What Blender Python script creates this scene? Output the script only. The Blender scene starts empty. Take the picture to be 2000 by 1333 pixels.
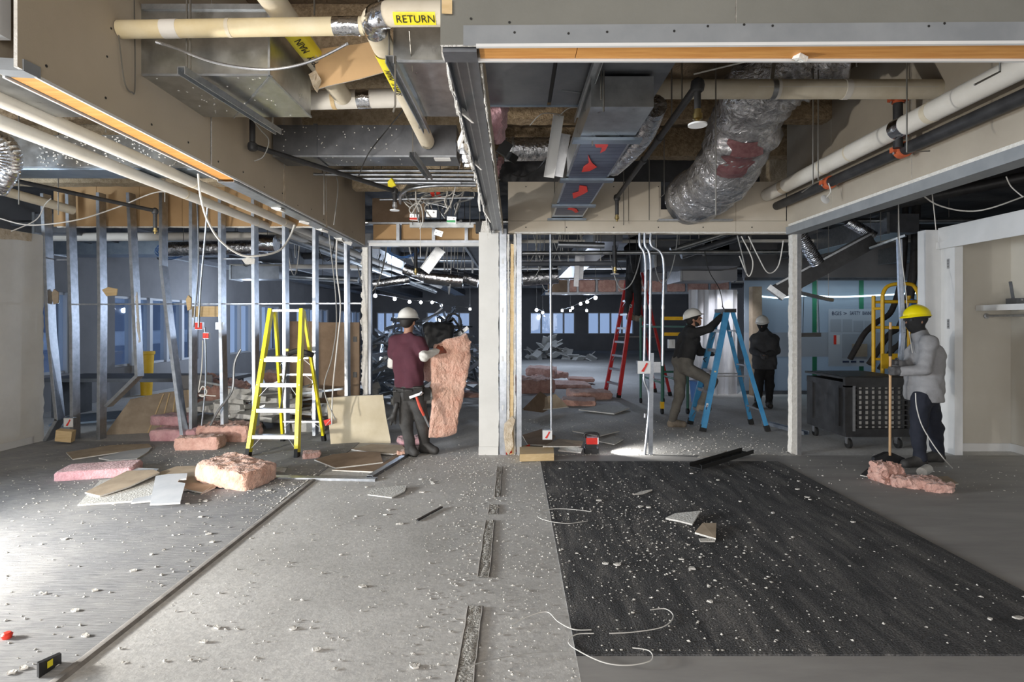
import bpy, bmesh, math, random
import numpy as np
from mathutils import Vector, Matrix, Euler, noise

random.seed(11)
np.random.seed(11)
scene = bpy.context.scene
C = scene.collection
PI = math.pi

# ------------------------------------------------------------------ camera
EYE = 1.63
cam_d = bpy.data.cameras.new('camera')
cam_d.lens = 20.0
cam_d.sensor_width = 36.0
cam_d.shift_x = -0.0025
cam_d.shift_y = -0.01825
cam_d.clip_end = 200
cam = bpy.data.objects.new('camera', cam_d)
C.objects.link(cam)
cam.location = (0, 0, EYE)
cam.rotation_euler = (PI / 2, 0, 0)
scene.camera = cam

# ------------------------------------------------------------------ world / exposure
scene.view_settings.view_transform = 'Standard'
scene.view_settings.look = 'None'
scene.view_settings.gamma = 1.0
scene.view_settings.use_curve_mapping = False
scene.view_settings.exposure = 0.0
w = bpy.data.worlds.new('sky')
scene.world = w
w.use_nodes = True
wbg = w.node_tree.nodes['Background']
wbg.inputs[0].default_value = (0.40, 0.50, 0.72, 1)
wbg.inputs[1].default_value = 1.0

def lamp(name, kind, loc, energy, color=(1, 1, 1), size=0.1, target=None, size_y=None, spot=None, blend=0.5):
    d = bpy.data.lights.new(name, kind)
    d.energy = energy
    d.color = color
    if kind == 'AREA':
        d.size = size
        if size_y:
            d.shape = 'RECTANGLE'
            d.size_y = size_y
    else:
        d.shadow_soft_size = size
    if spot:
        d.spot_size = spot
        d.spot_blend = blend
    o = bpy.data.objects.new(name, d)
    C.objects.link(o)
    o.location = loc
    if target is not None:
        o.rotation_euler = (Vector(target) - Vector(loc)).to_track_quat('-Z', 'Y').to_euler()
    return o

# area lamps added behind the camera as fill, and at left standing for window daylight
lamp('rear_fill', 'AREA', (-2.2, -3.3, 1.75), 380, (1.0, 0.94, 0.86), 5.0, (-2.2, 5, 1.9), 2.4)
lamp('rear_fill_right', 'AREA', (3.4, -3.3, 1.75), 60, (1.0, 0.93, 0.84), 4.0, (3.4, 5, 1.9), 2.4)
lamp('daylight_left_window', 'AREA', (-8.3, 2.3, 1.5), 640, (0.80, 0.90, 1.0), 3.0, (0, 3.4, 0.5), 1.5)
# flood lamp standing on the carpet left of the camera (its stand is built further down)
lamp('flood_lamp_beam', 'SPOT', (-4.50, 2.9, 0.62), 700, (1.0, 0.95, 0.87), 0.10, (0.5, 5.6, 0.9), spot=2.6, blend=0.6)
# ------------------------------------------------------------------ pixel helpers (real distance always given)
FP = 1111.0
def P(px, py, Y):
    return Vector(((px - 1005) * Y / FP, Y, EYE - (py - 630) * Y / FP))
def G(px, py, z=0.0):
    Y = FP * (EYE - z) / (py - 630)
    return Vector(((px - 1005) * Y / FP, Y, z))

# ------------------------------------------------------------------ materials
MATS = {}
def mat(name, c1, c2=None, scale=6.0, rough=0.7, metal=0.0, bump=0.0, bscale=60.0, detail=6.0, contrast=(0.35, 0.65),
        stretch=None, emit=0.0, emit_col=None, spec=None, rough2=None, alpha_mix=None, sheen=0.0, transmission=0.0):
    m = bpy.data.materials.new(name)
    m.use_nodes = True
    nt = m.node_tree
    b = nt.nodes['Principled BSDF']
    b.inputs['Base Color'].default_value = (*c1, 1)
    b.inputs['Roughness'].default_value = rough
    b.inputs['Metallic'].default_value = metal
    if spec is not None:
        b.inputs['Specular IOR Level'].default_value = spec
    if sheen:
        b.inputs['Sheen Weight'].default_value = sheen
    tc = nt.nodes.new('ShaderNodeTexCoord')
    vec = tc.outputs['Object']
    if stretch:
        mp = nt.nodes.new('ShaderNodeMapping')
        mp.inputs['Scale'].default_value = stretch
        nt.links.new(vec, mp.inputs['Vector'])
        vec = mp.outputs['Vector']
    if c2 is not None:
        n = nt.nodes.new('ShaderNodeTexNoise')
        n.inputs['Scale'].default_value = scale
        n.inputs['Detail'].default_value = detail
        n.inputs['Roughness'].default_value = 0.62
        nt.links.new(vec, n.inputs['Vector'])
        r = nt.nodes.new('ShaderNodeValToRGB')
        r.color_ramp.elements[0].position = contrast[0]
        r.color_ramp.elements[1].position = contrast[1]
        r.color_ramp.elements[0].color = (*c1, 1)
        r.color_ramp.elements[1].color = (*c2, 1)
        nt.links.new(n.outputs['Fac'], r.inputs['Fac'])
        nt.links.new(r.outputs['Color'], b.inputs['Base Color'])
        if rough2 is not None:
            mr = nt.nodes.new('ShaderNodeMapRange')
            mr.inputs['To Min'].default_value = rough
            mr.inputs['To Max'].default_value = rough2
            nt.links.new(n.outputs['Fac'], mr.inputs['Value'])
            nt.links.new(mr.outputs['Result'], b.inputs['Roughness'])
    if bump:
        n2 = nt.nodes.new('ShaderNodeTexNoise')
        n2.inputs['Scale'].default_value = bscale
        n2.inputs['Detail'].default_value = 4
        nt.links.new(vec, n2.inputs['Vector'])
        bp = nt.nodes.new('ShaderNodeBump')
        bp.inputs['Strength'].default_value = bump
        bp.inputs['Distance'].default_value = 0.02
        nt.links.new(n2.outputs['Fac'], bp.inputs['Height'])
        nt.links.new(bp.outputs['Normal'], b.inputs['Normal'])
    if emit:
        b.inputs['Emission Color'].default_value = (*(emit_col or c1), 1)
        b.inputs['Emission Strength'].default_value = emit
    MATS[name] = m
    return m

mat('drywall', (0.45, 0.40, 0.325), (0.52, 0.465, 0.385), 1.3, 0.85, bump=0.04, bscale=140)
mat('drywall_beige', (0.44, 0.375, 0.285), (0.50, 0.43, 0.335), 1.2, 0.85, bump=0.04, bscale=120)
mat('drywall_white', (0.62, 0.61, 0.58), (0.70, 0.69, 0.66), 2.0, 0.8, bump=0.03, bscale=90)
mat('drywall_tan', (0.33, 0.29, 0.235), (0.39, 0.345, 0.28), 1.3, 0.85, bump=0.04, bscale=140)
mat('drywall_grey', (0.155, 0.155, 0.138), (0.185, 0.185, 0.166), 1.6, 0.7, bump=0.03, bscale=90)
mat('bead_grey', (0.20, 0.215, 0.23), (0.245, 0.26, 0.275), 5.0, 0.6)
mat('white_paint', (0.63, 0.64, 0.64), (0.70, 0.70, 0.70), 3.0, 0.55)
mat('gypsum', (0.58, 0.56, 0.52), (0.72, 0.70, 0.66), 25.0, 0.95, bump=0.5, bscale=90)
mat('torn_paper', (0.46, 0.37, 0.26), (0.62, 0.54, 0.43), 18.0, 0.95, bump=0.5, bscale=50)
mat('kraft', (0.42, 0.26, 0.125), (0.48, 0.31, 0.155), 2.5, 0.85, bump=0.03)
mat('cardboard', (0.50, 0.32, 0.16), (0.56, 0.37, 0.19), 3.0, 0.8)
mat('wood', (0.62, 0.27, 0.065), (0.76, 0.38, 0.11), 7.0, 0.6, stretch=(0.6, 8, 8), bump=0.05)
mat('pine', (0.60, 0.43, 0.22), (0.70, 0.53, 0.30), 6.0, 0.65, stretch=(1, 6, 6))
mat('galv', (0.44, 0.46, 0.47), (0.60, 0.62, 0.63), 9.0, 0.20, 1.0, bump=0.05, bscale=4, rough2=0.42)
mat('galv_dark', (0.17, 0.18, 0.20), (0.24, 0.25, 0.27), 5.0, 0.32, 0.85, rough2=0.5)
mat('galv_blue', (0.20, 0.25, 0.31), (0.29, 0.34, 0.40), 5.0, 0.35, 0.8)
mat('steel', (0.38, 0.41, 0.45), (0.52, 0.55, 0.60), 14.0, 0.36, 1.0, rough2=0.45)
mat('strut', (0.34, 0.36, 0.38), (0.45, 0.47, 0.49), 20, 0.4, 0.9)
mat('aluminium', (0.43, 0.44, 0.46), (0.53, 0.54, 0.56), 20, 0.35, 0.9)
mat('foil', (0.40, 0.41, 0.44), (0.62, 0.63, 0.66), 12.0, 0.16, 1.0, bump=0.9, bscale=18, rough2=0.38)
mat('foil_shiny', (0.62, 0.63, 0.66), (0.80, 0.81, 0.84), 12.0, 0.12, 1.0, bump=0.7, bscale=14)
mat('pipe_cream', (0.60, 0.53, 0.40), (0.72, 0.66, 0.54), 3.5, 0.75, bump=0.05, bscale=200)
mat('pipe_white', (0.66, 0.63, 0.57), (0.76, 0.73, 0.68), 2.5, 0.7, bump=0.03)
mat('pipe_yellowed', (0.62, 0.50, 0.27), (0.74, 0.66, 0.48), 2.2, 0.75, bump=0.05, bscale=150)
mat('black_pipe', (0.018, 0.018, 0.020), (0.040, 0.040, 0.042), 8, 0.5)
mat('black_plastic', (0.014, 0.014, 0.015), (0.030, 0.030, 0.032), 8, 0.5)
mat('black_rubber', (0.012, 0.012, 0.012), None, rough=0.75)
mat('orange_iron', (0.46, 0.085, 0.03), (0.58, 0.14, 0.05), 12, 0.55)
mat('yellow_tape', (0.85, 0.72, 0.02), (0.92, 0.80, 0.05), 6, 0.45)
mat('ink', (0.012, 0.012, 0.012), None, rough=0.6)
mat('ink_blue', (0.02, 0.035, 0.09), None, rough=0.6)
mat('red_paint', (0.62, 0.02, 0.015), (0.72, 0.05, 0.03), 9, 0.5)
mat('red_tag', (0.78, 0.05, 0.03), None, rough=0.5)
mat('green_tag', (0.10, 0.48, 0.20), None, rough=0.5)
mat('brass', (0.45, 0.34, 0.14), (0.55, 0.43, 0.2), 12, 0.3, 1.0)
mat('wire_white', (0.60, 0.59, 0.56), None, rough=0.5)
mat('wire_grey', (0.30, 0.30, 0.29), None, rough=0.5)
mat('wire_black', (0.02, 0.02, 0.02), None, rough=0.5)
mat('wire_blue', (0.06, 0.15, 0.36), None, rough=0.5)
mat('rod', (0.25, 0.24, 0.22), None, rough=0.4, metal=0.8)
mat('fireproof', (0.22, 0.155, 0.09), (0.44, 0.33, 0.21), 22, 0.95, bump=1.0, bscale=55)
mat('fireproof_light', (0.40, 0.31, 0.20), (0.58, 0.48, 0.34), 22, 0.95, bump=1.0, bscale=55)
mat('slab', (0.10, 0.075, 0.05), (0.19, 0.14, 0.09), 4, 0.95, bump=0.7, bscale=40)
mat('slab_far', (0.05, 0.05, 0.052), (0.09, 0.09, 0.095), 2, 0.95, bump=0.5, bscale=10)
mat('pink_fluff', (0.50, 0.275, 0.225), (0.70, 0.44, 0.37), 9, 0.95, bump=0.8, bscale=45, sheen=0.3)
mat('pink_bright', (0.52, 0.27, 0.30), (0.70, 0.42, 0.45), 9, 0.95, bump=0.7, bscale=45, sheen=0.3)
mat('pink_peach', (0.56, 0.30, 0.22), (0.74, 0.48, 0.375), 9, 0.95, bump=0.9, bscale=40, sheen=0.3)
mat('board_tan', (0.33, 0.265, 0.195), (0.44, 0.36, 0.27), 5, 0.9, bump=0.05)
mat('board_brown', (0.23, 0.16, 0.105), (0.31, 0.22, 0.15), 5, 0.9, bump=0.05)
mat('board_grey', (0.42, 0.45, 0.49), (0.52, 0.54, 0.57), 4, 0.85)
mat('board_cream', (0.56, 0.49, 0.35), (0.64, 0.57, 0.43), 5, 0.85, bump=0.06)
mat('ceiling_tile', (0.52, 0.52, 0.50), (0.64, 0.64, 0.62), 20, 0.95, bump=0.4, bscale=60)
mat("wall_far", (0.22, 0.22, 0.23), (0.26, 0.26, 0.27), 1.5, 0.85)
mat('far_dark', (0.045, 0.048, 0.055), (0.075, 0.08, 0.09), 3, 0.6)
mat('mullion', (0.52, 0.54, 0.57), None, rough=0.5)
mat('yellow_fibre', (0.80, 0.70, 0.01), (0.86, 0.76, 0.03), 10, 0.4)
mat('blue_fibre', (0.035, 0.20, 0.40), (0.06, 0.26, 0.48), 7, 0.4)
mat('red_fibre', (0.42, 0.02, 0.025), (0.52, 0.04, 0.035), 7, 0.4)
mat('green_steel', (0.04, 0.14, 0.10), None, rough=0.5)
mat('green_tape', (0.02, 0.17, 0.09), None, rough=0.5)
mat('yellow_steel', (0.75, 0.42, 0.01), (0.82, 0.50, 0.03), 8, 0.45)
mat('broom_wood', (0.50, 0.31, 0.16), (0.58, 0.38, 0.21), 8, 0.6, stretch=(5, 5, 0.6))
mat('skin', (0.30, 0.155, 0.10), (0.35, 0.19, 0.125), 12, 0.55)
mat('hair', (0.012, 0.010, 0.009), None, rough=0.7)
mat('maroon', (0.058, 0.013, 0.023), (0.078, 0.019, 0.031), 6, 0.9, bump=0.15, bscale=18)
mat('sleeve', (0.52, 0.50, 0.46), (0.62, 0.60, 0.56), 9, 0.9, bump=0.3, bscale=30)
mat('charcoal', (0.040, 0.039, 0.038), (0.066, 0.064, 0.062), 8, 0.9, bump=0.3, bscale=22)
mat('trouser_brown', (0.085, 0.078, 0.068), (0.13, 0.12, 0.105), 6, 0.9, bump=0.3, bscale=16)
mat('black_cloth', (0.010, 0.010, 0.011), (0.018, 0.018, 0.019), 8, 0.9, bump=0.2, bscale=18)
mat('navy', (0.010, 0.013, 0.024), (0.018, 0.021, 0.034), 8, 0.9, bump=0.3, bscale=16)
mat('grey_jacket', (0.235, 0.235, 0.245), (0.30, 0.30, 0.31), 6, 0.8, bump=0.4, bscale=16)
mat('dark_hoodie', (0.045, 0.047, 0.052), (0.065, 0.067, 0.073), 6, 0.9, bump=0.3, bscale=14)
mat('boot_dark', (0.025, 0.024, 0.023), (0.055, 0.052, 0.05), 12, 0.7)
mat('boot_tan', (0.15, 0.125, 0.095), (0.24, 0.20, 0.155), 12, 0.8)
mat('glove_orange', (0.36, 0.075, 0.035), (0.16, 0.06, 0.04), 14, 0.75)
mat('glove_grey', (0.13, 0.13, 0.14), (0.20, 0.20, 0.21), 14, 0.8)
mat('glove_dark', (0.05, 0.05, 0.052), (0.085, 0.085, 0.09), 14, 0.8)
mat('helmet_white', (0.66, 0.65, 0.61), (0.72, 0.71, 0.67), 5, 0.3)
mat('helmet_yellow', (0.82, 0.68, 0.005), (0.86, 0.72, 0.01), 5, 0.3)
mat('leather_black', (0.020, 0.019, 0.018), (0.04, 0.038, 0.036), 10, 0.6)
mat('hammer_red', (0.55, 0.06, 0.035), (0.62, 0.10, 0.06), 10, 0.6)
mat('poster', (0.42, 0.47, 0.54), None, rough=0.35)
mat('banner_grey', (0.33, 0.37, 0.43), None, rough=0.5)
mat('sheet_white', (0.62, 0.63, 0.66), (0.72, 0.73, 0.76), 3, 0.4, bump=0.3, bscale=4)
mat('bulb', (1, 1, 1), None, emit=28.0, emit_col=(0.95, 0.97, 1.0))
mat('led', (0.9, 0.97, 1), None, emit=3.0, emit_col=(0.70, 0.90, 1.0))
mat('led_panel', (1, 1, 1), None, emit=14.0, emit_col=(1.0, 0.98, 0.95))
mat('foam_dark', (0.032, 0.028, 0.028), (0.05, 0.045, 0.043), 12, 0.8)
mat('facade', (0.36, 0.40, 0.46), (0.42, 0.46, 0.52), 2, 0.8)
mat('facade_window', (0.10, 0.13, 0.19), None, rough=0.2)

def special(name):
    m = bpy.data.materials.new(name); m.use_nodes = True
    MATS[name] = m
    return m, m.node_tree, m.node_tree.nodes['Principled BSDF']

def N(nt, typ, **kw):
    n = nt.nodes.new(typ)
    for k, v in kw.items():
        n.inputs[k].default_value = v
    return n

def ramp(nt, src, stops):
    r = nt.nodes.new('ShaderNodeValToRGB')
    e = r.color_ramp.elements
    while len(e) < len(stops):
        e.new(0.5)
    for i, (p, c) in enumerate(stops):
        e[i].position = p
        e[i].color = (*c, 1)
    nt.links.new(src, r.inputs['Fac'])
    return r.outputs['Color']

def mixc(nt, a, b, fac, mode='MIX'):
    x = nt.nodes.new('ShaderNodeMix')
    x.data_type = 'RGBA'; x.blend_type = mode
    for s, v in ((x.inputs['Factor'], fac), (x.inputs[6], a), (x.inputs[7], b)):
        if hasattr(v, 'links'):
            nt.links.new(v, s)
        else:
            s.default_value = v if not isinstance(v, tuple) else (*v, 1)
    return x.outputs[2]

# bare concrete: patchy grey with dust, scratches and glue residue
m, nt, b = special('concrete')
tc = nt.nodes.new('ShaderNodeTexCoord').outputs['Object']
n1 = N(nt, 'ShaderNodeTexNoise', Scale=0.7, Detail=8.0, Roughness=0.65); nt.links.new(tc, n1.inputs['Vector'])
base = ramp(nt, n1.outputs['Fac'], [(0.3, (0.44, 0.435, 0.425)), (0.5, (0.55, 0.545, 0.535)), (0.72, (0.66, 0.655, 0.645))])
n2 = N(nt, 'ShaderNodeTexNoise', Scale=38.0, Detail=6.0, Roughness=0.7); nt.links.new(tc, n2.inputs['Vector'])
dust = ramp(nt, n2.outputs['Fac'], [(0.40, (0.86, 0.86, 0.86)), (0.62, (1.07, 1.07, 1.06))])
col = mixc(nt, base, dust, 1.0, 'MULTIPLY')
n3 = N(nt, 'ShaderNodeTexVoronoi', Scale=3.2); n3.feature = 'DISTANCE_TO_EDGE'
nd = N(nt, 'ShaderNodeTexNoise', Scale=2.0, Detail=4.0); nt.links.new(tc, nd.inputs['Vector'])
va = nt.nodes.new('ShaderNodeVectorMath'); va.operation = 'ADD'
nt.links.new(tc, va.inputs[0]); nt.links.new(nd.outputs['Color'], va.inputs[1]); nt.links.new(va.outputs[0], n3.inputs['Vector'])
sc = ramp(nt, n3.outputs['Distance'], [(0.0, (0.80, 0.80, 0.80)), (0.012, (1, 1, 1))])
col = mixc(nt, col, sc, 0.5, 'MULTIPLY')
nt.links.new(col, b.inputs['Base Color'])
b.inputs['Roughness'].default_value = 0.82
bp = N(nt, 'ShaderNodeBump', Strength=0.22, Distance=0.01); nt.links.new(n2.outputs['Fac'], bp.inputs['Height'])
nt.links.new(bp.outputs['Normal'], b.inputs['Normal'])

# smoother grey glue-stained slab on the right
m, nt, b = special('concrete_smooth')
tc = nt.nodes.new('ShaderNodeTexCoord').outputs['Object']
mp = N(nt, 'ShaderNodeMapping', Scale=(0.5, 2.2, 1)); nt.links.new(tc, mp.inputs['Vector'])
n1 = N(nt, 'ShaderNodeTexNoise', Scale=1.4, Detail=8.0, Roughness=0.65); nt.links.new(mp.outputs[0], n1.inputs['Vector'])
base = ramp(nt, n1.outputs['Fac'], [(0.3, (0.27, 0.265, 0.26)), (0.7, (0.40, 0.393, 0.383))])
nt.links.new(base, b.inputs['Base Color']); b.inputs['Roughness'].default_value = 0.7

# left: short grey carpet with fine ribs, dusted with plaster
m, nt, b = special('carpet_ribbed')
tc = nt.nodes.new('ShaderNodeTexCoord').outputs['Object']
mp = N(nt, 'ShaderNodeMapping', Scale=(0.7, 9.0, 1)); nt.links.new(tc, mp.inputs['Vector'])
n1 = N(nt, 'ShaderNodeTexNoise', Scale=9.0, Detail=8.0, Roughness=0.75); nt.links.new(mp.outputs[0], n1.inputs['Vector'])
base = ramp(nt, n1.outputs['Fac'], [(0.34, (0.15, 0.157, 0.172)), (0.62, (0.33, 0.335, 0.345))])
n2 = N(nt, 'ShaderNodeTexNoise', Scale=1.1, Detail=7.0, Roughness=0.7); nt.links.new(tc, n2.inputs['Vector'])
dust = ramp(nt, n2.outputs['Fac'], [(0.42, (0, 0, 0)), (0.75, (0.55, 0.55, 0.55))])
col = mixc(nt, base, (0.50, 0.49, 0.47), dust)
nt.links.new(col, b.inputs['Base Color']); b.inputs['Roughness'].default_value = 0.95
bp = N(nt, 'ShaderNodeBump', Strength=0.6, Distance=0.01); nt.links.new(n1.outputs['Fac'], bp.inputs['Height'])
nt.links.new(bp.outputs['Normal'], b.inputs['Normal'])

# dark carpet patch with worn diagonal streaks
m, nt, b = special('carpet_dark')
tc = nt.nodes.new('ShaderNodeTexCoord').outputs['Object']
mp = N(nt, 'ShaderNodeMapping', Scale=(3.0, 0.55, 1), Rotation=(0, 0, 0.12)); nt.links.new(tc, mp.inputs['Vector'])
n1 = N(nt, 'ShaderNodeTexNoise', Scale=2.4, Detail=9.0, Roughness=0.7, Distortion=0.6); nt.links.new(mp.outputs[0], n1.inputs['Vector'])
base = ramp(nt, n1.outputs['Fac'], [(0.36, (0.034, 0.035, 0.038)), (0.50, (0.072, 0.073, 0.076)), (0.68, (0.165, 0.16, 0.155))])
n2 = N(nt, 'ShaderNodeTexNoise', Scale=95.0, Detail=3.0); nt.links.new(tc, n2.inputs['Vector'])
sp = ramp(nt, n2.outputs['Fac'], [(0.38, (0.55, 0.55, 0.55)), (0.62, (1.4, 1.4, 1.4))])
col = mixc(nt, base, sp, 1.0, 'MULTIPLY')
nt.links.new(col, b.inputs['Base Color']); b.inputs['Roughness'].default_value = 0.9
bp = N(nt, 'ShaderNodeBump', Strength=0.9, Distance=0.01); nt.links.new(n2.outputs['Fac'], bp.inputs['Height'])
nt.links.new(bp.outputs['Normal'], b.inputs['Normal'])

# insulated flexible duct jacket: silvered film, grey mesh, a faded pink print
m, nt, b = special('duct_jacket')
tc = nt.nodes.new('ShaderNodeTexCoord').outputs['Object']
n1 = N(nt, 'ShaderNodeTexNoise', Scale=7.0, Detail=7.0, Roughness=0.7); nt.links.new(tc, n1.inputs['Vector'])
base = ramp(nt, n1.outputs['Fac'], [(0.3, (0.26, 0.26, 0.28)), (0.5, (0.48, 0.48, 0.50)), (0.7, (0.80, 0.80, 0.82))])
nt.links.new(base, b.inputs['Base Color'])
b.inputs['Metallic'].default_value = 0.75; b.inputs['Roughness'].default_value = 0.26
n2 = N(nt, 'ShaderNodeTexNoise', Scale=13.0, Detail=5.0, Distortion=1.2); nt.links.new(tc, n2.inputs['Vector'])
bp = N(nt, 'ShaderNodeBump', Strength=0.9, Distance=0.035); nt.links.new(n2.outputs['Fac'], bp.inputs['Height'])
nt.links.new(bp.outputs['Normal'], b.inputs['Normal'])

# clear window glass and frosted partition glass
m, nt, b = special('glass')
nt.nodes.remove(b)
tr = nt.nodes.new('ShaderNodeBsdfTransparent'); tr.inputs[0].default_value = (0.86, 0.92, 0.98, 1)
gl = nt.nodes.new('ShaderNodeBsdfGlossy'); gl.inputs['Roughness'].default_value = 0.03
mx = nt.nodes.new('ShaderNodeMixShader'); mx.inputs[0].default_value = 0.08
nt.links.new(tr.outputs[0], mx.inputs[1]); nt.links.new(gl.outputs[0], mx.inputs[2])
nt.links.new(mx.outputs[0], nt.nodes['Material Output'].inputs[0])
m, nt, b = special('frosted')
df = nt.nodes.new('ShaderNodeBsdfTranslucent'); df.inputs[0].default_value = (0.52, 0.60, 0.68, 1)
b.inputs['Base Color'].default_value = (0.40, 0.46, 0.52, 1); b.inputs['Roughness'].default_value = 0.25
mx = nt.nodes.new('ShaderNodeMixShader'); mx.inputs[0].default_value = 0.5
nt.links.new(b.outputs[0], mx.inputs[1]); nt.links.new(df.outputs[0], mx.inputs[2])
nt.links.new(mx.outputs[0], nt.nodes['Material Output'].inputs[0])

# ------------------------------------------------------------------ mesh builder
class MB:
    def __init__(s):
        s.v = []; s.f = []; s.mi = []
    def add(s, vs, fs, mi=0):
        o = len(s.v)
        s.v += [tuple(v) for v in vs]
        for f in fs:
            s.f.append(tuple(i + o for i in f)); s.mi.append(mi)
        return s
    def box(s, lo, hi, mi=0):
        x0, y0, z0 = lo; x1, y1, z1 = hi
        return s.add([(x0,y0,z0),(x1,y0,z0),(x1,y1,z0),(x0,y1,z0),(x0,y0,z1),(x1,y0,z1),(x1,y1,z1),(x0,y1,z1)],
                     [(3,2,1,0),(4,5,6,7),(0,1,5,4),(1,2,6,5),(2,3,7,6),(3,0,4,7)], mi)
    def obox(s, c, size, rot=(0,0,0), mi=0):
        R = rot if isinstance(rot, Matrix) else Euler(rot).to_matrix()
        c = Vector(c); hx, hy, hz = [q/2 for q in size]
        pts = [c + R @ Vector(p) for p in ((-hx,-hy,-hz),(hx,-hy,-hz),(hx,hy,-hz),(-hx,hy,-hz),(-hx,-hy,hz),(hx,-hy,hz),(hx,hy,hz),(-hx,hy,hz))]
        return s.add(pts, [(3,2,1,0),(4,5,6,7),(0,1,5,4),(1,2,6,5),(2,3,7,6),(3,0,4,7)], mi)
    def frame(s, p0, p1, up=(0,0,1)):
        p0 = Vector(p0); p1 = Vector(p1)
        z = (p1 - p0).normalized(); u = Vector(up)
        if abs(z.dot(u.normalized())) > 0.99:
            u = Vector((0, 1, 0)) if abs(z.y) < 0.9 else Vector((1, 0, 0))
        x = u.cross(z).normalized(); y = z.cross(x)
        return p0, p1, x, y, z
    def bar(s, p0, p1, w, h, up=(0,0,1), mi=0):
        p0, p1, x, y, z = s.frame(p0, p1, up)
        pts = []
        for p in (p0, p1):
            for a, b in ((-1,-1),(1,-1),(1,1),(-1,1)):
                pts.append(p + x*(a*w/2) + y*(b*h/2))
        return s.add(pts, [(3,2,1,0),(4,5,6,7),(0,1,5,4),(1,2,6,5),(2,3,7,6),(3,0,4,7)], mi)
    def channel(s, p0, p1, w, d, t=0.004, up=(0,0,1), lip=0.0, mi=0):
        """U section: web of width w along x, flanges of depth d towards +y"""
        p0, p1, x, y, z = s.frame(p0, p1, up)
        prof = [(-w/2, 0), (w/2, 0), (w/2, d), (w/2 - t, d), (w/2 - t, t), (-w/2 + t, t), (-w/2 + t, d), (-w/2, d)]
        n = len(prof)
        pts = [p0 + x*a + y*b for a, b in prof] + [p1 + x*a + y*b for a, b in prof]
        fs = [(i, (i+1) % n, n + (i+1) % n, n + i) for i in range(n)]
        fs += [(5,4,1,0)[::1], (3,2,1,4), (7,6,5,0)]
        fs += [(n+0,n+1,n+4,n+5), (n+4,n+1,n+2,n+3), (n+0,n+5,n+6,n+7)]
        return s.add(pts, fs, mi)
    def tube(s, pts, r, n=10, cap=True, mi=0):
        pts = [Vector(p) for p in pts]
        k = len(pts)
        rs = r if isinstance(r, (list, tuple)) else [r]*k
        tang = []
        for i in range(k):
            a = pts[max(0, i-1)]; b = pts[min(k-1, i+1)]
            tang.append((b - a).normalized())
        u = Vector((0,0,1))
        if abs(tang[0].dot(u)) > 0.9: u = Vector((1,0,0))
        x = (u - tang[0]*u.dot(tang[0])).normalized()
        vs = []
        for i in range(k):
            t = tang[i]
            x = (x - t*x.dot(t))
            if x.length < 1e-6: x = t.orthogonal()
            x.normalize(); y = t.cross(x)
            for j in range(n):
                a = 2*PI*j/n
                vs.append(pts[i] + (x*math.cos(a) + y*math.sin(a))*rs[i])
        fs = []
        for i in range(k-1):
            for j in range(n):
                fs.append((i*n+j, i*n+(j+1) % n, (i+1)*n+(j+1) % n, (i+1)*n+j))
        if cap:
            fs.append(tuple(range(n))[::-1]); fs.append(tuple((k-1)*n+j for j in range(n)))
        return s.add(vs, fs, mi)
    def lathe(s, c, prof, n=16, R=None, mi=0):
        c = Vector(c); R = R or Matrix.Identity(3)
        vs = []
        for r, z in prof:
            for j in range(n):
                a = 2*PI*j/n
                vs.append(c + R @ Vector((r*math.cos(a), r*math.sin(a), z)))
        fs = []
        for i in range(len(prof)-1):
            for j in range(n):
                fs.append((i*n+j, i*n+(j+1) % n, (i+1)*n+(j+1) % n, (i+1)*n+j))
        fs.append(tuple(range(n))[::-1]); fs.append(tuple((len(prof)-1)*n+j for j in range(n)))
        return s.add(vs, fs, mi)
    def prism(s, pts, thick, mi=0, mi_side=None, mi_back=None):
        """polygon (3-D points, in order) pushed along vector thick"""
        pts = [Vector(p) for p in pts]; t = Vector(thick); n = len(pts)
        s.add(pts + [p + t for p in pts], [], mi)
        o = len(s.v) - 2*n
        nrm = sum(((pts[i]-pts[0]).cross(pts[(i+1) % n]-pts[0]) for i in range(n)), Vector())
        flip = nrm.dot(t) > 0
        a = tuple(range(n)); bk = tuple(n + i for i in range(n))
        if flip: a = a[::-1]
        else: bk = bk[::-1]
        s.f.append(tuple(i+o for i in a)); s.mi.append(mi)
        s.f.append(tuple(i+o for i in bk)); s.mi.append(mi if mi_back is None else mi_back)
        for i in range(n):
            j = (i+1) % n
            q = (i, j, n+j, n+i) if flip else (j, i, n+i, n+j)
            s.f.append(tuple(k+o for k in q)); s.mi.append(mi if mi_side is None else mi_side)
        return s

def mesh_from(name, mb, mats, angle=38, smooth=True):
    me = bpy.data.meshes.new(name)
    me.from_pydata(mb.v, [], mb.f)
    if not isinstance(mats, (list, tuple)): mats = [mats]
    for q in mats: me.materials.append(MATS[q])
    if len(mats) > 1:
        me.polygons.foreach_set('material_index', mb.mi)
    if smooth:
        me.polygons.foreach_set('use_smooth', [True]*len(me.polygons))
        me.set_sharp_from_angle(angle=math.radians(angle))
    me.update()
    return me

def chain_loc(p):
    l = Vector((0,0,0))
    while p is not None:
        l += p.location; p = p.parent
    return l

def obj(name, mb, mats, parent=None, local=False, angle=38, smooth=True):
    """link a builder as ONE mesh object. World coordinates unless local."""
    if parent is None and not local:
        a = np.array(mb.v)
        base = Vector(((a[:,0].min()+a[:,0].max())/2, (a[:,1].min()+a[:,1].max())/2, a[:,2].min()))
        mb.v = [tuple(r) for r in (a - np.array(base))]
    elif parent is not None and not local:
        base = chain_loc(parent)
        mb.v = [tuple(r) for r in (np.array(mb.v) - np.array(base))]
    o = bpy.data.objects.new(name, mesh_from(name, mb, mats, angle, smooth))
    C.objects.link(o)
    if parent is not None: o.parent = parent
    elif not local: o.location = base
    return o

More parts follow.
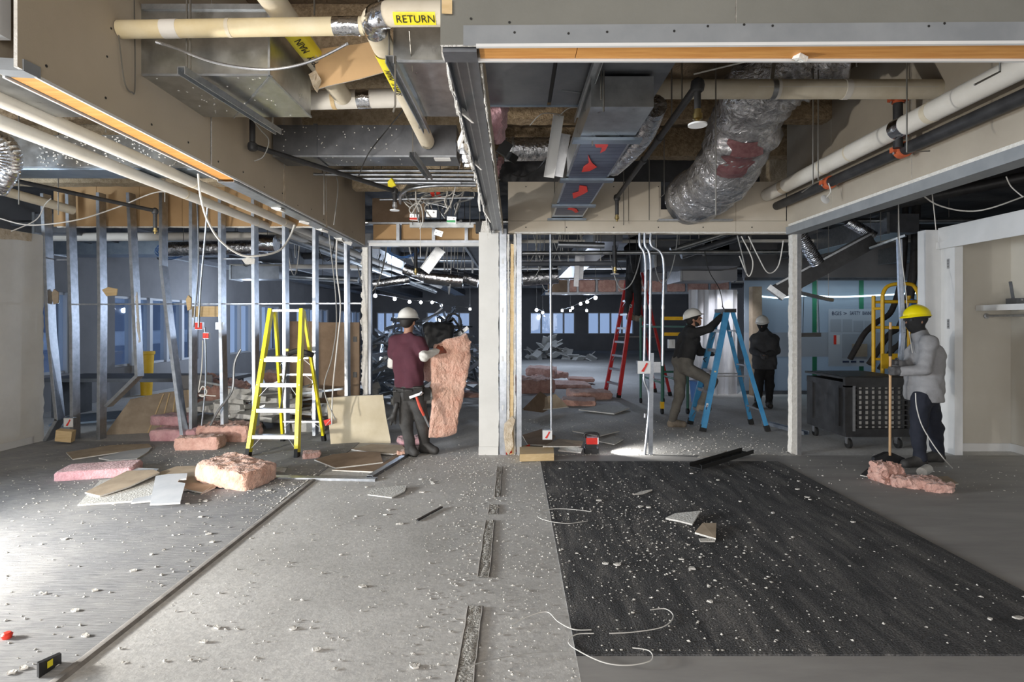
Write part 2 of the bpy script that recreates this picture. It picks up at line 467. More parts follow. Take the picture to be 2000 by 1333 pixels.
def tag(o, label, cat, group=None, kind=None):
    o['label'] = label; o['category'] = cat
    if group: o['group'] = group
    if kind: o['kind'] = kind
    return o

def thing(name, label, cat, loc=(0,0,0), rot=(0,0,0), group=None):
    o = bpy.data.objects.new(name, None)
    C.objects.link(o)
    o.empty_display_size = 0.1
    o.location = loc; o.rotation_euler = rot
    return tag(o, label, cat, group)

def struct(name, mb, mats, label, parent=None, cat=None):
    o = obj(name, mb, mats, parent)
    if parent is None:
        o['kind'] = 'structure'; o['label'] = label; o['category'] = cat or name.split('_')[0]
    return o

def part(name, mb, mats, parent, label=None, local=False, kind=None, **kw):
    o = obj(name, mb, mats, parent, local=local, **kw)
    if label: o['label'] = label
    if kind: o['kind'] = kind
    return o

def copy_tree(o, loc=None, rot=None, parent=None, **props):
    c = o.copy(); C.objects.link(c)
    if parent is not None: c.parent = parent
    if loc is not None: c.location = loc
    if rot is not None: c.rotation_euler = rot
    for k, v in props.items(): c[k] = v
    for ch in [q for q in o.children]:
        copy_tree(ch, parent=c)
    return c

def jag(a, b, n, amp, axis, seed=0):
    """points from a to b with random offsets along vector axis"""
    rnd = random.Random(seed)
    a = Vector(a); b = Vector(b); ax = Vector(axis)
    n = int(n*2.2); out = []
    for i in range(n+1):
        lo = noise.noise(Vector((i*0.21, seed*3.7, 0.5)))*1.5
        bite = rnd.uniform(-1, 1)*0.45 if rnd.random() < 0.55 else 0.0
        out.append(a.lerp(b, min(1.0, max(0.0, (i + rnd.uniform(-.3, .3))/n))) + ax*(amp*(0.75*lo + bite)))
    return out

def smoothpath(pts, k=6):
    """Catmull-Rom through points"""
    pts = [Vector(p) for p in pts]
    out = []
    for i in range(len(pts)-1):
        p0 = pts[max(0,i-1)]; p1 = pts[i]; p2 = pts[i+1]; p3 = pts[min(len(pts)-1,i+2)]
        for j in range(k):
            t = j/k
            out.append(0.5*((2*p1)+(p2-p0)*t+(2*p0-5*p1+4*p2-p3)*t*t+(3*p1-p0-3*p2+p3)*t**3))
    out.append(pts[-1])
    return out

def text_part(name, s, size, mats, parent, M, extrude=0.0006, label=None, xs=1.0):
    """lettering turned into a mesh; M places it (world matrix, x = reading direction, y = up)"""
    cu = bpy.data.curves.new('lettering', 'FONT')
    cu.body = s; cu.size = size; cu.extrude = extrude
    cu.align_x = 'CENTER'; cu.align_y = 'CENTER'
    cu.resolution_u = 3
    t = bpy.data.objects.new('lettering_tmp', cu); C.objects.link(t)
    dg = bpy.context.evaluated_depsgraph_get()
    me = bpy.data.meshes.new_from_object(t.evaluated_get(dg))
    bpy.data.objects.remove(t)
    mb = MB(); 
    mb.v = [tuple(M @ Vector((v.co.x*xs, v.co.y, v.co.z))) for v in me.vertices]
    mb.f = [tuple(p.vertices) for p in me.polygons]; mb.mi = [0]*len(mb.f)
    return part(name, mb, mats, parent, label=label, smooth=False)

def hang(o, pts, top=4.14, r=0.005, m='rod', nm='hanger_rod'):
    """thin rods from points of a thing up to the slab"""
    for p in pts:
        p = Vector(p); part(nm, MB().tube([p, (p.x, p.y, top)], r, 5), m, o)
    return o

def basis(origin, xdir, ydir):
    x = Vector(xdir).normalized(); y = Vector(ydir); y = (y - x*y.dot(x)).normalized(); z = x.cross(y)
    M = Matrix((x, y, z)).transposed().to_4x4()
    M.translation = Vector(origin)
    return M
# ================================================================== THE SHELL
# ---- floor
fl = struct('floor', MB().box((-8.6, -3.6, -0.2), (10.2, 33.2, 0.0)), 'concrete', 'bare dusty grey concrete slab floor of the gutted office')
# saw-cut trench where the partition stood: broken concrete bed with raised rims
def trench(y0, y1, xo, wd):
    mb = MB()
    k = 26; rows = []
    rnd = random.Random(int(y0*100))
    for i in range(k+1):
        y = y0 + (y1-y0)*i/k
        row = []
        for j in range(6):
            u = j/5
            x = xo + (u-0.5)*wd + (rnd.uniform(-.008, .008) if j in (0, 5) else 0)
            z = 0.006 if j in (0, 5) else 0.002 + rnd.uniform(0, 0.012)
            row.append((x, y, z))
        rows.append(row)
    vs = [p for r in rows for p in r]
    fs = [(i*6+j, i*6+j+1, (i+1)*6+j+1, (i+1)*6+j) for i in range(k) for j in range(5)]
    mb.add(vs, fs)
    o = part('slab_cut', mb, 'trench_bed', fl)
    for sx in (-1, 1):
        e = MB()
        e.tube(smoothpath(jag((xo+sx*wd/2, y0, 0.006), (xo+sx*wd/2, y1, 0.006), 8, 0.006, (1,0,0), int(y0*10)+sx), 2), 0.006, 5)
        part('cut_rim', e, 'trench_rim', fl)
mat('trench_bed', (0.26, 0.25, 0.23), (0.66, 0.64, 0.60), 55, 0.95, bump=1.0, bscale=80)
mat('trench_rim', (0.17, 0.16, 0.15), (0.28, 0.26, 0.24), 12, 0.8)
trench(1.6, 3.25, -0.225, 0.085)
trench(3.62, 4.66, -0.20, 0.075)
trench(4.82, 5.06, -0.185, 0.075)
trench(5.3, 6.4, -0.165, 0.05)

struct('floor_left', MB().box((-8.5, -3.4, 0.0), (-2.09, 7.75, 0.008)), 'carpet_ribbed', 'thin grey ribbed carpet floor dusted with plaster, left of the edge strip', cat='carpet')
# metal/vinyl edge strip along the carpet, two lengths
ts = MB()
ts.add(*[[(-2.10, -2, 0.008), (-2.045, -2, 0.0), (-2.045, 6.0, 0.0), (-2.10, 6.0, 0.008), (-2.085, -2, 0.015), (-2.06, -2, 0.015), (-2.06, 6.0, 0.015), (-2.085, 6.0, 0.015)],
         [(0,4,7,3),(4,5,6,7),(5,1,2,6),(0,1,5,4),(3,7,6,2)]])
struct('trim_1', ts, 'trench_rim', 'dark raised edge strip between grey carpet and bare concrete', cat='edge strip')
struct('floor_right', MB().box((0.30, -3.4, 0.0), (10.0, 6.95, 0.004)), 'concrete_smooth', 'smooth glue-stained grey floor around and right of the dark carpet', cat='floor')
cp = obj('carpet', MB().box((0.30, 2.77, 0.004), (3.06, 6.62, 0.014)), 'carpet_dark')
tag(cp, 'worn charcoal carpet rectangle strewn with white crumbs', 'carpet')

# ---- ceiling slab with sprayed fireproofing and joists
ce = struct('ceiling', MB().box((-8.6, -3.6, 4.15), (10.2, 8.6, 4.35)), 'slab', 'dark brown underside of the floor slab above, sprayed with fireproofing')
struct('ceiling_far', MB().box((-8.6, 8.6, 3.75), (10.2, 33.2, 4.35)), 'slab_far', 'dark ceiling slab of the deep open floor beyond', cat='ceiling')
def rough_beam(name, x0, x1, y0, y1, z0, z1, m, axis='x', parent=None):
    """beam with lumpy sprayed coat"""
    mb = MB()
    L = (x1-x0) if axis == 'x' else (y1-y0)
    k = max(4, int(L/0.09))
    prof = []
    w = (y1-y0) if axis == 'x' else (x1-x0)
    h = z1 - z0
    for (a, b_) in [(-.5, 1), (-.5, .5), (-.5, .06), (-.44, 0), (-.15, 0), (.15, 0), (.44, 0), (.5, .06), (.5, .5), (.5, 1)]:
        prof.append((a*w, b_*h))
    n = len(prof); vs = []
    for i in range(k+1):
        for (a, b_) in prof:
            u = i/k*L
            d = noise.noise(Vector((u*9, a*30, b_*20)))*0.018
            if axis == 'x': vs.append((x0+u, (y0+y1)/2 + a*(1+d*4), z0 + b_ + d))
            else: vs.append(((x0+x1)/2 + a*(1+d*4), y0+u, z0 + b_ + d))
    fs = [(i*n+j, i*n+j+1, (i+1)*n+j+1, (i+1)*n+j) for i in range(k) for j in range(n-1)]
    mb.add(vs, fs)
    return part(name, mb, m, parent)
for yy in (3.05, 4.6, 6.1, 7.45):
    rough_beam('joist', -8.4, 9.9, yy-0.10, yy+0.10, 3.78, 4.16, 'fireproof', 'x', ce)
rough_beam('girder', 3.62, 3.9, 2.4, 8.4, 3.62, 4.16, 'fireproof_light', 'y', ce)
rough_beam('girder', -8.2, -2.3, 6.35, 6.6, 3.30, 4.16, 'fireproof_light', 'x', ce)
rough_beam('girder', -8.2, -2.3, 7.35, 7.6, 3.44, 4.16, 'fireproof_light', 'x', ce)
rough_beam('girder', -2.0, -0.35, 7.0, 7.2, 3.28, 4.16, 'fireproof_light', 'x', ce)
rough_beam('girder', -2.0, -0.35, 5.35, 5.6, 3.42, 4.16, 'fireproof_light', 'x', ce)

# ---- exterior walls
def wall_with_openings(name, label, axis, pos, th, a0, a1, z0, z1, ops, sill, head, m):
    mb = MB()
    def bx(u0, u1, za, zb):
        if u1 - u0 < 1e-3: return
        if axis == 'y': mb.box((pos, u0, za), (pos+th, u1, zb))
        else: mb.box((u0, pos, za), (u1, pos+th, zb))
    bx(a0, a1, z0, sill); bx(a0, a1, head, z1)
    e = a0
    for (u0, u1) in ops:
        bx(e, u0, sill, head); e = u1
    bx(e, a1, sill, head)
    return struct(name, mb, m, label, cat='wall')
wcount = [0]
def window(axis, pos, u0, u1, z0, z1, div, label):
    wcount[0] += 1
    fr = MB(); t = 0.05
    def bx(a0, a1, za, zb, d=0.06, mb=fr):
        if axis == 'y': mb.box((pos-d/2, a0, za), (pos+d/2, a1, zb))
        else: mb.box((a0, pos-d/2, za), (a1, pos+d/2, zb))
    bx(u0, u1, z0, z0+t); bx(u0, u1, z1-t, z1)
    for i in range(div+1):
        c = u0 + (u1-u0)*i/div
        bx(max(u0, c-t), min(u1, c+t), z0, z1, 0.16)
    o = struct('window_%d' % wcount[0], fr, 'mullion', label, cat='window')
    for i in range(div):
        a = u0 + (u1-u0)*i/div + t; b_ = u0 + (u1-u0)*(i+1)/div - t
        g = MB(); bx(a, b_, z0+t, z1-t, 0.012, g)
        part('pane', g, 'glass', o)
    return o
lops = [(-2.6, 0.2), (0.8, 3.8), (9.2, 10.9), (12.1, 15.3), (17.0, 20.6), (22.2, 26.0), (27.6, 31.4)]
wall_with_openings('wall_left', 'grey exterior wall with window openings down the left of the floor', 'y', -8.8, 0.3, -3.6, 33.2, 0, 4.15, lops, 0.66, 2.2, 'wall_far')
places = ['left of the camera, out by the near carpet', 'opposite the near carpet, left of the camera', 'first narrow one seen behind the left studs', 'behind the leaning stud, widest of the left row',
          'behind the yellow ladder, third of the left row', 'near the far end of the left row, beside the ladder top', 'last of the left row before the far wall']
for q, (a, b_) in enumerate(lops):
    window('y', -8.62, a, b_, 0.66, 2.2, 2 if b_-a < 2 else 5, 'bluish aluminium framed window ' + places[q])
fops = [(-8.0, -6.1), (-5.1, -2.6), (0.9, 3.5), (4.25, 6.9)]
wall_with_openings('wall_back', 'dim grey far end wall with ribbon windows', 'x', 33.0, 0.3, -8.6, 10.2, 0, 4.0, fops, 0.95, 2.2, 'wall_far')
fpl = ['far end window left of the worker in maroon', 'far end window right of the white hard hat', 'far end window left of the red ladder', 'far end window half hidden by the red ladder']
for q, (a, b_) in enumerate(fops):
    window('x', 33.1, a, b_, 0.95, 2.2, 4, fpl[q])
rops = [(-4.9, 0.6), (1.3, 5.6)]
wall_with_openings('wall_rear', 'glazed exterior wall behind the camera', 'x', -3.7, 0.25, -8.8, 10.2, 0, 4.15, rops, 0.45, 3.05, 'wall_far')
for q, (a, b_) in enumerate(rops):
    window('x', -3.52, a, b_, 0.45, 3.05, 4, 'large rear window behind the camera, ' + ('left' if q == 0 else 'right') + ' one')
struct('wall_right', MB().box((10.0, -3.6, 0), (10.2, 33.2, 4.15)), 'wall_far', 'grey end wall on the far right beyond the closet', cat='wall')

# ---- left office partition (white, torn at its far end)
mb = MB()
top = jag((-6.45, 4.2, 2.80), (-6.45, 7.80, 2.82), 16, 0.006, (0,0,1), 3)
edge = jag((-6.45, 7.80, 2.80), (-6.45, 7.80, 0.0), 22, 0.03, (0,1,0), 5)
mb.prism(top + edge + [Vector((-6.45, 4.2, 0.0))], (-0.12, 0, 0), 0, 1)
wl = struct('wall_left_office', mb, ['drywall_white', 'gypsum'], 'white painted office wall broken off at the metal studs', cat='wall')
mb = MB(); mb.prism(jag((-6.447, 5.0, 2.62), (-6.447, 7.6, 2.70), 14, 0.025, (0,0,1), 8) + [Vector((-6.447, 7.6, 2.815)), Vector((-6.447, 5.0, 2.80))], (0.003, 0, 0))
part('torn_edge', mb, 'torn_paper', wl)
mb = MB().box((-6.445, 4.2, 0.012), (-6.438, 7.6, 0.10)); part('baseboard', mb, 'white_paint', wl)

# ---- left soffit (drywall bulkhead hanging along the left)
SX = -2.10
sl = thing('wall_left_soffit', 'long beige drywall soffit running away on the left, timber at its lower edge', 'soffit', (SX, 2.4, 2.71))
sl['kind'] = 'structure'
joints = [2.40, 3.94, 5.18, 6.35, 8.0]
for a, b_ in zip(joints, joints[1:]):
    low = jag((SX, a+0.003, 2.71), (SX, b_-0.003, 2.71), 14, 0.007, (0,0,1), int(a*7))
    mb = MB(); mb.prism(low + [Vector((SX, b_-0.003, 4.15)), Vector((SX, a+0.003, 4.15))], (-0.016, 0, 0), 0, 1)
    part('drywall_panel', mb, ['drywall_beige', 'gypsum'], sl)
part('drywall_panel', MB().box((SX-0.16, 2.4, 2.72), (SX-0.144, 8.0, 4.15)), 'drywall_beige', sl)
part('timber_plate', MB().box((SX-0.13, 2.52, 2.715), (SX-0.02, 4.40, 2.752)), 'wood', sl, 'orange-brown timber plate along the lower edge')
mb = MB(); mb.channel((SX-0.082, 4.30, 2.69), (SX-0.082, 7.95, 2.69), 0.125, 0.05, 0.004, (0,0,1)); part('steel_track', mb, 'strut', sl)
mb = MB().bar((SX-0.005, 2.5, 2.712), (SX-0.005, 7.95, 2.712), 0.012, 0.014); part('corner_bead', mb, 'white_paint', sl)
mb = MB().bar((SX-0.145, 2.5, 2.712), (SX-0.145, 7.95, 2.712), 0.012, 0.014); part('corner_bead', mb, 'white_paint', sl)
mb = MB(); mb.obox((SX-0.07, 2.47, 2.735), (0.15, 0.09, 0.05), (0.05, 0.05, 0.03)); part('corner_cap', mb, 'bead_grey', sl)
for k in range(15):
    yy = 2.55 + k*0.37; 
    mb = MB().lathe((SX+0.001, yy, 2.78 + 0.02*math.sin(k*3)), [(0.007, 0), (0.007, 0.0015)], 8, Euler((0, PI/2, 0)).to_matrix())
    part('screw_hole', mb, 'ink', sl)
for k in range(7):
    mb = MB().lathe((SX+0.001, 2.93 + (k % 2)*0.03, 3.0 + k*0.16), [(0.006, 0), (0.006, 0.0015)], 8, Euler((0, PI/2, 0)).to_matrix())
    part('screw_hole', mb, 'ink', sl)
# torn spots where panels meet
for (yy, zz, h) in ((5.18, 2.80, 0.26), (6.35, 2.76, 0.12)):
    mb = MB(); mb.prism([Vector((SX+0.001, yy-0.02, zz+h)), Vector((SX+0.001, yy+0.015, zz+h*.8)), Vector((SX+0.001, yy+0.03, zz-0.06)), Vector((SX+0.001, yy-0.015, zz-0.07))], (0.002, 0, 0))
    part('torn_spot', mb, 'torn_paper', sl)
# little scraps of plaster still screwed under the track
for k, yy in enumerate((5.3, 6.0, 6.5, 7.2, 7.5)):
    mb = MB(); mb.obox((SX-0.1-0.02*(k % 2), yy, 2.683), (0.09, 0.11, 0.02), (0.1*k, 0.2, 0.5*k)); part('plaster_scrap', mb, 'gypsum', sl)

# front soffit on the far left (only its corner shows)
mb = MB().box((-4.4, 2.30, 2.84), (SX-0.06, 2.44, 4.15))
struct('wall_front_left_soffit', mb, 'white_paint', 'pale grey soffit corner at the top left edge', cat='soffit')

# ---- front soffit on the right, across the top of the picture
fs_ = thing('wall_front_soffit', 'grey drywall soffit across the top right with exposed timber underneath', 'soffit', (-0.3, 2.19, 2.71)); fs_['kind'] = 'structure'
yb = 2.19
def fy(x): return 2.22 - 0.012*x
for (a, b_) in ((-0.29, 0.858), (0.862, 3.4), (3.404, 6.2)):
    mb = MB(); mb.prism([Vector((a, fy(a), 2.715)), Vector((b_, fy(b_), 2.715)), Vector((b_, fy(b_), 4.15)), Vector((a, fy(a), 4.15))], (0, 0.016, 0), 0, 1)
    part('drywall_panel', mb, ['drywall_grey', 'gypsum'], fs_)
part('drywall_panel', MB().box((-0.29, 2.34, 2.72), (6.2, 2.352, 4.15)), 'drywall_beige', fs_)
mb = MB(); mb.prism([Vector((-0.20, fy(-0.2)-0.003, 2.712)), Vector((6.2, fy(6.2)-0.003, 2.712)), Vector((6.2, fy(6.2)-0.003, 2.79)), Vector((-0.2, fy(-0.2)-0.003, 2.79))], (0, 0.003, 0)); part('corner_bead', mb, 'bead_grey', fs_)
part('corner_bead', MB().bar((-0.15, fy(0)+0.004, 2.711), (6.2, fy(6.2)+0.004, 2.711), 0.014, 0.012), 'white_paint', fs_)
part('corner_bead', MB().bar((-0.15, 2.345, 2.712), (6.2, 2.345, 2.712), 0.014, 0.014), 'white_paint', fs_)
for (a, b_) in ((-0.14, 0.247), (0.25, 6.2)):
    mb = MB(); mb.prism([Vector((a, fy(a)+0.018, 2.714)), Vector((b_, fy(b_)+0.018, 2.714)), Vector((b_, 2.336, 2.714)), Vector((a, 2.336, 2.714))], (0, 0, 0.038)); part('timber_plate', mb, 'wood', fs_, 'orange-brown timber plate under the soffit')
mb = MB().box((-0.285, 2.25, 2.70), (-0.15, 2.34, 2.735)); part('corner_cap', mb, 'galv_dark', fs_)
for x, dz in ((-0.17, .115), (0.0, 0.06), (0.21, .055), (0.36, .06), (0.62, .062), (0.75, .08), (0.89, .085), (1.0, .08), (1.6, .075), (1.66, .085), (2.0, .095), (-0.02, .1)):
    mb = MB().lathe((x, fy(x)-0.0035, 2.70+dz), [(0.005, 0), (0.005, 0.0012)], 8, Euler((PI/2, 0, 0)).to_matrix()); part('screw_hole', mb, 'ink', fs_)
mb = MB(); mb.obox((1.16, 2.31, 2.705), (0.045, 0.035, 0.02), (0.3, 0.2, 0.4)); part('plaster_scrap', mb, 'gypsum', fs_)
mb = MB(); mb.obox((-0.262, 2.205, 2.855), (0.04, 0.004, 0.055), (0, 0, 0.1)); part('paper_note', mb, 'pine', fs_)

# ---- right soffit
RX = 3.35
sr = thing('wall_right_soffit', 'beige drywall soffit running away on the right behind the white and black pipes', 'soffit', (RX, 2.4, 2.71)); sr['kind'] = 'structure'
jr = [2.36, 3.58, 4.80, 6.02, 7.0]
for a, b_ in zip(jr, jr[1:]):
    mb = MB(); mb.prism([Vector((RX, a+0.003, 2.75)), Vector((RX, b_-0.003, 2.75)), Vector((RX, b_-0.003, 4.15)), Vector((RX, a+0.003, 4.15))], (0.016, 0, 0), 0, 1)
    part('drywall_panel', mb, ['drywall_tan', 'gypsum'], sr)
part('drywall_panel', MB().box((RX+0.16, 2.36, 2.72), (RX+0.176, 7.0, 4.15)), 'drywall_tan', sr)
part('corner_bead', MB().box((RX-0.012, 2.36, 2.71), (RX+0.17, 7.0, 2.80)), 'bead_grey', sr, 'pale grey metal corner bead')
mb = MB(); mb.prism(jag((RX-0.004, 2.4, 2.80), (RX-0.004, 6.95, 2.80), 40, 0.006, (0,0,1), 4) + [Vector((RX-0.004, 6.95, 2.83)), Vector((RX-0.004, 2.4, 2.83))], (0.004, 0, 0)); part('torn_edge', mb, 'gypsum', sr)

# ---- header over the wide right opening, and over the left opening
hd = thing('wall_back_header', 'cream drywall header over the wide right opening', 'header wall', (1.6, 7.0, 2.72)); hd['kind'] = 'structure'
for (a, b_, z0, z1) in ((-0.08, 0.62, 2.88, 3.36), (0.624, 1.40, 2.88, 3.36), (1.404, 2.72, 2.88, 3.02), (2.724, 3.34, 2.88, 3.36), (-0.08, 0.62, 2.73, 2.876), (0.624, 2.72, 2.73, 2.876), (2.724, 3.48, 2.73, 2.876)):
    mb = MB().box((a, 7.0, z0), (b_, 7.14, z1)); part('drywall_panel', mb, 'drywall', hd)
mb = MB().box((2.50, 7.0, 3.02), (2.72, 7.14, 3.36)); part('drywall_panel', mb, 'drywall', hd)
mb = MB().box((1.404, 7.0, 3.02), (1.80, 7.14, 3.36)); part('drywall_panel', mb, 'drywall', hd)
mb = MB(); mb.prism(jag((0.0, 6.998, 2.725), (3.45, 6.998, 2.725), 40, 0.008, (0,0,1), 21) + [Vector((3.45, 6.998, 2.745)), Vector((0.0, 6.998, 2.745))], (0, -0.006, 0)); part('torn_edge', mb, 'gypsum', hd)
for x in (0.12, 0.62, 1.2, 1.75, 2.3, 2.9):
    for zz in (2.80, 3.3):
        mb = MB().lathe((x+0.02, 6.9985, zz), [(0.008, 0), (0.008, 0.0012)], 6, Euler((PI/2, 0, 0)).to_matrix()); part('screw_hole', mb, 'ink', hd)

lh = thing('wall_back_header_left', 'framed header of kraft panels and metal rails over the left opening', 'header wall', (-1.3, 8.0, 2.71)); lh['kind'] = 'structure'
part('bottom_rail', MB().box((-2.04, 7.96, 2.70), (-0.42, 8.08, 2.745)), 'white_paint', lh)
part('track', MB().box((-2.06, 7.97, 2.745), (-0.42, 8.07, 2.78)), 'steel', lh)
part('track', MB().box((-2.06, 7.97, 3.01), (-0.42, 8.07, 3.035)), 'steel', lh)
for i, (a, b_) in enumerate(((-2.0, -1.66), (-1.60, -1.16), (-1.12, -0.70), (-0.66, -0.42))):
    part('kraft_panel', MB().box((a, 8.05, 2.78), (b_, 8.065, 3.01)), 'kraft', lh)
    part('stud', MB().box((b_, 7.98, 2.78), (b_+0.045, 8.07, 3.01)), 'steel', lh)
part('kraft_panel', MB().box((-2.05, 8.2, 3.035), (-1.3, 8.215, 3.42)), 'board_brown', lh)

# kraft-backed band above the left studs
kb = thing('wall_back_band_left', 'band of tan kraft-backed drywall above the row of metal studs', 'wall band', (-4.3, 8.08, 3.0)); kb['kind'] = 'structure'
ks = [-6.55 + 0.61*i for i in range(8)]
for a, b_ in zip(ks, ks[1:]):
    part('kraft_panel', MB().box((a+0.003, 8.08, 2.99), (min(b_, -2.25)-0.003, 8.095, 3.62)), 'kraft', kb)
mb = MB(); mb.prism(jag((-6.5, 8.076, 2.975), (-2.26, 8.076, 2.975), 60, 0.006, (0,0,1), 14) + [Vector((-2.26, 8.076, 2.995)), Vector((-6.5, 8.076, 2.995))], (0, 0.02, 0)); part('torn_edge', mb, 'gypsum', kb)

# ---- centre post between the two openings
cpost = thing('wall_centre', 'white drywall-clad post between the two openings with split metal and timber edge', 'post', (-0.25, 7.05, 0)); cpost['kind'] = 'structure'
edge = jag((-0.195, 7.0, 0.0), (-0.195, 7.0, 2.74), 40, 0.008, (1,0,0), 6)
mb = MB(); mb.prism([Vector((-0.44, 7.0, 0.0))] + edge + [Vector((-0.44, 7.0, 2.74))], (0, 0.10, 0), 0, 1); part('drywall_face', mb, ['drywall_white', 'gypsum'], cpost)
part('baseboard', MB().box((-0.442, 6.985, 0.0), (-0.20, 6.999, 0.10)), 'drywall_white', cpost)
mb = MB(); mb.prism(jag((-0.40, 7.0, 2.90), (-0.17, 7.0, 2.88), 5, 0.03, (0,0,1), 6) + [Vector((-0.18, 7.0, 2.74)), Vector((-0.42, 7.0, 2.74))], (0, 0.08, 0)); part('torn_top', mb, 'gypsum', cpost)
mb = MB(); mb.channel((-0.142, 6.985, 0.0), (-0.142, 6.985, 2.78), 0.085, 0.05, 0.004, (0,1,0)); part('metal_stud', mb, 'steel', cpost)
for zz in (0.55, 1.15, 1.75, 2.35):
    part('clip', MB().box((-0.155, 6.98, zz), (-0.135, 6.984, zz+0.06)), 'white_paint', cpost)
e1 = jag((-0.095, 6.99, 0.05), (-0.09, 6.99, 2.72), 40, 0.007, (1,0,0), 16); e2 = jag((-0.062, 6.99, 2.72), (-0.065, 6.99, 0.05), 40, 0.007, (1,0,0), 17)
mb = MB(); mb.prism(e1+e2, (0, 0.08, 0)); part('drywall_edge', mb, 'gypsum', cpost)
e1 = jag((-0.062, 7.0, 0.0), (-0.05, 7.0, 2.6), 20, 0.004, (1,0,0), 18); e2 = jag((-0.008, 7.0, 2.6), (-0.012, 7.0, 0.0), 20, 0.006, (1,0,0), 19)
mb = MB(); mb.prism(e1+e2, (0, 0.08, 0)); part('timber', mb, 'pine', cpost)
e1 = jag((-0.010, 6.99, 0.0), (-0.008, 6.99, 2.72), 40, 0.005, (1,0,0), 26); e2 = jag((0.018, 6.99, 2.72), (0.012, 6.99, 0.0), 40, 0.008, (1,0,0), 27)
mb = MB(); mb.prism(e1+e2, (0, 0.08, 0)); part('drywall_edge', mb, 'gypsum', cpost)
mb = MB(); mb.channel((0.055, 6.98, 0.0), (0.055, 6.98, 2.72), 0.06, 0.05, 0.004, (0,1,0)); part('metal_stud', mb, 'steel', cpost)
mb = MB(); pts = [P(985,828,6.95), P(1001,812,6.95), P(1006,820,6.95), P(1000,845,6.95), P(1003,870,6.95), P(993,888,6.95), P(987,880,6.95), P(984,850,6.95)]
mb.prism(pts, (0, -0.04, 0)); part('torn_flap', mb, 'torn_paper', cpost)

# ---- right jamb of the wide opening
rj = thing('wall_jamb_right', 'chipped white drywall jamb at the right end of the wide opening', 'jamb', (3.45, 7.0, 0)); rj['kind'] = 'structure'
e1 = jag((3.405, 6.99, 0.02), (3.42, 6.99, 2.72), 40, 0.010, (1,0,0), 31); mb = MB(); mb.prism(e1 + [Vector((3.47, 6.99, 2.72)), Vector((3.47, 6.99, 0.0))], (0, 0.1, 0)); part('drywall_edge', mb, 'gypsum', rj)
mb = MB(); mb.channel((3.495, 6.98, 0.0), (3.495, 6.98, 2.72), 0.05, 0.06, 0.004, (0,1,0)); part('metal_stud', mb, 'aluminium', rj)
# left jamb of the left opening
lj = thing('wall_jamb_left', 'torn drywall strip on the left jamb of the left opening', 'jamb', (-2.07, 7.95, 0)); lj['kind'] = 'structure'
e1 = jag((-2.13, 7.95, 0.0), (-2.14, 7.95, 2.68), 90, 0.022, (1,0,0), 33); mb = MB(); mb.prism(e1 + [Vector((-2.055, 7.95, 2.68)), Vector((-2.055, 7.95, 0))], (0, 0.02, 0)); part('drywall_edge', mb, 'gypsum', lj)
mb = MB(); mb.channel((-2.04, 7.97, 0.0), (-2.04, 7.97, 2.70), 0.05, 0.09, 0.004, (0,1,0)); part('metal_stud', mb, 'galv_dark', lj)

# ---- closet on the right
cl = thing('wall_closet', 'white painted closet at the right edge with open front', 'closet', (5.4, 7.2, 0)); cl['kind'] = 'structure'
mat('closet_paint', (0.50, 0.47, 0.41), (0.56, 0.53, 0.47), 1.0, 0.75)
part('pier', MB().box((5.20, 7.20, 0), (5.50, 7.34, 2.80)), 'white_paint', cl)
part('jamb', MB().box((5.40, 6.98, 0), (5.50, 7.20, 2.58)), 'white_paint', cl)
part('header', MB().box((5.36, 3.2, 2.58), (5.50, 7.20, 2.82)), 'white_paint', cl)
part('header_trim', MB().box((5.335, 3.2, 2.55), (5.36, 7.20, 2.64)), 'white_paint', cl)
part('side_panel', MB().box((5.50, 7.20, 0), (6.35, 7.30, 2.8)), 'closet_paint', cl)
part('back_panel', MB().box((6.28, 3.2, 0), (6.38, 7.20, 2.8)), 'closet_paint', cl)
part('top_panel', MB().box((5.50, 3.2, 2.78), (6.3, 7.2, 2.82)), 'closet_paint', cl)
part('baseboard', MB().box((5.50, 7.185, 0), (6.28, 7.199, 0.10)), 'white_paint', cl)
part('baseboard', MB().box((6.265, 3.2, 0), (6.279, 7.2, 0.10)), 'white_paint', cl)
for zz in (1.55, 2.30):
    h = part('hinge_leaf', MB().box((5.396, 7.06, zz), (5.402, 7.10, zz+0.12)), 'aluminium', cl)
    for k in range(3):
        part('screw', MB().lathe((5.396, 7.08, zz+0.025+k*0.035), [(0.006, 0), (0.006, 0.002)], 6, Euler((0, -PI/2, 0)).to_matrix()), 'ink', h)
part('shelf', MB().box((5.85, 3.4, 1.80), (6.28, 7.20, 1.84)), 'white_paint', cl)
mb = MB().box((5.828, 3.4, 1.775), (5.849, 7.19, 1.845)); part('shelf_lip', mb, 'white_paint', cl)
mb = MB(); mb.tube([(5.96, 3.5, 1.71), (5.96, 7.19, 1.71)], 0.016, 12); rd = part('hanging_rod', mb, 'aluminium', cl)
mb = MB().lathe((5.96, 7.19, 1.71), [(0.035, 0), (0.035, 0.012), (0.02, 0.016)], 12, Euler((PI/2, 0, 0)).to_matrix()); part('rod_cup', mb, 'aluminium', cl)
part('vent', MB().box((5.352, 6.6, 2.575), (5.47, 6.72, 2.58)), 'ink', cl)

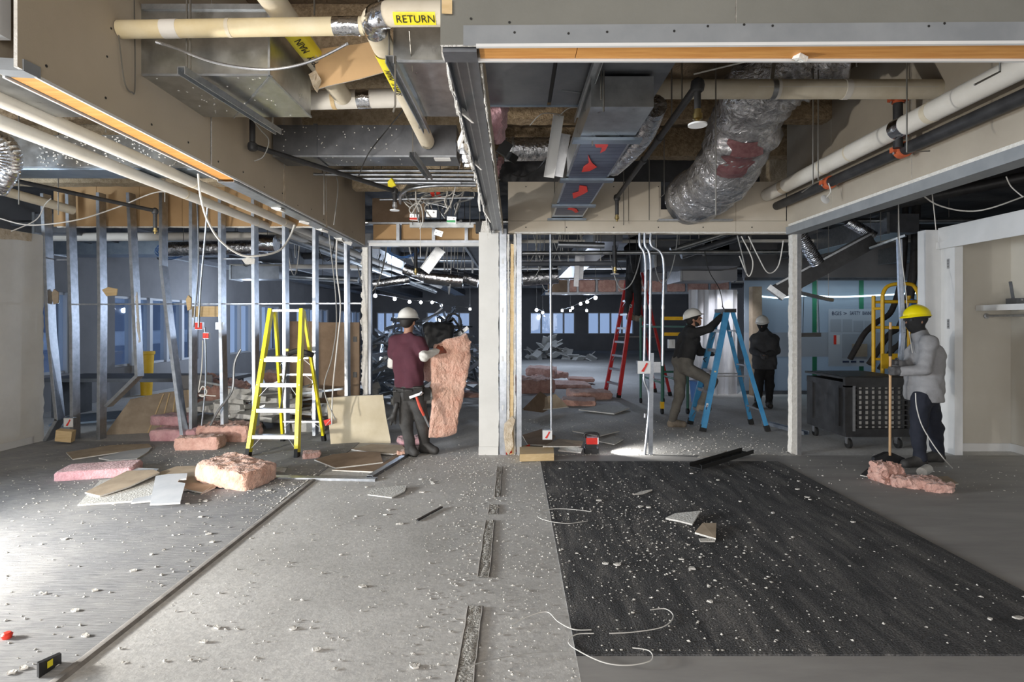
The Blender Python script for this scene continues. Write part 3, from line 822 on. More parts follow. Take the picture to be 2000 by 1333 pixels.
# ---- frosted glass partition far right with green tape strips
gw = thing('wall_glass', 'frosted bluish glass partition with green tape strips at the far right', 'glass wall', (7.2, 12.9, 0)); gw['kind'] = 'structure'
xs = [5.2, 6.35, 7.9, 9.95]
for a, b_ in zip(xs, xs[1:]):
    part('glass_panel', MB().box((a+0.008, 12.9, 0.08), (b_-0.008, 12.915, 2.58)), 'frosted', gw)
for x in (6.80, 7.86):
    part('tape_strip', MB().box((x-0.05, 12.888, 0.1), (x+0.05, 12.897, 2.58)), 'green_tape', gw)
part('rail', MB().box((5.2, 12.86, 0), (9.95, 12.95, 0.08)), 'galv_dark', gw)
part('rail', MB().box((5.2, 12.86, 2.58), (9.95, 12.95, 2.64)), 'galv_dark', gw)
part('band', MB().box((5.2, 12.885, 0.85), (9.95, 12.898, 1.40)), 'banner_grey', gw, 'greyer band across the glass')
part('soffit', MB().box((5.2, 12.8, 2.64), (9.98, 13.0, 3.7)), 'wall_far', gw)
lamp('room_behind_glass', 'AREA', (7.6, 14.6, 1.6), 26, (0.75, 0.88, 1.0), 3.2, (7.6, 12.9, 1.4), 1.8)
mat('duct_lining', (0.055, 0.065, 0.11), (0.08, 0.095, 0.15), 5, 0.4, 0.4)
# ================================================================== CEILING SERVICES
def pipe(name, label, cat, pts, r, m, bands=(), bend=True, n=18, group=None, band_m='pipe_white', parent=None):
    """pipe with jacket bands: bands = list of (t along, length, material)"""
    mb = MB(); mb.tube(pts, r, n)
    o = obj(name, mb, m)
    tag(o, label, cat, group)
    a = Vector(pts[0]); b = Vector(pts[-1]); d = (b-a).normalized()
    for (t, L, bm) in bands:
        c = a.lerp(b, t); k = MB(); k.tube([c - d*L/2, c + d*L/2], r*1.035, n); part('band', k, bm, o)
    return o

def hollow_duct(lo, hi, axis, t=0.012):
    """sheet metal box open at both ends along the axis"""
    mb = MB(); x0,y0,z0 = lo; x1,y1,z1 = hi
    if axis == 'x':
        mb.box((x0,y0,z0),(x1,y1,z0+t)); mb.box((x0,y0,z1-t),(x1,y1,z1)); mb.box((x0,y0,z0+t),(x1,y0+t,z1-t)); mb.box((x0,y1-t,z0+t),(x1,y1,z1-t))
    else:
        mb.box((x0,y0,z0),(x1,y1,z0+t)); mb.box((x0,y0,z1-t),(x1,y1,z1)); mb.box((x0,y0,z0+t),(x0+t,y1,z1-t)); mb.box((x1-t,y0,z0+t),(x1,y1,z1-t))
    return mb

def crumbs_on(mb, x0, x1, y0, y1, z, n, s, seed):
    rnd = random.Random(seed)
    for _ in range(n):
        mb.obox((rnd.uniform(x0,x1), rnd.uniform(y0,y1), z), (s*rnd.uniform(.4,1.4), s*rnd.uniform(.4,1.4), s*.3), (rnd.uniform(-.3,.3), 0, rnd.uniform(0,3)))

# ---- D1: large galvanised duct through the left soffit
d1 = thing('air_duct', 'large shiny galvanised duct poking through the left soffit', 'duct', (-1.7, 3.5, 3.02))
part('casing', MB().box((-3.3, 3.2, 3.02), (-1.38, 3.85, 3.40)), 'galv', d1)
part('flange', MB().bar((-2.09, 3.195, 3.40), (-1.38, 3.195, 3.40), 0.02, 0.03), 'strut', d1)
part('seam', MB().bar((-2.09, 3.197, 3.02), (-1.38, 3.197, 3.02), 0.012, 0.012), 'steel', d1)
part('seam', MB().bar((-1.377, 3.2, 3.02), (-1.377, 3.85, 3.02), 0.012, 0.012), 'steel', d1)
part('seam', MB().bar((-1.379, 3.198, 3.02), (-1.379, 3.198, 3.40), 0.012, 0.012), 'steel', d1)
mb = MB(); mb.prism([(-1.36, 3.2, 3.018), (-1.9, 3.86, 3.018), (-1.91, 3.86, 3.018), (-1.38, 3.2, 3.018)], (0,0,-0.003)); part('crease', mb, 'steel', d1)
mb = MB(); crumbs_on(mb, -2.05, -1.42, 3.23, 3.83, 3.0185, 34, 0.007, 1); part('plaster_splatter', mb, 'gypsum', d1, kind='stuff')
mb = MB(); mb.channel((-1.77, 3.02, 2.99), (-1.66, 4.0, 2.99), 0.045, 0.04, 0.005, (0,0,-1))
st = obj('strut_channel', mb, 'strut'); tag(st, 'slotted grey strut channel slung under the large shiny duct', 'strut')
for (x, y) in ((-1.755, 3.08), (-1.67, 3.93)):
    part('threaded_rod', MB().tube([(x, y, 2.97), (x, y, 4.14)], 0.006, 6), 'rod', st)

# ---- P1, P2, P3, P4: cream insulated pipes of the near left bay
pipe('insulated_pipe', 'yellowed cream pipe across the front of the shiny duct', 'pipe', [(-2.095, 3.02, 3.185), (-0.80, 3.02, 3.205)], 0.046, 'pipe_yellowed',
     [(0.21, 0.085, 'pipe_white'), (0.45, 0.02, 'pipe_cream'), (0.93, 0.14, 'foil_shiny')], n=22)
mb = MB(); mb.tube([(-2.095, 3.02, 3.185), (-2.11, 3.02, 3.185)], 0.058, 22)
pr = pipe('insulated_pipe', 'thick cream return pipe with foil elbow at top centre', 'pipe',
     smoothpath([(-0.22, 2.88, 3.195), (-0.50, 2.88, 3.195), (-0.66, 2.89, 3.195), (-0.735, 2.96, 3.20), (-0.745, 3.10, 3.20), (-0.745, 3.6, 3.19), (-0.745, 4.85, 3.17)], 5), 0.062, 'pipe_cream', n=22)
mb = MB(); mb.tube(smoothpath([(-0.64, 2.885, 3.195), (-0.70, 2.915, 3.197), (-0.738, 2.98, 3.20), (-0.745, 3.05, 3.20)], 5), 0.066, 22); part('foil_elbow', mb, 'foil_shiny', pr)
mb = MB(); mb.tube([(-0.745, 4.83, 3.17), (-0.745, 4.95, 3.165)], [0.062, 0.035], 18); part('end_cap', mb, 'pipe_white', pr)
def wrap_tape(parent, c, d, r, L, a0, a1, nm='label_tape'):
    """curved label strip on a pipe: axis d, angles measured about it"""
    d = Vector(d).normalized(); u = Vector((0,0,1)); x = d.cross(u).normalized(); y = x.cross(d)
    vs = []; k = 8
    for i in range(k+1):
        a = a0 + (a1-a0)*i/k
        o_ = (x*math.cos(a) + y*math.sin(a))*r
        vs.append(Vector(c) - d*L/2 + o_); vs.append(Vector(c) + d*L/2 + o_)
    fs = [(2*i, 2*i+1, 2*i+3, 2*i+2) for i in range(k)]
    m2 = MB(); m2.add(vs, fs); return part(nm, m2, 'yellow_tape', parent), x, y, d
# RETURN tape (faces camera and down)
t1, x_, y_, d_ = wrap_tape(pr, (-0.50, 2.88, 3.195), (1,0,0), 0.0635, 0.21, -PI*0.46, -PI*0.12)
mid = -0.29*PI
c = Vector((-0.495, 2.88, 3.195)) + (x_*math.cos(mid) + y_*math.sin(mid))*0.0655
nrm = (x_*math.cos(mid) + y_*math.sin(mid))
text_part('lettering', 'RETURN', 0.052, 'ink', t1, basis(c, (1,0,0), Vector((1,0,0)).cross(nrm)*-1))
# SUPPLY MAIN tape along the receding part
t2, x_, y_, d_ = wrap_tape(pr, (-0.745, 3.55, 3.19), (0,1,0), 0.0635, 0.62, PI*1.1, PI*1.75)
mid = 1.45*PI; nrm = x_*math.cos(mid) + y_*math.sin(mid); c = Vector((-0.745, 3.55, 3.19)) + nrm*0.0655
for w_, dy in (('SUPPLY', 0.11), ('MAIN', -0.10)): text_part('lettering', w_, 0.055, 'ink', t2, basis(c + Vector((0,dy,0)), (0,-1,0), Vector((0,-1,0)).cross(nrm)*-1))
p3 = pipe('insulated_pipe', 'cream pipe slanting down from the top edge with yellow supply tape', 'pipe', [(-1.27, 2.5, 3.335), (-1.27, 4.2, 3.30)], 0.066, 'pipe_cream', n=22)
t3, x_, y_, d_ = wrap_tape(p3, (-1.27, 3.45, 3.316), (0,1,0), 0.0675, 0.50, PI*1.2, PI*2.0)
mid = 1.62*PI; nrm = x_*math.cos(mid) + y_*math.sin(mid); c = Vector((-1.27, 3.45, 3.316)) + nrm*0.0695
for w_, dy in (('SUPPLY', 0.12), ('MAIN', -0.11)): text_part('lettering', w_, 0.062, 'ink', t3, basis(c + Vector((0,dy,0)), (0,-1,0), Vector((0,-1,0)).cross(nrm)*-1))
pipe('insulated_pipe', 'short white pipe with foil band behind the brown board', 'pipe', [(-1.55, 4.3, 3.31), (-0.80, 4.3, 3.33)], 0.07, 'pipe_white', [(0.55, 0.1, 'foil_shiny'), (0.25, 0.03, 'pine')], n=20)
# brown gypsum scrap hanging among the pipes
mb = MB(); q = [P(612,97,3.55), P(700,86,3.5), P(741,78,3.5), P(752,108,3.52), P(763,137,3.55), P(700,155,3.6), P(640,168,3.6), P(614,176,3.6), P(618,150,3.58)]
mb.prism(q, (0.0, 0.02, 0.006), 0, 1)
bs = obj('hanging_board_scrap', mb, ['cardboard', 'gypsum']); tag(bs, 'brown torn drywall scrap hanging between the cream pipes', 'board scrap')
mb = MB(); mb.prism([P(604,148,3.55), P(618,140,3.5), P(628,158,3.52), P(620,182,3.55), P(612,170,3.5)], (0.0, -0.012, 0.004)); part('torn_flap', mb, 'torn_paper', bs)
# flexible metal conduit looping under the cream pipe
def wirepath(name, label, pts, r, m, cat='cable', group=None, k=8, n=6):
    mb = MB(); mb.tube(smoothpath(pts, k), r, n)
    o = obj(name, mb, m); return tag(o, label, cat, group)
mb = MB()
cp_ = smoothpath([P(305,82,3.0), P(350,97,2.98), P(420,122,2.96), P(500,135,2.95), P(560,132,2.97), P(620,115,3.0), P(680,85,3.02)], 26)
mb.tube(cp_, [0.0085 if i % 2 else 0.0065 for i in range(len(cp_))], 8)
tag(obj('armoured_cable', mb, 'aluminium'), 'ribbed metal-clad cable sagging below the yellowed pipe', 'cable')

# ---- D2: shiny duct box below the return pipe
d2 = thing('air_duct', 'short shiny duct box under the return pipe at top centre', 'duct', (-0.5, 3.5, 3.05))
part('casing', MB().box((-0.665, 3.12, 3.06), (-0.34, 3.95, 3.275)), 'galv', d2)
part('seam', MB().bar((-0.665, 3.118, 3.06), (-0.34, 3.118, 3.06), 0.012, 0.014), 'steel', d2)
mb = MB(); mb.channel((-0.655, 2.98, 3.03), (-0.635, 4.1, 3.03), 0.045, 0.04, 0.005, (0,0,-1)); sc2 = obj('strut_channel', mb, 'strut'); tag(sc2, 'grey strut channel beside the short duct box at top centre', 'strut')
for y in (3.05, 4.02): part('threaded_rod', MB().tube([(-0.673, y, 3.0), (-0.673, y, 4.14)], 0.006, 6), 'rod', sc2)

# ---- D3: grey duct crossing behind the left soffit
d3 = thing('air_duct', 'long plain grey duct crossing behind the left soffit', 'duct', (-1.2, 5.0, 3.05))
part('casing', MB().box((-2.08, 4.9, 3.06), (-0.5, 5.2, 3.33)), 'galv_dark', d3)
part('seam', MB().bar((-2.08, 4.897, 3.06), (-0.5, 4.897, 3.06), 0.012, 0.014), 'steel', d3)
part('label_plate', MB().box((-0.70, 4.93, 3.052), (-0.56, 5.02, 3.06)), 'white_paint', d3)
part('joint', MB().box((-1.73, 4.892, 3.05), (-1.70, 5.2, 3.34)), 'galv_dark', d3)
mb = MB(); crumbs_on(mb, -2.0, -0.9, 4.92, 5.18, 3.058, 20, 0.007, 2)
rnd = random.Random(5)
for _ in range(40): mb.obox((rnd.uniform(-2.0, -1.0), 4.897, rnd.uniform(3.1, 3.32)), (0.008, 0.003, 0.008))
part('plaster_splatter', mb, 'gypsum', d3, kind='stuff')
mb = MB(); mb.channel(P(805,296,4.75), P(840,345,5.3), 0.05, 0.045, 0.005, (0,0,-1)); s3 = obj('strut_channel', mb, 'strut'); tag(s3, 'grey strut channel under the right end of the plain grey duct', 'strut')
part('threaded_rod', MB().tube([P(806,296,4.8), P(806,296,4.8)+Vector((0,0,0.9))], 0.005, 6), 'rod', s3)

# ---- conduits crossing behind it
for k, (y1, Yd, xa, xb) in enumerate(((333, 5.9, 640, 945), (341, 5.95, 600, 935), (349, 6.05, 700, 935), (356, 6.15, 715, 900))):
    mb = MB(); mb.tube([P(xa, y1, Yd), P(xb, y1+1, Yd)], 0.017 if k < 2 else 0.022, 10)
    co_ = obj('conduit', mb, 'steel'); hang(co_, [P(xa+30, y1, Yd), P(xb-40, y1, Yd)])
    tag(co_, ['topmost of the steel conduits crossing under the plain grey duct', 'second steel conduit under the plain grey duct, longest of them', 'third steel conduit under the plain grey duct', 'lowest steel conduit under the plain grey duct'][k], 'conduit', 'conduits over the left opening')
for k in range(3):
    pts = [P(930, 352+k*5, 6.3), P(860, 352+k*5, 6.3), P(820-k*8, 356+k*6, 6.4), P(795-k*6, 366+k*7, 6.8), P(790-k*4, 385+k*6, 7.6)]
    wirepath('bent_conduit', ['upper', 'middle', 'lower'][k] + ' bent conduit curving back above the left opening', pts, 0.02, 'steel', 'conduit', 'bent conduits above the left opening', n=10)
pipe('steel_rail', 'thin steel rail above the hanging junction boxes', 'rail', [P(742,390,7.2), P(926,386,7.2)], 0.016, 'steel', n=8)

# ---- black sprinkler branch lines with heads
def sprinkler_head(parent, p, esc=True, m='brass', s=1.0):
    mb = MB().lathe(p, [(0.018*s, 0.0), (0.018*s, -0.02*s), (0.024*s, -0.022*s), (0.024*s, -0.045*s), (0.012*s, -0.05*s), (0.012*s, -0.07*s)][::-1], 12); part('nozzle', mb, m, parent)
    if esc:
        mb = MB().lathe(Vector(p)+Vector((0,0,-0.078*s)), [(0.045*s, 0), (0.045*s, 0.008*s), (0.02*s, 0.012*s)], 20); part('escutcheon', mb, 'white_paint', parent)
def elbow(parent, p, r):
    mb = MB().lathe(Vector(p)-Vector((0,0,r*1.5)), [(r*.9, 0), (r*1.25, r*.3), (r*1.4, r*1.2), (r*1.25, r*2.2), (r*.5, r*2.8)], 14); part('elbow', mb, 'black_pipe', parent)
a, b = P(493,285,4.42), P(771,373,5.9)
s1 = pipe('sprinkler_pipe', 'black sprinkler pipe slanting below the plain grey duct', 'pipe', [a, b], 0.022, 'black_pipe', n=12)
part('riser', MB().tube([a, a+Vector((0,0,0.22))], 0.022, 12), 'black_pipe', s1); elbow(s1, a, 0.026); elbow(s1, b, 0.026)
part('drop', MB().tube([b, b-Vector((0,0,0.12))], 0.022, 12), 'black_pipe', s1); sprinkler_head(s1, b-Vector((0,0,0.12)), True, 'aluminium', 1.1)
a, b = P(-40,338,5.3), P(303,412,6.6)
s2 = pipe('sprinkler_pipe', 'black sprinkler pipe on the left in front of the kraft band', 'pipe', [a, b], 0.022, 'black_pipe', n=12)
elbow(s2, b, 0.026); part('drop', MB().tube([b, b-Vector((0,0,0.20))], 0.022, 12), 'black_pipe', s2); sprinkler_head(s2, b-Vector((0,0,0.20)), False)
a, b = Vector((1.10, 3.42, 3.06)), Vector((1.17, 6.5, 3.06))
s4 = pipe('sprinkler_pipe', 'black sprinkler pipe running away in the middle, white disc head at its near end', 'pipe', [a, b], 0.024, 'black_pipe', n=14)
for t in (0.33, 0.52):
    c = a.lerp(b, t); part('coupling', MB().tube([c-Vector((0,.04,0)), c+Vector((0,.04,0))], 0.031, 14), 'black_pipe', s4)
elbow(s4, a, 0.030); elbow(s4, b, 0.028)
part('drop', MB().tube([a, a-Vector((0,0,0.15))], 0.020, 12), 'black_pipe', s4); sprinkler_head(s4, a-Vector((0,0,0.15)), True, 'brass', 1.25)
part('drop', MB().tube([b, b-Vector((0,0,0.2))], 0.022, 12), 'black_pipe', s4); sprinkler_head(s4, b-Vector((0,0,0.2)), False, 'brass', 1.1)
part('hanger_rod', MB().tube([a.lerp(b, .2)+Vector((0,0,.02)), a.lerp(b, .2)+Vector((0,0,1.0))], 0.006, 6), 'rod', s4)

# ---- two long white pipes on the left, and neighbours
for k, (X, lab) in enumerate(((-3.15, 'upper of the two long white pipes receding on the left'), (-3.52, 'lower of the two long white pipes receding on the left'))):
    pipe('insulated_pipe', lab, 'pipe', [(X, 2.6, 3.0), (X, 12.5, 3.0)], 0.052, 'pipe_white', [(0.30+.05*k, 0.03, 'pipe_cream'), (0.52, 0.03, 'pipe_cream')], group='long white pipes on the left', n=20)
pipe('insulated_pipe', 'short cream pipe at the left edge above the white wall', 'pipe', [P(-30,363,6.3), P(143,411,7.2)], 0.055, 'pipe_cream', n=16)
pipe('insulated_pipe', 'white pipe behind the timber edge of the left soffit', 'pipe', [P(-30,190,4.5), P(125,200,4.5)], 0.075, 'pipe_white', n=16)
d4 = thing('air_duct', 'splattered galvanised duct crossing behind the two white pipes on the left', 'duct', (-4.4, 5.4, 3.0))
part('casing', MB().box((-6.6, 5.25, 3.06), (-2.30, 5.65, 3.36)), 'galv', d4)
part('seam', MB().bar((-6.6, 5.247, 3.06), (-2.3, 5.247, 3.06), 0.012, 0.014), 'steel', d4)
part('lining', MB().box((-5.6, 5.30, 3.052), (-2.6, 5.60, 3.06)), 'galv_blue', d4)
mb = MB(); rnd = random.Random(8)
for _ in range(260): mb.obox((rnd.uniform(-4.4, -2.4), 5.246, 3.07 + 0.28*rnd.random()), (0.006+0.014*rnd.random(), 0.003, 0.010), (0, rnd.uniform(-.5,.5), 0))
part('plaster_splatter', mb, 'gypsum', d4, kind='stuff')
# crinkled foil duct at the left edge
mb = MB(); pth = smoothpath([P(-40,262,4.9), P(10,285,4.9), P(18,325,4.95), P(-10,370,5.0)], 16)
mb.tube(pth, [0.085 + (0.007 if i % 2 else 0) for i in range(len(pth))], 18); tag(obj('flex_duct', mb, 'foil_shiny'), 'crinkled bare foil flex duct at the left edge', 'duct')

# ---- big plain duct at top centre right
d5 = thing('air_duct', 'wide dark grey duct seen from below behind the front soffit', 'duct', (0.3, 3.2, 3.1))
part('casing', MB().box((-0.27, 2.42, 3.10), (0.22, 3.86, 3.50)), 'galv_dark', d5)
part('casing', MB().box((0.245, 2.42, 3.10), (0.91, 3.86, 3.50)), 'galv_dark', d5)
part('joint_gap', MB().box((0.20, 2.44, 3.115), (0.26, 3.84, 3.49)), 'ink', d5)
for (a, b) in (((0.26, 3.1), (0.60, 2.6)), ((0.30, 3.6), (0.85, 3.75)), ((0.30, 3.15), (0.9, 2.75))):
    part('crease', MB().bar((a[0], a[1], 3.098), (b[0], b[1], 3.098), 0.006, 0.004), 'galv', d5)
part('edge_strip', MB().bar((-0.27, 3.858, 3.098), (0.91, 3.858, 3.098), 0.012, 0.012), 'galv_blue', d5)
part('threaded_rod', MB().tube([(0.52, 3.32, 2.86), (0.52, 3.32, 4.14)], 0.006, 6), 'rod', d5)
mb = MB(); mb.channel((0.46, 2.7, 3.075), (0.445, 4.0, 3.075), 0.05, 0.04, 0.005, (0,0,-1)); tag(obj('strut_channel', mb, 'strut'), 'strut channel under the wide dark grey duct', 'strut')

# ---- small blue-lined duct with red spray marks, receding to the header
d6 = thing('air_duct', 'narrow duct with ribbed blue underside and red spray marks', 'duct', (0.65, 5.2, 2.88))
x0, x1 = 0.45, 0.82
part('casing', MB().box((x0, 3.35, 2.90), (x1, 6.99, 3.08)), 'galv', d6)
ny = 30
for k in range(ny):
    ya = 4.02 + (6.7-4.02)*k/ny; yb_ = ya + (6.7-4.02)/ny - 0.006
    part('rib', MB().box((x0+0.02, ya, 2.893), (x1-0.02, yb_, 2.90)), 'duct_lining', d6)
for yy in (3.92, 5.02, 6.12, 6.93):
    part('strap', MB().box((x0-0.05, yy-0.045, 2.872), (x1+0.05, yy+0.045, 2.892)), 'galv_blue', d6)
for (pts) in ([(1160,278),(1180,275),(1188,283),(1182,294),(1172,299),(1176,288),(1164,288)],
              [(1148,302),(1156,318),(1166,326),(1152,334),(1136,336),(1140,325),(1150,318)],
              [(1132,362),(1146,364),(1148,374),(1138,380),(1120,388),(1118,378),(1130,374)],
              [(1112,405),(1126,408),(1130,414),(1124,416),(1118,411),(1108,409)]):
    q = []
    for (px, py) in pts:
        Yq = FP*(2.8895-EYE)/(630-py); q.append(Vector(((px-1005)*Yq/FP, Yq, 2.8895)))
    mb = MB(); mb.prism(q, (0,0,-0.002)); part('spray_mark', mb, 'red_paint', d6)
mb = MB(); pth = smoothpath([(0.92, 3.75, 3.06), (0.93, 4.1, 3.0), (0.90, 4.5, 2.98), (0.87, 5.0, 3.0)], 5); mb.tube(pth, 0.085, 14); tag(obj('foil_duct_scrap', mb, 'foil'), 'crumpled foil insulation along the narrow duct', 'insulation')
# round foil duct behind
mb = MB(); mb.tube([P(985,292,5.6), P(1125,290,5.6)], 0.115, 20); ro = obj('round_duct', mb, 'foil'); tag(ro, 'round silver duct behind the torn centre track', 'duct')
part('duct_band', MB().tube([P(1000,292,5.6), P(1004,292,5.6)], 0.12, 20), 'strut', ro)
# white light fixture hanging askew
lf = thing('light_fixture', 'white fluorescent fixture tray hanging askew on end', 'light fixture', tuple(P(1090,350,4.9)))
mb = MB(); mb.channel(P(1072,347,4.9), P(1091,226,4.8), 0.09, 0.05, 0.004, (0,-1,0.1)); part('tray', mb, 'white_paint', lf)
mb = MB(); mb.bar(P(1088,345,4.95), P(1103,262,4.9), 0.10, 0.02, (0,-1,0)); part('reflector', mb, 'aluminium', lf)
part('wire', MB().tube(smoothpath([P(1091,228,4.8), P(1110,212,4.6), P(1135,210,4.3)], 5), 0.004, 5), 'wire_white', lf)

# ---- insulated flex duct, huge, curving down to the header
fd = thing('flex_duct', 'huge silver-jacketed flexible duct curving down into the header', 'duct', tuple(P(1360,430,6.9)))
pth = smoothpath([P(1640,108,4.75), P(1575,118,4.8), P(1510,150,4.95), P(1470,200,5.2), P(1447,262,5.55), P(1420,325,6.0), P(1385,368,6.5), P(1345,390,6.98)], 9)
mb = MB(); n = 28; k = len(pth)
rs = [0.30 + 0.018*math.sin(i*1.3) + 0.012*math.sin(i*0.55+1) + 0.01*noise.noise(Vector((i*.9, 0, 0))) for i in range(k)]
mb.tube(pth, rs, n)
vv = []
for i, v in enumerate(mb.v):
    ring = pth[min(i//n, k-1)]; dv = Vector(v) - ring
    f = 1 + 0.09*noise.noise(Vector(v)*4.5) + 0.05*noise.noise(Vector(v)*12)
    vv.append(tuple(ring + Vector((dv.x*f*1.08, dv.y*f*0.9, dv.z*f))))
mb.v = vv
part('jacket', mb, 'duct_jacket', fd, angle=60)
mb2 = MB(); ring = []
for i in range(int(k*.44), int(k*.62)):
    row = []
    for j in (19, 20, 21, 22, 23):
        v = Vector(mb.v[i*n + j]) + fd.location - fd.location; row.append(v)
    ring.append(row)
# printed pink label on the jacket, lying on its near side
nr = len(ring)
best = None
i0, i1 = int(k*.50), int(k*.68)
vs = []; fs = []
for i in range(i0, i1):
    c_ = pth[i]
    ang = []
    rows = [(Vector(mb.v[i*n+j]) + fd.location, j) for j in range(n)]
    rows.sort(key=lambda q: q[0].y*.9 + q[0].x*.12 + q[0].z*.1)
    j0 = rows[0][1]
    for dj in (-2, -1, 0, 1, 2):
        v = Vector(mb.v[i*n + (j0+dj) % n]) + fd.location
        vs.append(v + (v - c_).normalized()*0.004)
kk = i1-i0
for i in range(kk-1):
    for j in range(4): fs.append((i*5+j, i*5+j+1, (i+1)*5+j+1, (i+1)*5+j))
m3 = MB(); m3.add(vs, fs); mat('faded_pink', (0.20, 0.085, 0.095), (0.30, 0.16, 0.165), 20, 0.3, 0.4, bump=0.5, bscale=25)
part('printed_label', m3, 'faded_pink', fd, 'faded pink print on the jacket')
mb = MB(); mb.tube([pth[-3], pth[-1] + (pth[-1]-pth[-2])*0.5], 0.31, 24); part('duct_collar', mb, 'galv_dark', fd)
part('strap', MB().box((1.75, 6.90, 2.865), (2.65, 6.99, 2.885)), 'strut', fd)
part('hanger_strap', MB().bar(P(1515,100,4.6), P(1507,165,4.55), 0.03, 0.003), 'strut', fd)

# ---- right bay pipes
p7 = pipe('insulated_pipe', 'cream pipe crossing in front of the huge flexible duct', 'pipe', [(1.10, 4.5, 3.475), (3.40, 4.5, 3.475)], 0.075, 'pipe_cream', [(0.42, 0.04, 'pipe_white'), (0.66, 0.05, 'pipe_white')], n=22)
part('seam_lap', MB().bar((1.9, 4.428, 3.465), (3.3, 4.428, 3.465), 0.006, 0.004), 'pipe_white', p7)
part('hanger_strap', MB().tube([(2.02, 4.5, 3.475), (2.06, 4.5, 3.475)], 0.079, 22), 'strut', p7)
p8 = pipe('insulated_pipe', 'thick white pipe receding along the right soffit', 'pipe', [(3.10, 2.4, 3.195), (3.10, 6.98, 3.195)], 0.078, 'pipe_white',
     [(0.40, 0.05, 'pipe_cream'), (0.62, 0.02, 'pipe_cream'), (0.72, 0.02, 'pipe_cream'), (0.9, 0.09, 'torn_paper')], n=24)
part('foil_patch', MB().tube([(3.10, 4.50, 3.195), (3.10, 4.62, 3.195)], 0.082, 24), 'foil_shiny', p8)
p9 = pipe('sprinkler_main', 'black sprinkler main with orange couplings along the right soffit', 'pipe', [(3.22, 2.3, 3.06), (3.22, 6.99, 3.06)], 0.05, 'black_pipe', n=20)
def coupling(parent, c, ax, r):
    c = Vector(c); ax = Vector(ax).normalized()
    mb = MB(); mb.tube([c-ax*.035, c-ax*.03, c+ax*.03, c+ax*.035], [r*1.1, r*1.3, r*1.3, r*1.1], 20)
    u = Vector((1,0,0)) if abs(ax.x) < .5 else Vector((0,1,0))
    for s in (-1, 1): mb.obox(c + u*s*r*1.45, (0.04, 0.05, 0.04))
    o = part('coupling', mb, 'orange_iron', parent, 'orange grooved pipe coupling')
    for s in (-1, 1):
        part('bolt', MB().tube([c + u*s*r*1.5 - Vector((0,0,.035)), c + u*s*r*1.5 + Vector((0,0,.035))], 0.008, 6), 'aluminium', o)
coupling(p9, (3.22, 4.72, 3.06), (0,1,0), 0.05); coupling(p9, (3.22, 5.82, 3.06), (0,1,0), 0.05)
part('riser', MB().tube([(3.14, 4.66, 3.06), (3.14, 4.66, 3.50)], 0.036, 16), 'black_pipe', p9)
coupling(p9, (3.14, 4.66, 3.17), (0,0,1), 0.036); coupling(p9, (3.14, 4.66, 3.46), (0,0,1), 0.036)
hk = thing('hanging_escutcheon', 'white disc cap dangling from the black sprinkler main', 'cap', tuple(P(1612,400,5.7)))
mb = MB().lathe(P(1611,390,5.75), [(0.045, 0), (0.05, 0.004), (0.02, 0.012)], 18, Euler((1.2, 0.5, 0)).to_matrix()); part('disc', mb, 'white_paint', hk)
part('wire', MB().tube(smoothpath([P(1618,358,5.75), P(1622,375,5.75), P(1612,388,5.75)], 4), 0.006, 6), 'wire_white', hk)

# ---- torn track of the removed centre partition
ct = thing('torn_track', 'steel ceiling track with ragged drywall strips, left from the removed partition', 'track', (-0.2, 2.4, 2.75))
mb = MB(); mb.channel((-0.215, 2.36, 2.76), (-0.215, 6.98, 2.76), 0.13, 0.05, 0.004, (0,0,-1)); part('track', mb, 'galv_dark', ct)
for dx in (-0.035, 0.01):
    part('track_rib', MB().bar((-0.215+dx, 2.36, 2.757), (-0.215+dx, 6.98, 2.757), 0.006, 0.005), 'strut', ct)
for (X, amp, top, seed, zb0) in ((-0.292, 0.05, 2.99, 51, 2.75), (-0.137, 0.014, 2.84, 52, 2.72)):
    low = jag((X, 2.38, zb0), (X, 6.95, zb0), 70, amp, (0,0,1), seed)
    mb = MB(); mb.prism(low + jag((X, 6.95, top), (X, 2.38, top), 40, amp*1.3, (0,0,1), seed+5), (-0.014, 0, 0), 0, 1); part('drywall_strip', mb, ['torn_paper', 'gypsum'], ct)
    jp = jag((X-.005, 2.4, zb0-0.004), (X-.005, 6.9, zb0-0.004), 60, amp*.6, (0.3,0,1), seed+9); mb = MB(); mb.tube(jp, [0.003+0.005*random.random() for _ in jp], 6); part('torn_edge', mb, 'gypsum', ct, angle=80)
for (yy, a, L) in ((2.95, 0.4, 0.13), (3.3, -0.5, 0.16), (3.9, 0.3, 0.12), (4.7, -0.2, 0.25), (5.4, 0.3, 0.22), (6.0, -0.1, 0.3)):
    mb = MB(); mb.prism([Vector((-0.31, yy, 2.80)), Vector((-0.30, yy+0.10, 2.82)), Vector((-0.29+a*.1, yy+0.08, 2.80-L*.6)), Vector((-0.27+a*.12, yy+0.02, 2.80-L)), Vector((-0.30, yy+0.02, 2.80-L*.5))], (0.012, 0, 0)); part('hanging_shred', mb, 'gypsum', ct)
mb = MB(); mb.tube(smoothpath([P(948,90,3.3), P(955,130,3.4), P(952,175,3.7)], 4), 0.01, 5)

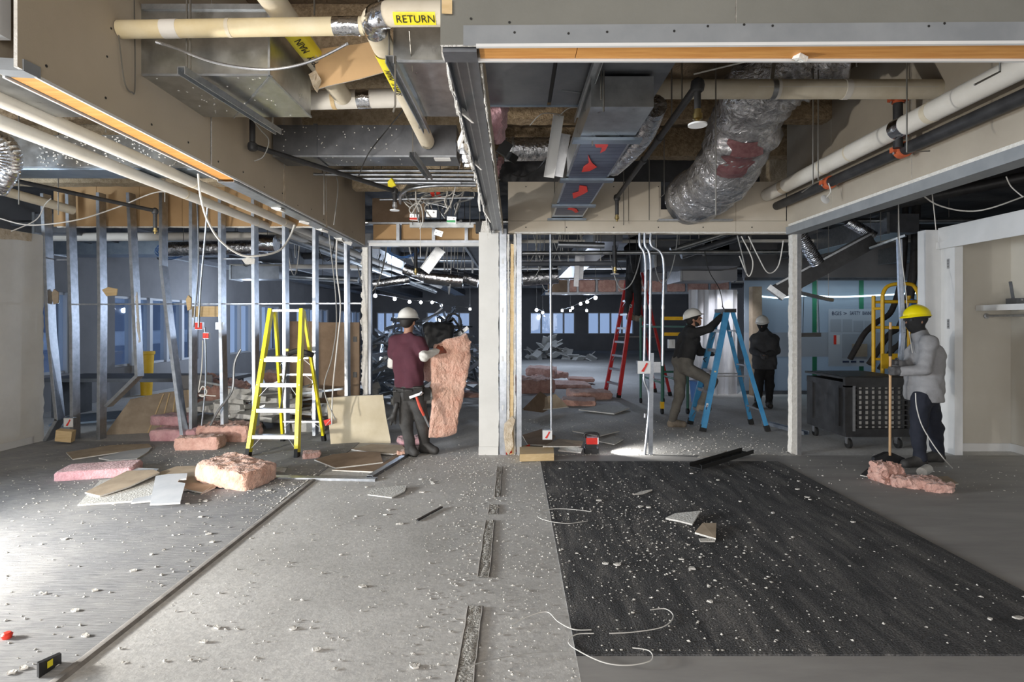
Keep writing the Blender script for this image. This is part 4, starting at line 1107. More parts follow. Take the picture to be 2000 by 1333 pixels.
# pink batts bulging beside the torn track
def fluffy(name, label, center, size, rot=(0,0,0), m='pink_fluff', seed=0, amp=0.25, cat='insulation', group=None, res=0.03, link=True, parent=None):
    """rounded, torn fibreglass batt: box grid pushed about by noise"""
    sx, sy, sz = size
    R = Euler(rot).to_matrix() if not isinstance(rot, Matrix) else rot
    bm = bmesh.new()
    nx, ny_, nz = [max(2, min(34, int(q/res*1.4))) for q in size]
    idx = {}
    vs = []; fs = []
    def vid(i, j, k_):
        key = (i, j, k_)
        if key not in idx:
            idx[key] = len(vs); vs.append([(i/nx-.5), (j/ny_-.5), (k_/nz-.5)])
        return idx[key]
    for i in range(nx):
        for j in range(ny_):
            fs.append((vid(i,j,0), vid(i,j+1,0), vid(i+1,j+1,0), vid(i+1,j,0)))
            fs.append((vid(i,j,nz), vid(i+1,j,nz), vid(i+1,j+1,nz), vid(i,j+1,nz)))
    for i in range(nx):
        for k_ in range(nz):
            fs.append((vid(i,0,k_), vid(i+1,0,k_), vid(i+1,0,k_+1), vid(i,0,k_+1)))
            fs.append((vid(i,ny_,k_), vid(i,ny_,k_+1), vid(i+1,ny_,k_+1), vid(i+1,ny_,k_)))
    for j in range(ny_):
        for k_ in range(nz):
            fs.append((vid(0,j,k_), vid(0,j,k_+1), vid(0,j+1,k_+1), vid(0,j+1,k_)))
            fs.append((vid(nx,j,k_), vid(nx,j+1,k_), vid(nx,j+1,k_+1), vid(nx,j,k_+1)))
    out = []
    off = Vector((seed*7.3, seed*3.1, seed*1.7)); mn = min(size)
    for u, v, w_ in vs:
        # soften corners
        q = Vector((u*2, v*2, w_*2)); L = (abs(q.x)**6 + abs(q.y)**6 + abs(q.z)**6)**(1/6) or 1
        s_ = max(abs(q.x), abs(q.y), abs(q.z))/L
        p = Vector((u*sx, v*sy, w_*sz))*(0.35 + 0.65*s_*1.0)
        d = noise.noise_vector(p*3 + off)*0.45 + noise.noise_vector(p*9 + off)*0.38 + noise.noise_vector(p*26 + off)*0.36 + noise.noise_vector(p*60 + off)*0.2
        p = p + d*mn*amp
        out.append(R @ p)
    zmin = min(p.z for p in out)
    mb = MB(); mb.add([p + Vector(center) for p in out], fs)
    if parent is not None: return part(name, mb, m, parent, angle=50)
    o = obj(name, mb, m, angle=50)
    return tag(o, label, cat, group)
fluffy('insulation_tuft', 'pink insulation bulging beside the torn centre track, upper tuft', tuple(P(968,222,4.2)), (0.14, 0.5, 0.40), (0.3, 0.1, 0), 'pink_bright', 3, 0.35)
fluffy('insulation_tuft', 'ragged pink insulation hanging over the centre post, lower tuft', tuple(P(960,338,6.2)), (0.17, 0.3, 0.34), (0.1, 0.2, 0), 'pink_bright', 4, 0.5)
mb = MB(); pth = smoothpath([P(905,270,4.8), P(910,290,4.9), P(918,318,5.0)], 5); mb.tube(pth, [0.06+0.01*(i % 3) for i in range(len(pth))], 10); tag(obj('foil_scrap', mb, 'foil_shiny', angle=20), 'crumpled silver foil beside the torn drywall strip', 'foil')
mb = MB(); mb.prism([P(945,312,6.0), P(968,300,6.0), P(962,335,6.0), P(972,350,6.0), P(935,362,6.0), P(922,350,6.0), P(940,335,6.0)], (0.03, 0.03, 0)); tag(obj('plastic_scrap', mb, 'foil', angle=20), 'grey torn plastic wrap above the centre post', 'plastic scrap')
mb = MB(); mb.obox(P(985,290,5.0), (0.10, 0.06, 0.12), (0.2, 0.5, 0.3)); mb.obox(P(1000,308,5.0), (0.09, 0.05, 0.07), (0.5, 0.2, 0.9)); tag(obj('rubber_scrap', mb, 'black_rubber'), 'black rubber pad hanging beside the pink insulation', 'rubber pad')

# ---- hanging junction boxes and cables over the left opening
jbx = [(810, 425, 0.16, 'red_tag', 'grey junction box with a red front, over the left opening'), (843, 418, 0.18, None, 'larger open junction box between the red and green fronted boxes'), (882, 430, 0.16, 'green_tag', 'grey junction box with a green front, over the left opening'),
       (857, 456, 0.14, None, 'tilted junction box hanging lowest over the left opening')]
for (px, py, s, tg, lab) in jbx:
    c = P(px, py, 7.46); bx = thing('junction_box', lab, 'junction box', tuple(c - Vector((0,0,s*.3))), group='junction boxes over the left opening')
    part('case', MB().obox(c, (s*.75, s*.6, s*.5), (0.1, 0.3 if py > 450 else 0.05, 0.1)), 'galv', bx)
    if tg: part('front_plate', MB().obox(c - Vector((0, s*.31, s*.16)), (s*.7, 0.01, s*.18)), tg, bx)
    for dx in (-.2, .2):
        part('knockout', MB().lathe(c - Vector((dx*s, s*.305, -s*.05)), [(0.012, 0), (0.012, 0.004)], 8, Euler((PI/2,0,0)).to_matrix()), 'white_paint', bx)
mb = MB(); mb.channel(P(800,440,7.5), P(925,440,7.5), 0.06, 0.04, 0.004, (0,1,0)); tag(hang(obj('strut_channel', mb, 'galv'), [P(806,440,7.5), P(918,440,7.5)]), 'short steel channel carrying the hanging junction boxes', 'strut')
tag(hang(obj('speaker_box', MB().obox(P(937,445,7.3), (0.10, 0.10, 0.14)), 'black_plastic'), [P(937,445,7.3)]), 'small black box beside the centre post top', 'box')
for (px, py, h, rr) in ((843, 375, 0.17, 0.2), (855, 378, 0.16, -0.1)):
    mb = MB(); c = P(px, py, 7.3); mb.prism([c + Vector(q) for q in ((-0.03,0,0.07),(0.02,0.01,0.08),(0.035,0,-0.05),(0.01,0,-0.08),(-0.015,0,-0.02))], (0.004, 0.01, 0)); tag(obj('warning_tag', mb, 'red_tag'), ['left', 'right'][px > 850] + ' one of two red tags among the hanging cables', 'tag', 'red tags')
mb = MB(); mb.prism([P(757,355,6.0), P(764,348,6.0), P(772,362,6.0), P(758,368,6.0)], (0.01,0.01,0)); tag(obj('yellow_tag', mb, 'yellow_tape'), 'small yellow tag on a bent conduit above the left opening', 'tag')
rnd = random.Random(31)
for k in range(22):
    xa = rnd.uniform(790, 925); xb = rnd.uniform(800, 890); ya = rnd.uniform(335, 372); yb_ = rnd.uniform(400, 436); Yw = rnd.uniform(7.1, 7.7)
    wirepath('hanging_cable', 'loose cable in the bundle dropping to the junction boxes over the left opening', [P(xa, ya, Yw), P(xa+rnd.uniform(-14,14), ya+22, Yw), P(xb+rnd.uniform(-12,12), (ya+yb_)/2+10, Yw), P(xb, yb_, Yw)], rnd.choice((0.006, 0.009, 0.011)), rnd.choice(('wire_white', 'wire_grey', 'strut', 'wire_white')), 'cable', 'cables over the left opening', 5, 5)
wirepath('hanging_cable', 'pale cable bowing down from the plain grey duct to the junction boxes', [P(899,318,6.2), P(893,345,6.4), P(888,372,6.7), P(880,400,7.0), P(868,418,7.2)], 0.008, 'wire_white')
wirepath('hanging_cable', 'pale tangled cable end drooping left of the junction boxes', [P(825,385,7), P(812,405,7), P(804,417,7), P(800,408,7), P(812,398,7), P(822,402,7), P(826,430,7), P(820,448,7)], 0.008, 'wire_white')
wirepath('hanging_cable', 'thin cord with white pull dropping through the left opening', [P(821,430,7.2), P(821,460,7.2), P(821,503,7.2)], 0.004, 'wire_white')
# ---- threaded hanger rods and loose wires, near ceiling
rods = [(365, -10, 140, 3.1, 'rod dropping to the strut under the large shiny duct'), (614, 0, 30, 3.3, 'hanger rod left of the return pipe elbow'), (740, 0, 45, 2.85, 'hanger rod in front of the return pipe'), (633, 205, 420, 5.4, 'long hanger rod in front of the left soffit end'),
        (772, 110, 205, 3.0, 'bent rod beside the short shiny duct box'), (832, 220, 290, 5.0, 'rod ending at the right end of the plain grey duct'), (1174, 110, 195, 3.3, 'rod through the wide dark duct'), (1157, 215, 285, 3.9, 'rod poking below the narrow duct'),
        (1398, 110, 420, 4.3, 'thin rod in front of the huge flexible duct'), (1332, 110, 200, 4.2, 'rod holding the middle sprinkler pipe'), (1297, 280, 380, 6.6, 'rod left of the huge flexible duct end'), (1268, 360, 430, 6.9, 'rod in front of the cream header'),
        (1218, 365, 440, 6.95, 'rod in front of the cream header, near the sprinkler drop'), (1771, 95, 298, 3.9, 'rod in front of the orange coupled riser'), (1588, 195, 360, 4.6, 'left of a pair of rods at the black main'), (1598, 195, 352, 4.6, 'right of a pair of rods at the black main'),
        (1083, 350, 420, 6.9, 'rod left of the narrow duct end'), (1673, 110, 130, 4.2, 'short rod stub under the front soffit at right'), (1953, 90, 140, 3.0, 'bent rod on the thick white pipe'), (37, 340, 400, 5.5, 'rod at the left edge by the black sprinkler pipe'),
        (207, 205, 260, 4.5, 'rod behind the left timber plate'), (114, 210, 420, 5.9, 'thin rod between the white pipes at far left'), (322, 250, 395, 5.8, 'rod crossing the two white pipes')]
for (px, a, b, Y, lab) in rods:
    pts = [P(px, a, Y), P(px, b, Y)]
    if Y > 3.6: pts = [Vector((pts[0].x, Y, 4.14))] + pts[1:]
    hk = {1771: (45, -3), 1953: (-50, 26), 1588: (-22, 16), 772: (-4, 14), 1297: (-8, 6)}.get(px)
    if hk: pts.append(P(px+hk[0], b+hk[1], Y))
    mb = MB(); mb.tube(pts, 0.0055, 6); tag(obj('hanger_rod', mb, 'rod'), 'steel ' + lab, 'rod', 'hanger rods')
wl_ = [
    ([(-2.088, 3.12, 3.55), (-2.088, 3.13, 2.96), (-2.085, 3.10, 2.885), (-2.085, 3.04, 2.92), (-2.088, 3.0, 3.15)], 0.004, 'rod', 'hooked steel wire hanging on the left soffit left of the shiny duct'),
    ([P(387,340,5.0), P(392,385,5.0), P(405,430,5.1), P(430,470,5.3), P(470,498,5.5), P(505,500,5.6), P(545,490,5.8), P(565,465,6.0), P(575,440,6.1)], 0.010, 'wire_white', 'pale cable hanging in a big loop from the two white pipes'),
    ([P(0,427,5.8), P(60,440,5.9), P(150,430,6.1), P(230,405,6.4), P(310,375,6.6), P(370,385,6.8)], 0.007, 'wire_white', 'thin pale wire sagging across in front of the kraft band'),
    ([P(637,400,7.6), P(645,480,7.6), P(655,570,7.6), P(657,640,7.5), P(648,700,7.4), P(633,760,7.3), P(655,820,7.3)], 0.008, 'wire_grey', 'long grey cable dangling right of the yellow ladder, left of the pair'),
    ([P(660,430,7.5), P(657,520,7.5), P(665,600,7.5), P(658,680,7.4), P(650,760,7.4), P(648,830,7.4)], 0.010, 'wire_white', 'long pale cable dangling right of the yellow ladder, right of the pair'),
    ([P(407,388,7.4), P(400,470,7.5), P(392,560,7.6), P(388,640,7.6)], 0.014, 'steel', 'bent conduit dropping to the red box among the left studs'),
    ([P(100,388,6.2), P(88,400,6.2), P(70,430,6.3), P(22,452,6.3)], 0.006, 'wire_white', 'pale wire trailing at the upper left edge'),
    ([P(494,235,4.3), P(510,255,4.4), P(525,275,4.4), P(515,305,4.4), P(497,315,4.4)], 0.004, 'wire_grey', 'thin wire hooked on the left soffit by the black riser'),
    ([P(657,345,6.2), P(660,370,6.2), P(652,440,6.2)], 0.005, 'wire_grey', 'thin wire hanging down the face of the left soffit'),
    ([P(800,60,3.0), P(805,140,3.2)], 0.004, 'rod', 'thin wire on the shiny duct box'),
    ([P(842,150,4.4), P(800,200,4.6), P(755,255,4.8), P(720,300,4.8), P(700,345,5.2)], 0.005, 'wire_black', 'thin dark wire slanting over the plain grey duct'),
    ([P(1000,340,5.5), P(1020,345,5.5), P(1050,330,5.5), P(1070,305,5.4)], 0.008, 'wire_black', 'black cable below the round silver duct'),
    ([P(1100,225,4.5), P(1060,222,4.6), P(1035,245,4.7)], 0.004, 'wire_grey', 'thin wire curling behind the hanging fixture tray'),
    ([P(1355,145,3.4), P(1450,122,3.4), P(1530,105,3.4)], 0.005, 'wire_white', 'thin wire strung under the front soffit near the sprinkler head'),
    ([P(1800,380,6.2), P(1830,400,6.2), P(1880,412,6.2), P(1930,408,6.1), P(2010,380,6.0)], 0.008, 'wire_white', 'pale cable swagged above the closet header'),
    ([P(1755,400,6.9), P(1757,470,6.9), P(1768,560,6.7), P(1775,640,6.6), P(1782,690,6.45)], 0.005, 'wire_white', 'thin white cord hanging past the yellow hard hat'),
    ([P(1820,375,6.0), P(1824,410,6.0), P(1828,450,6.1)], 0.005, 'wire_white', 'short white wire dropping to the closet corner'),
    ([P(1965,345,5.0), P(1975,365,5.0), P(1998,385,5.0)], 0.005, 'wire_white', 'white wire at the right edge above the closet'),
    ([P(1440,460,7.4), P(1450,500,7.5), P(1458,535,7.6)], 0.008, 'wire_grey', 'grey cable at the header, first of the drooping group over the blue ladder'),
    ([P(1462,462,7.4), P(1480,500,7.5), P(1500,533,7.6), P(1520,520,7.6), P(1530,470,7.5)], 0.008, 'wire_white', 'pale looped cable over the dark figure in the hard hat'),
    ([P(1448,462,7.4), P(1470,510,7.5), P(1462,540,7.6), P(1444,500,7.6)], 0.008, 'wire_white', 'pale looped cable right above the blue ladder top'),
    ([P(1376,490,8), P(1385,530,8.2), P(1405,565,8.4), P(1412,600,8.6)], 0.006, 'wire_black', 'thin black cable dropping to the hand on the blue ladder'),
]
for pts, r, m_, lab in wl_:
    wirepath('loose_cable', lab, pts, r, m_, 'cable')

# coiled blue data cable in the far ceiling, two coils
for (px, py, Y, lab) in ((333, 490, 9.5, 'blue cable coil hanging behind the left studs'), (787, 488, 9.5, 'blue cable coil above the worker in maroon')):
    mb = MB(); rnd = random.Random(px)
    pts = []
    for i in range(90):
        a = i/90*2*PI*6; rr = 0.17 + 0.02*math.sin(i*.7)
        pts.append(P(px, py, Y) + Vector((math.cos(a)*rr*1.4, rnd.uniform(-.02,.02), math.sin(a)*rr*.75)))
    mb.tube(pts, 0.007, 5); tag(obj('cable_coil', mb, 'wire_blue'), lab, 'cable')

# ================================================================== STUD WALL ON THE LEFT
def stud(label, pts, w=0.14, holes=True, flip=1):
    """C section stud following a (possibly bent) line, knock-out tabs as parts"""
    mb = MB(); 
    for a, b in zip(pts, pts[1:]):
        mb.channel(a, b, w, -0.040, 0.003, (1,0,0))
    o = obj('metal_stud', mb, 'steel'); tag(o, label, 'stud', 'studs of the stripped wall')
    return o
def TOP(px, Y=7.95): return Vector(((px-1005)*Y/FP, Y, 3.5))
sdefs = [
    ([P(93,868,7.85), P(120,820,7.85), P(103,650,7.85), P(92,380,7.85)], 'buckled stud at the torn end of the white wall'),
    ([P(150,858,7.95), P(148,640,7.95), P(140,378,7.95)], 'upright metal stud, first one right of the white wall end'),
    ([P(201,862,7.95), P(203,600,7.95), P(200,378,7.95)], 'upright stud with the fallen stud leaning against its foot'),
    ([P(214,795,7.9), P(275,735,7.9), P(267,560,7.95), P(258,378,7.95)], 'snapped stud whose lower end kicks out to the left'),
    ([P(363,850,7.8), P(336,640,7.85), P(322,520,7.9), P(322,378,7.95)], 'stud leaning steeply, foot beside the rolled insulation'),
    ([P(380,850,7.95), P(380,378,7.95)], 'straight stud beside the red electrical box'),
    ([P(442,858,7.95), P(437,620,7.95), P(436,378,7.95)], 'straight stud left of the yellow ladder with grey switch box'),
    ([P(503,850,7.95), P(500,378,7.95)], 'straight stud just behind the left rail of the yellow ladder'),
    ([P(562,850,7.95), P(560,378,7.95)], 'straight stud seen through the middle of the yellow ladder'),
    ([P(619,850,7.95), P(619,378,7.95)], 'straight stud at the right rail of the yellow ladder'),
    ([P(682,850,7.95), P(680,430,7.95)], 'last straight stud before the leaning cream board'),
]
for pts, lab in sdefs:
    stud('galvanised ' + lab, pts)
# bridging channel through the studs
mb = MB(); mb.bar(P(148,595,7.97), P(705,593,7.97), 0.012, 0.02); tag(obj('bridging_bar', mb, 'steel'), 'thin horizontal bridging bar running through the left studs', 'bar')
mb = MB(); mb.bar(P(92,508,7.95), P(140,508,7.95), 0.012, 0.02); tag(obj('bridging_bar', mb, 'steel'), 'short bridging bar stub near the white wall end', 'bar')
mb = MB(); mb.bar(P(437,506,7.95), P(500,506,7.95), 0.012, 0.02); tag(obj('bridging_bar', mb, 'steel'), 'short bridging bar stub above the yellow ladder', 'bar')
# scraps still screwed on studs
for (px, py, w_, h_, m_, lab) in ((107, 580, 14, 30, 'board_tan', 'brown drywall scrap on the buckled stud'), (214, 570, 30, 18, 'pine', 'tan drywall scrap stuck on the second upright stud'), (368, 592, 10, 30, 'pine', 'brown scrap on the leaning stud'),
                                  (485, 510, 26, 14, 'gypsum', 'white drywall scrap hanging on a stud above the yellow ladder')):
    mb = MB(); mb.prism([P(px-w_/2, py-h_*.2, 7.86), P(px-w_*.1, py-h_/2, 7.86), P(px+w_/2, py-h_*.3, 7.86), P(px+w_*.45, py+h_*.4, 7.86), P(px-w_*.2, py+h_/2, 7.86)], (0.0, 0.015, 0)); tag(obj('drywall_scrap', mb, m_), lab, 'drywall scrap')
mb = MB(); 
e = jag(P(265,570,7.87), P(270,670,7.87), 14, 0.02, (1,0,0), 71); mb.prism(e + [P(274,668,7.87), P(268,572,7.87)], (0, 0.01, 0)); tag(obj('drywall_scrap', mb, 'gypsum'), 'ragged plaster strip clinging to the snapped stud', 'drywall scrap')
tag(obj('timber_block', MB().obox(P(407,609,8.0), (0.36, 0.04, 0.15)), 'pine'), 'pine backing block between two left studs', 'block')
# electrical boxes with red spray
def ebox(px, py, Y, s, lab, red=True, m_='white_paint'):
    c = P(px, py, Y); o = thing('electrical_box', lab, 'electrical box', tuple(c - Vector((0,0,s/2))), group='electrical boxes')
    part('case', MB().box(c - Vector((s/2, 0, s/2)), c + Vector((s/2, s*.5, s/2))), 'galv', o)
    f = MB(); part('cover', f.box(c - Vector((s*.48, 0.006, s*.45)), c + Vector((s*.48, 0.0, s*.45))), m_, o)
    if red:
        mb = MB(); mb.prism([c + Vector(q)*s for q in ((-.25,-.07,-.3),(-.05,-.07,-.35),(.28,-.07,.3),(.15,-.07,.36),(0.0,-.07,0.05))], (0, -0.002, 0)); part('red_mark', mb, 'red_paint', o)
    return o
ebox(134, 826, 7.7, 0.13, 'white electrical box with red mark low by the white wall end')
ebox(388, 637, 7.8, 0.10, 'red sprayed electrical box on the straight left stud', m_='red_tag')
ebox(402, 656, 7.7, 0.08, 'dangling red and white box below the red sprayed one', m_='red_tag')
ebox(428, 637, 7.9, 0.10, 'grey switch box on the stud left of the yellow ladder', red=False, m_='galv')
tag(obj('timber_block', MB().obox(P(128,851,7.6), (0.19, 0.1, 0.15), (0.1, 0.15, 0.2)), 'pine'), 'yellow timber offcut at the foot of the buckled stud', 'block')
for (x1, y1, x2, y2, lab) in ((385,388,378,640,'left'), (400,640,392,850,'middle'), (437,640,437,640,'right')):
    if lab == 'right': continue
    wirepath('conduit', lab + ' thin conduit beside the red boxes on the left studs', [P(x1,y1,7.8), P((x1+x2)/2+6,(y1+y2)/2,7.8), P(x2,y2,7.8)], 0.012, 'steel', 'conduit')
wirepath('loose_cable', 'pale cable curled by the red boxes among the left studs', [P(396,665,7.7), P(394,720,7.7), P(388,765,7.6), P(396,755,7.6), P(404,765,7.6), P(398,775,7.6), P(390,772,7.6), P(422,774,7.6)], 0.008, 'wire_white', 'cable')
wirepath('bent_pipe', 'bent grey conduit standing left of the yellow ladder', [P(403,848,7.8), P(425,805,7.8), P(447,775,7.8), P(455,755,7.8), P(458,710,7.85), P(470,683,7.9)], 0.017, 'strut', 'conduit', k=5, n=8)

# ---- conduits and boxes in the wide right opening
pipe('conduit', 'tall thin conduit standing at the left of the wide opening', 'conduit', [P(1075,458,7.0), P(1077,848,7.0)], 0.014, 'steel', n=10)
ebox(1069, 850, 6.95, 0.12, 'white box with red mark at the foot of the tall thin conduit')
for k, (xa, xb, ybt) in enumerate(((1249, 1260, 890), (1259, 1270, 712), (1271, 1295, 712))):
    pts = [P(xa, 456, 7.0), P(xa+1, 480, 7.0), P(xb, 505, 7.0), P(xb, 600, 7.0), P(xb-1, 715, 7.0)]
    if k == 0: pts = [P(1249,456,7), P(1250,480,7), P(1260,505,7), P(1260,600,7), P(1258,715,7), P(1258,745,7), P(1267,772,7), P(1265,830,7), P(1259,890,7)]
    mb = MB(); mb.tube(smoothpath(pts, 6), 0.016, 12); o = obj('conduit', mb, 'steel')
    tag(o, ['left', 'middle', 'right'][k] + ' one of three bent conduits above the red sprayed box', 'conduit', 'bent conduits in the wide opening')
    for pp in ((600,) if k else (600, 812)):
        part('coupling', MB().tube([P(xb, pp-4, 7.0), P(xb, pp+4, 7.0)], 0.02, 12), 'aluminium', o)
ebox(1258, 718, 6.97, 0.16, 'large white box with a red spray slash on the three conduits')
ebox(1280, 718, 6.99, 0.13, 'open metal box frame beside the large red slashed box', red=False, m_='aluminium')
mb = MB(); mb.channel(P(1271,890,6.98), P(1273,690,6.98), 0.05, 0.035, 0.003, (0,1,0)); tag(obj('metal_stud', mb, 'steel'), 'short bright stud carrying the red slashed box', 'stud')
# ================================================================== LADDERS
def ladder(name, label, loc, rotz, H, wb, wt, S, steps, m, platform=False, group='step ladders', top_bar=False, rear_w=None):
    o = thing(name, label, 'ladder', loc, (0, 0, rotz), group)
    yt = S*0.42; rw = rear_w or wb*0.95
    def fr(s, z): t = z/H; return Vector((s*(wb/2 + (wt/2-wb/2)*t), yt*t, z))
    def rr(s, z): t = z/H; return Vector((s*(rw/2 + (wt/2*0.92-rw/2)*t), S + (yt+0.08-S)*t, z))
    for s in (-1, 1):
        mb = MB(); mb.channel(fr(s, 0.06), fr(s, H), 0.078, -0.032*s, 0.005, (1,0,0)) if False else mb.bar(fr(s, 0.06), fr(s, H), 0.046, 0.082, (0,1,0))
        part('front_rail', mb, m, o, local=True)
        mb = MB(); mb.bar(rr(s, 0.06), rr(s, H-0.03), 0.032, 0.055, (0,1,0)); part('rear_rail', mb, m, o, local=True)
        mb = MB(); mb.bar(fr(s, 0.0), fr(s, 0.10), 0.045, 0.09, (0,1,0)); part('foot', mb, 'black_rubber', o, local=True)
        mb = MB(); mb.bar(rr(s, 0.0), rr(s, 0.09), 0.045, 0.075, (0,1,0)); part('foot', mb, 'black_rubber', o, local=True)
        a = fr(s, H*0.45) + Vector((-s*.02, 0.03, 0)); b = rr(s, H*0.45) + Vector((-s*.02, -0.03, 0))
        mb = MB(); mb.bar(a, b, 0.006, 0.022); part('spreader', mb, 'aluminium', o, local=True)
    for i, z in enumerate(steps):
        a, b = fr(-1, z), fr(1, z); d = 0.085
        mb = MB(); mb.box((a.x+.012, a.y-0.03, z-0.012), (b.x-.012, a.y+d-0.03, z)); mb.box((a.x+.012, a.y-0.034, z-0.045), (b.x-.012, a.y-0.028, z))
        st_ = part('step', mb, 'aluminium', o, local=True)
        for s in (-1, 1):
            q0 = fr(s, z-0.17) - Vector((s*.012, 0, 0)); q1 = Vector((fr(s, z).x - s*0.12, fr(s, z).y, z-0.03))
            if z > 0.2 and i % 2 == 0: part('step_brace', MB().bar(q0, q1, 0.014, 0.006), 'aluminium', o, local=True)
    for z in [steps[0]+0.02, steps[len(steps)//2]+0.06, steps[-1]-0.02]:
        a, b = rr(-1, z), rr(1, z); part('rear_brace', MB().bar(a, b, 0.03, 0.022), 'aluminium', o, local=True)
        for s in (-1, 1): part('diagonal_brace', MB().bar(rr(s, z-0.12), Vector((rr(s, z).x - s*.12, rr(s, z).y, z)), 0.012, 0.006), 'aluminium', o, local=True)
    if top_bar:
        part('top_bar', MB().bar(fr(-1, H-0.02), fr(1, H-0.02), 0.045, 0.03, (0,0,1)), 'aluminium', o, local=True)
        z = steps[-1]; a, b = fr(-1, z), fr(1, z)
        part('platform', MB().box((a.x+.02, a.y, z), (b.x-.02, a.y+0.36, z+0.018)), 'galv', o, local=True)
    else:
        mb = MB(); mb.box((-wt/2-.035, yt-0.05, H-0.04), (wt/2+.035, yt+0.13, H+0.015)); part('top_cap', mb, 'black_plastic', o, local=True)
    for s in (-1, 1):
        for z in steps:
            part('rivet', MB().lathe(fr(s, z-0.02) + Vector((s*0.012, -0.038, 0)), [(0.008, 0), (0.008, 0.004)], 6, Euler((PI/2, 0, 0)).to_matrix()), 'aluminium', o, local=True)
    return o
yl = ladder('step_ladder', 'yellow fibreglass platform ladder standing before the left studs', (-2.92, 6.86, 0), -0.03, 1.80, 0.60, 0.40, 0.94, [0.26, 0.57, 0.875, 1.18], 'yellow_fibre', top_bar=True)
fl_ = obj('warning_flag', MB().obox(P(640,825,7.6), (0.09, 0.01, 0.075), (0.1, -0.3, 0.1)), 'red_tag'); tag(fl_, 'red tag with white scribble on the ladder leg', 'tag')
part('scribble', MB().bar(P(636,831,7.58), P(646,820,7.58), 0.012, 0.004), 'white_paint', fl_)
# tools left on the ladder platform, strap hanging
tb = thing('tool_belt', 'dark tool belt lying on the platform of the yellow ladder', 'tool belt', tuple(P(575,698,7.3)))
mb = MB(); mb.tube(smoothpath([P(562,692,7.3), P(580,686,7.32), P(600,690,7.3), P(610,694,7.35)], 4), 0.035, 8); part('pouch', mb, 'leather_black', tb)
part('strap', MB().tube(smoothpath([P(563,690,7.15), P(559,715,7.1), P(554,760,7.05), P(548,800,7.05)], 5), [0.012]*16, 6), 'leather_black', tb)
part('buckle', MB().obox(P(561,684,7.15), (0.035, 0.03, 0.03)), 'yellow_fibre', tb)

bl = ladder('step_ladder', 'blue fibreglass step ladder with the climbing worker', (2.80, 8.78, 0), -PI/2, 1.82, 0.62, 0.36, 0.98, [0.29, 0.60, 0.91, 1.22, 1.52], 'blue_fibre')
mb = MB(); mb.obox((0.305, 0.055, 0.34), (0.004, 0.03, 0.17), (-0.23, 0, 0)); part('logo_plate', mb, 'white_paint', bl, local=True)
mb = MB(); mb.obox((0.308, 0.055, 0.34), (0.003, 0.014, 0.13), (-0.23, 0, 0)); part('logo_print', mb, 'ink_blue', bl, local=True)
mb = MB(); mb.obox((0.268, 0.19, 0.84), (0.004, 0.03, 0.13), (-0.23, 0, 0)); part('warning_sticker', mb, 'pine', bl, local=True)
rl = ladder('step_ladder', 'tall dark red step ladder in the dim floor beyond', (2.15, 12.6, 0), -PI/2+0.25, 2.9, 0.72, 0.36, 1.25, [0.3+0.305*i for i in range(8)], 'red_fibre')
mb = MB(); mb.obox((0.26, 0.33, 1.95), (0.004, 0.05, 0.14), (-0.2,0,0)); part('sticker', mb, 'white_paint', rl, local=True)

# ================================================================== PEOPLE
def surfnet(fn, lo, hi, h):
    lo = np.array(lo, float); hi = np.array(hi, float)
    n = np.ceil((hi-lo)/h).astype(int) + 1
    ax = [lo[i] + h*np.arange(n[i]) for i in range(3)]
    X, Y, Z = np.meshgrid(*ax, indexing='ij')
    val = fn(np.stack([X.ravel(), Y.ravel(), Z.ravel()], 1)).reshape(n)
    s = val < 0
    c = [(a, b, d) for a in (0,1) for b in (0,1) for d in (0,1)]
    def sh(A, q): return A[q[0]:n[0]-1+q[0], q[1]:n[1]-1+q[1], q[2]:n[2]-1+q[2]]
    cnt = sum(sh(s, q).astype(int) for q in c)
    mask = (cnt > 0) & (cnt < 8)
    ids = np.argwhere(mask)
    idx = -np.ones(mask.shape, int); idx[mask] = np.arange(len(ids))
    acc = np.zeros((len(ids), 3)); k = np.zeros(len(ids))
    cv = {q: val[ids[:,0]+q[0], ids[:,1]+q[1], ids[:,2]+q[2]] for q in c}
    for q in c:
        for a in range(3):
            if q[a] == 0:
                r = list(q); r[a] = 1; r = tuple(r)
                v0, v1 = cv[q], cv[r]
                cr = (v0 < 0) != (v1 < 0)
                t = np.where(cr, v0/np.where(cr, v0-v1, 1), 0)
                p = np.tile(np.array(q, float), (len(ids), 1)); p[:, a] += t
                acc[cr] += p[cr]; k[cr] += 1
    pts = lo + h*(ids + acc/k[:, None])
    faces = []
    for a in range(3):
        b, d = (a+1) % 3, (a+2) % 3
        sl0 = [slice(None)]*3; sl1 = [slice(None)]*3
        sl0[a] = slice(0, n[a]-1); sl1[a] = slice(1, n[a])
        e0, e1 = s[tuple(sl0)], s[tuple(sl1)]
        w = np.argwhere(e0 != e1)
        w = w[(w[:,b] > 0) & (w[:,d] > 0) & (w[:,b] < n[b]-1) & (w[:,d] < n[d]-1)]
        if not len(w): continue
        flip = e0[w[:,0], w[:,1], w[:,2]]
        def g(db, dd):
            q = w.copy(); q[:,b] += db; q[:,d] += dd
            return idx[q[:,0], q[:,1], q[:,2]]
        F = np.stack([g(-1,-1), g(0,-1), g(0,0), g(-1,0)], 1)
        F[~flip] = F[~flip][:, ::-1]
        faces.append(F)
    return pts, np.concatenate(faces)

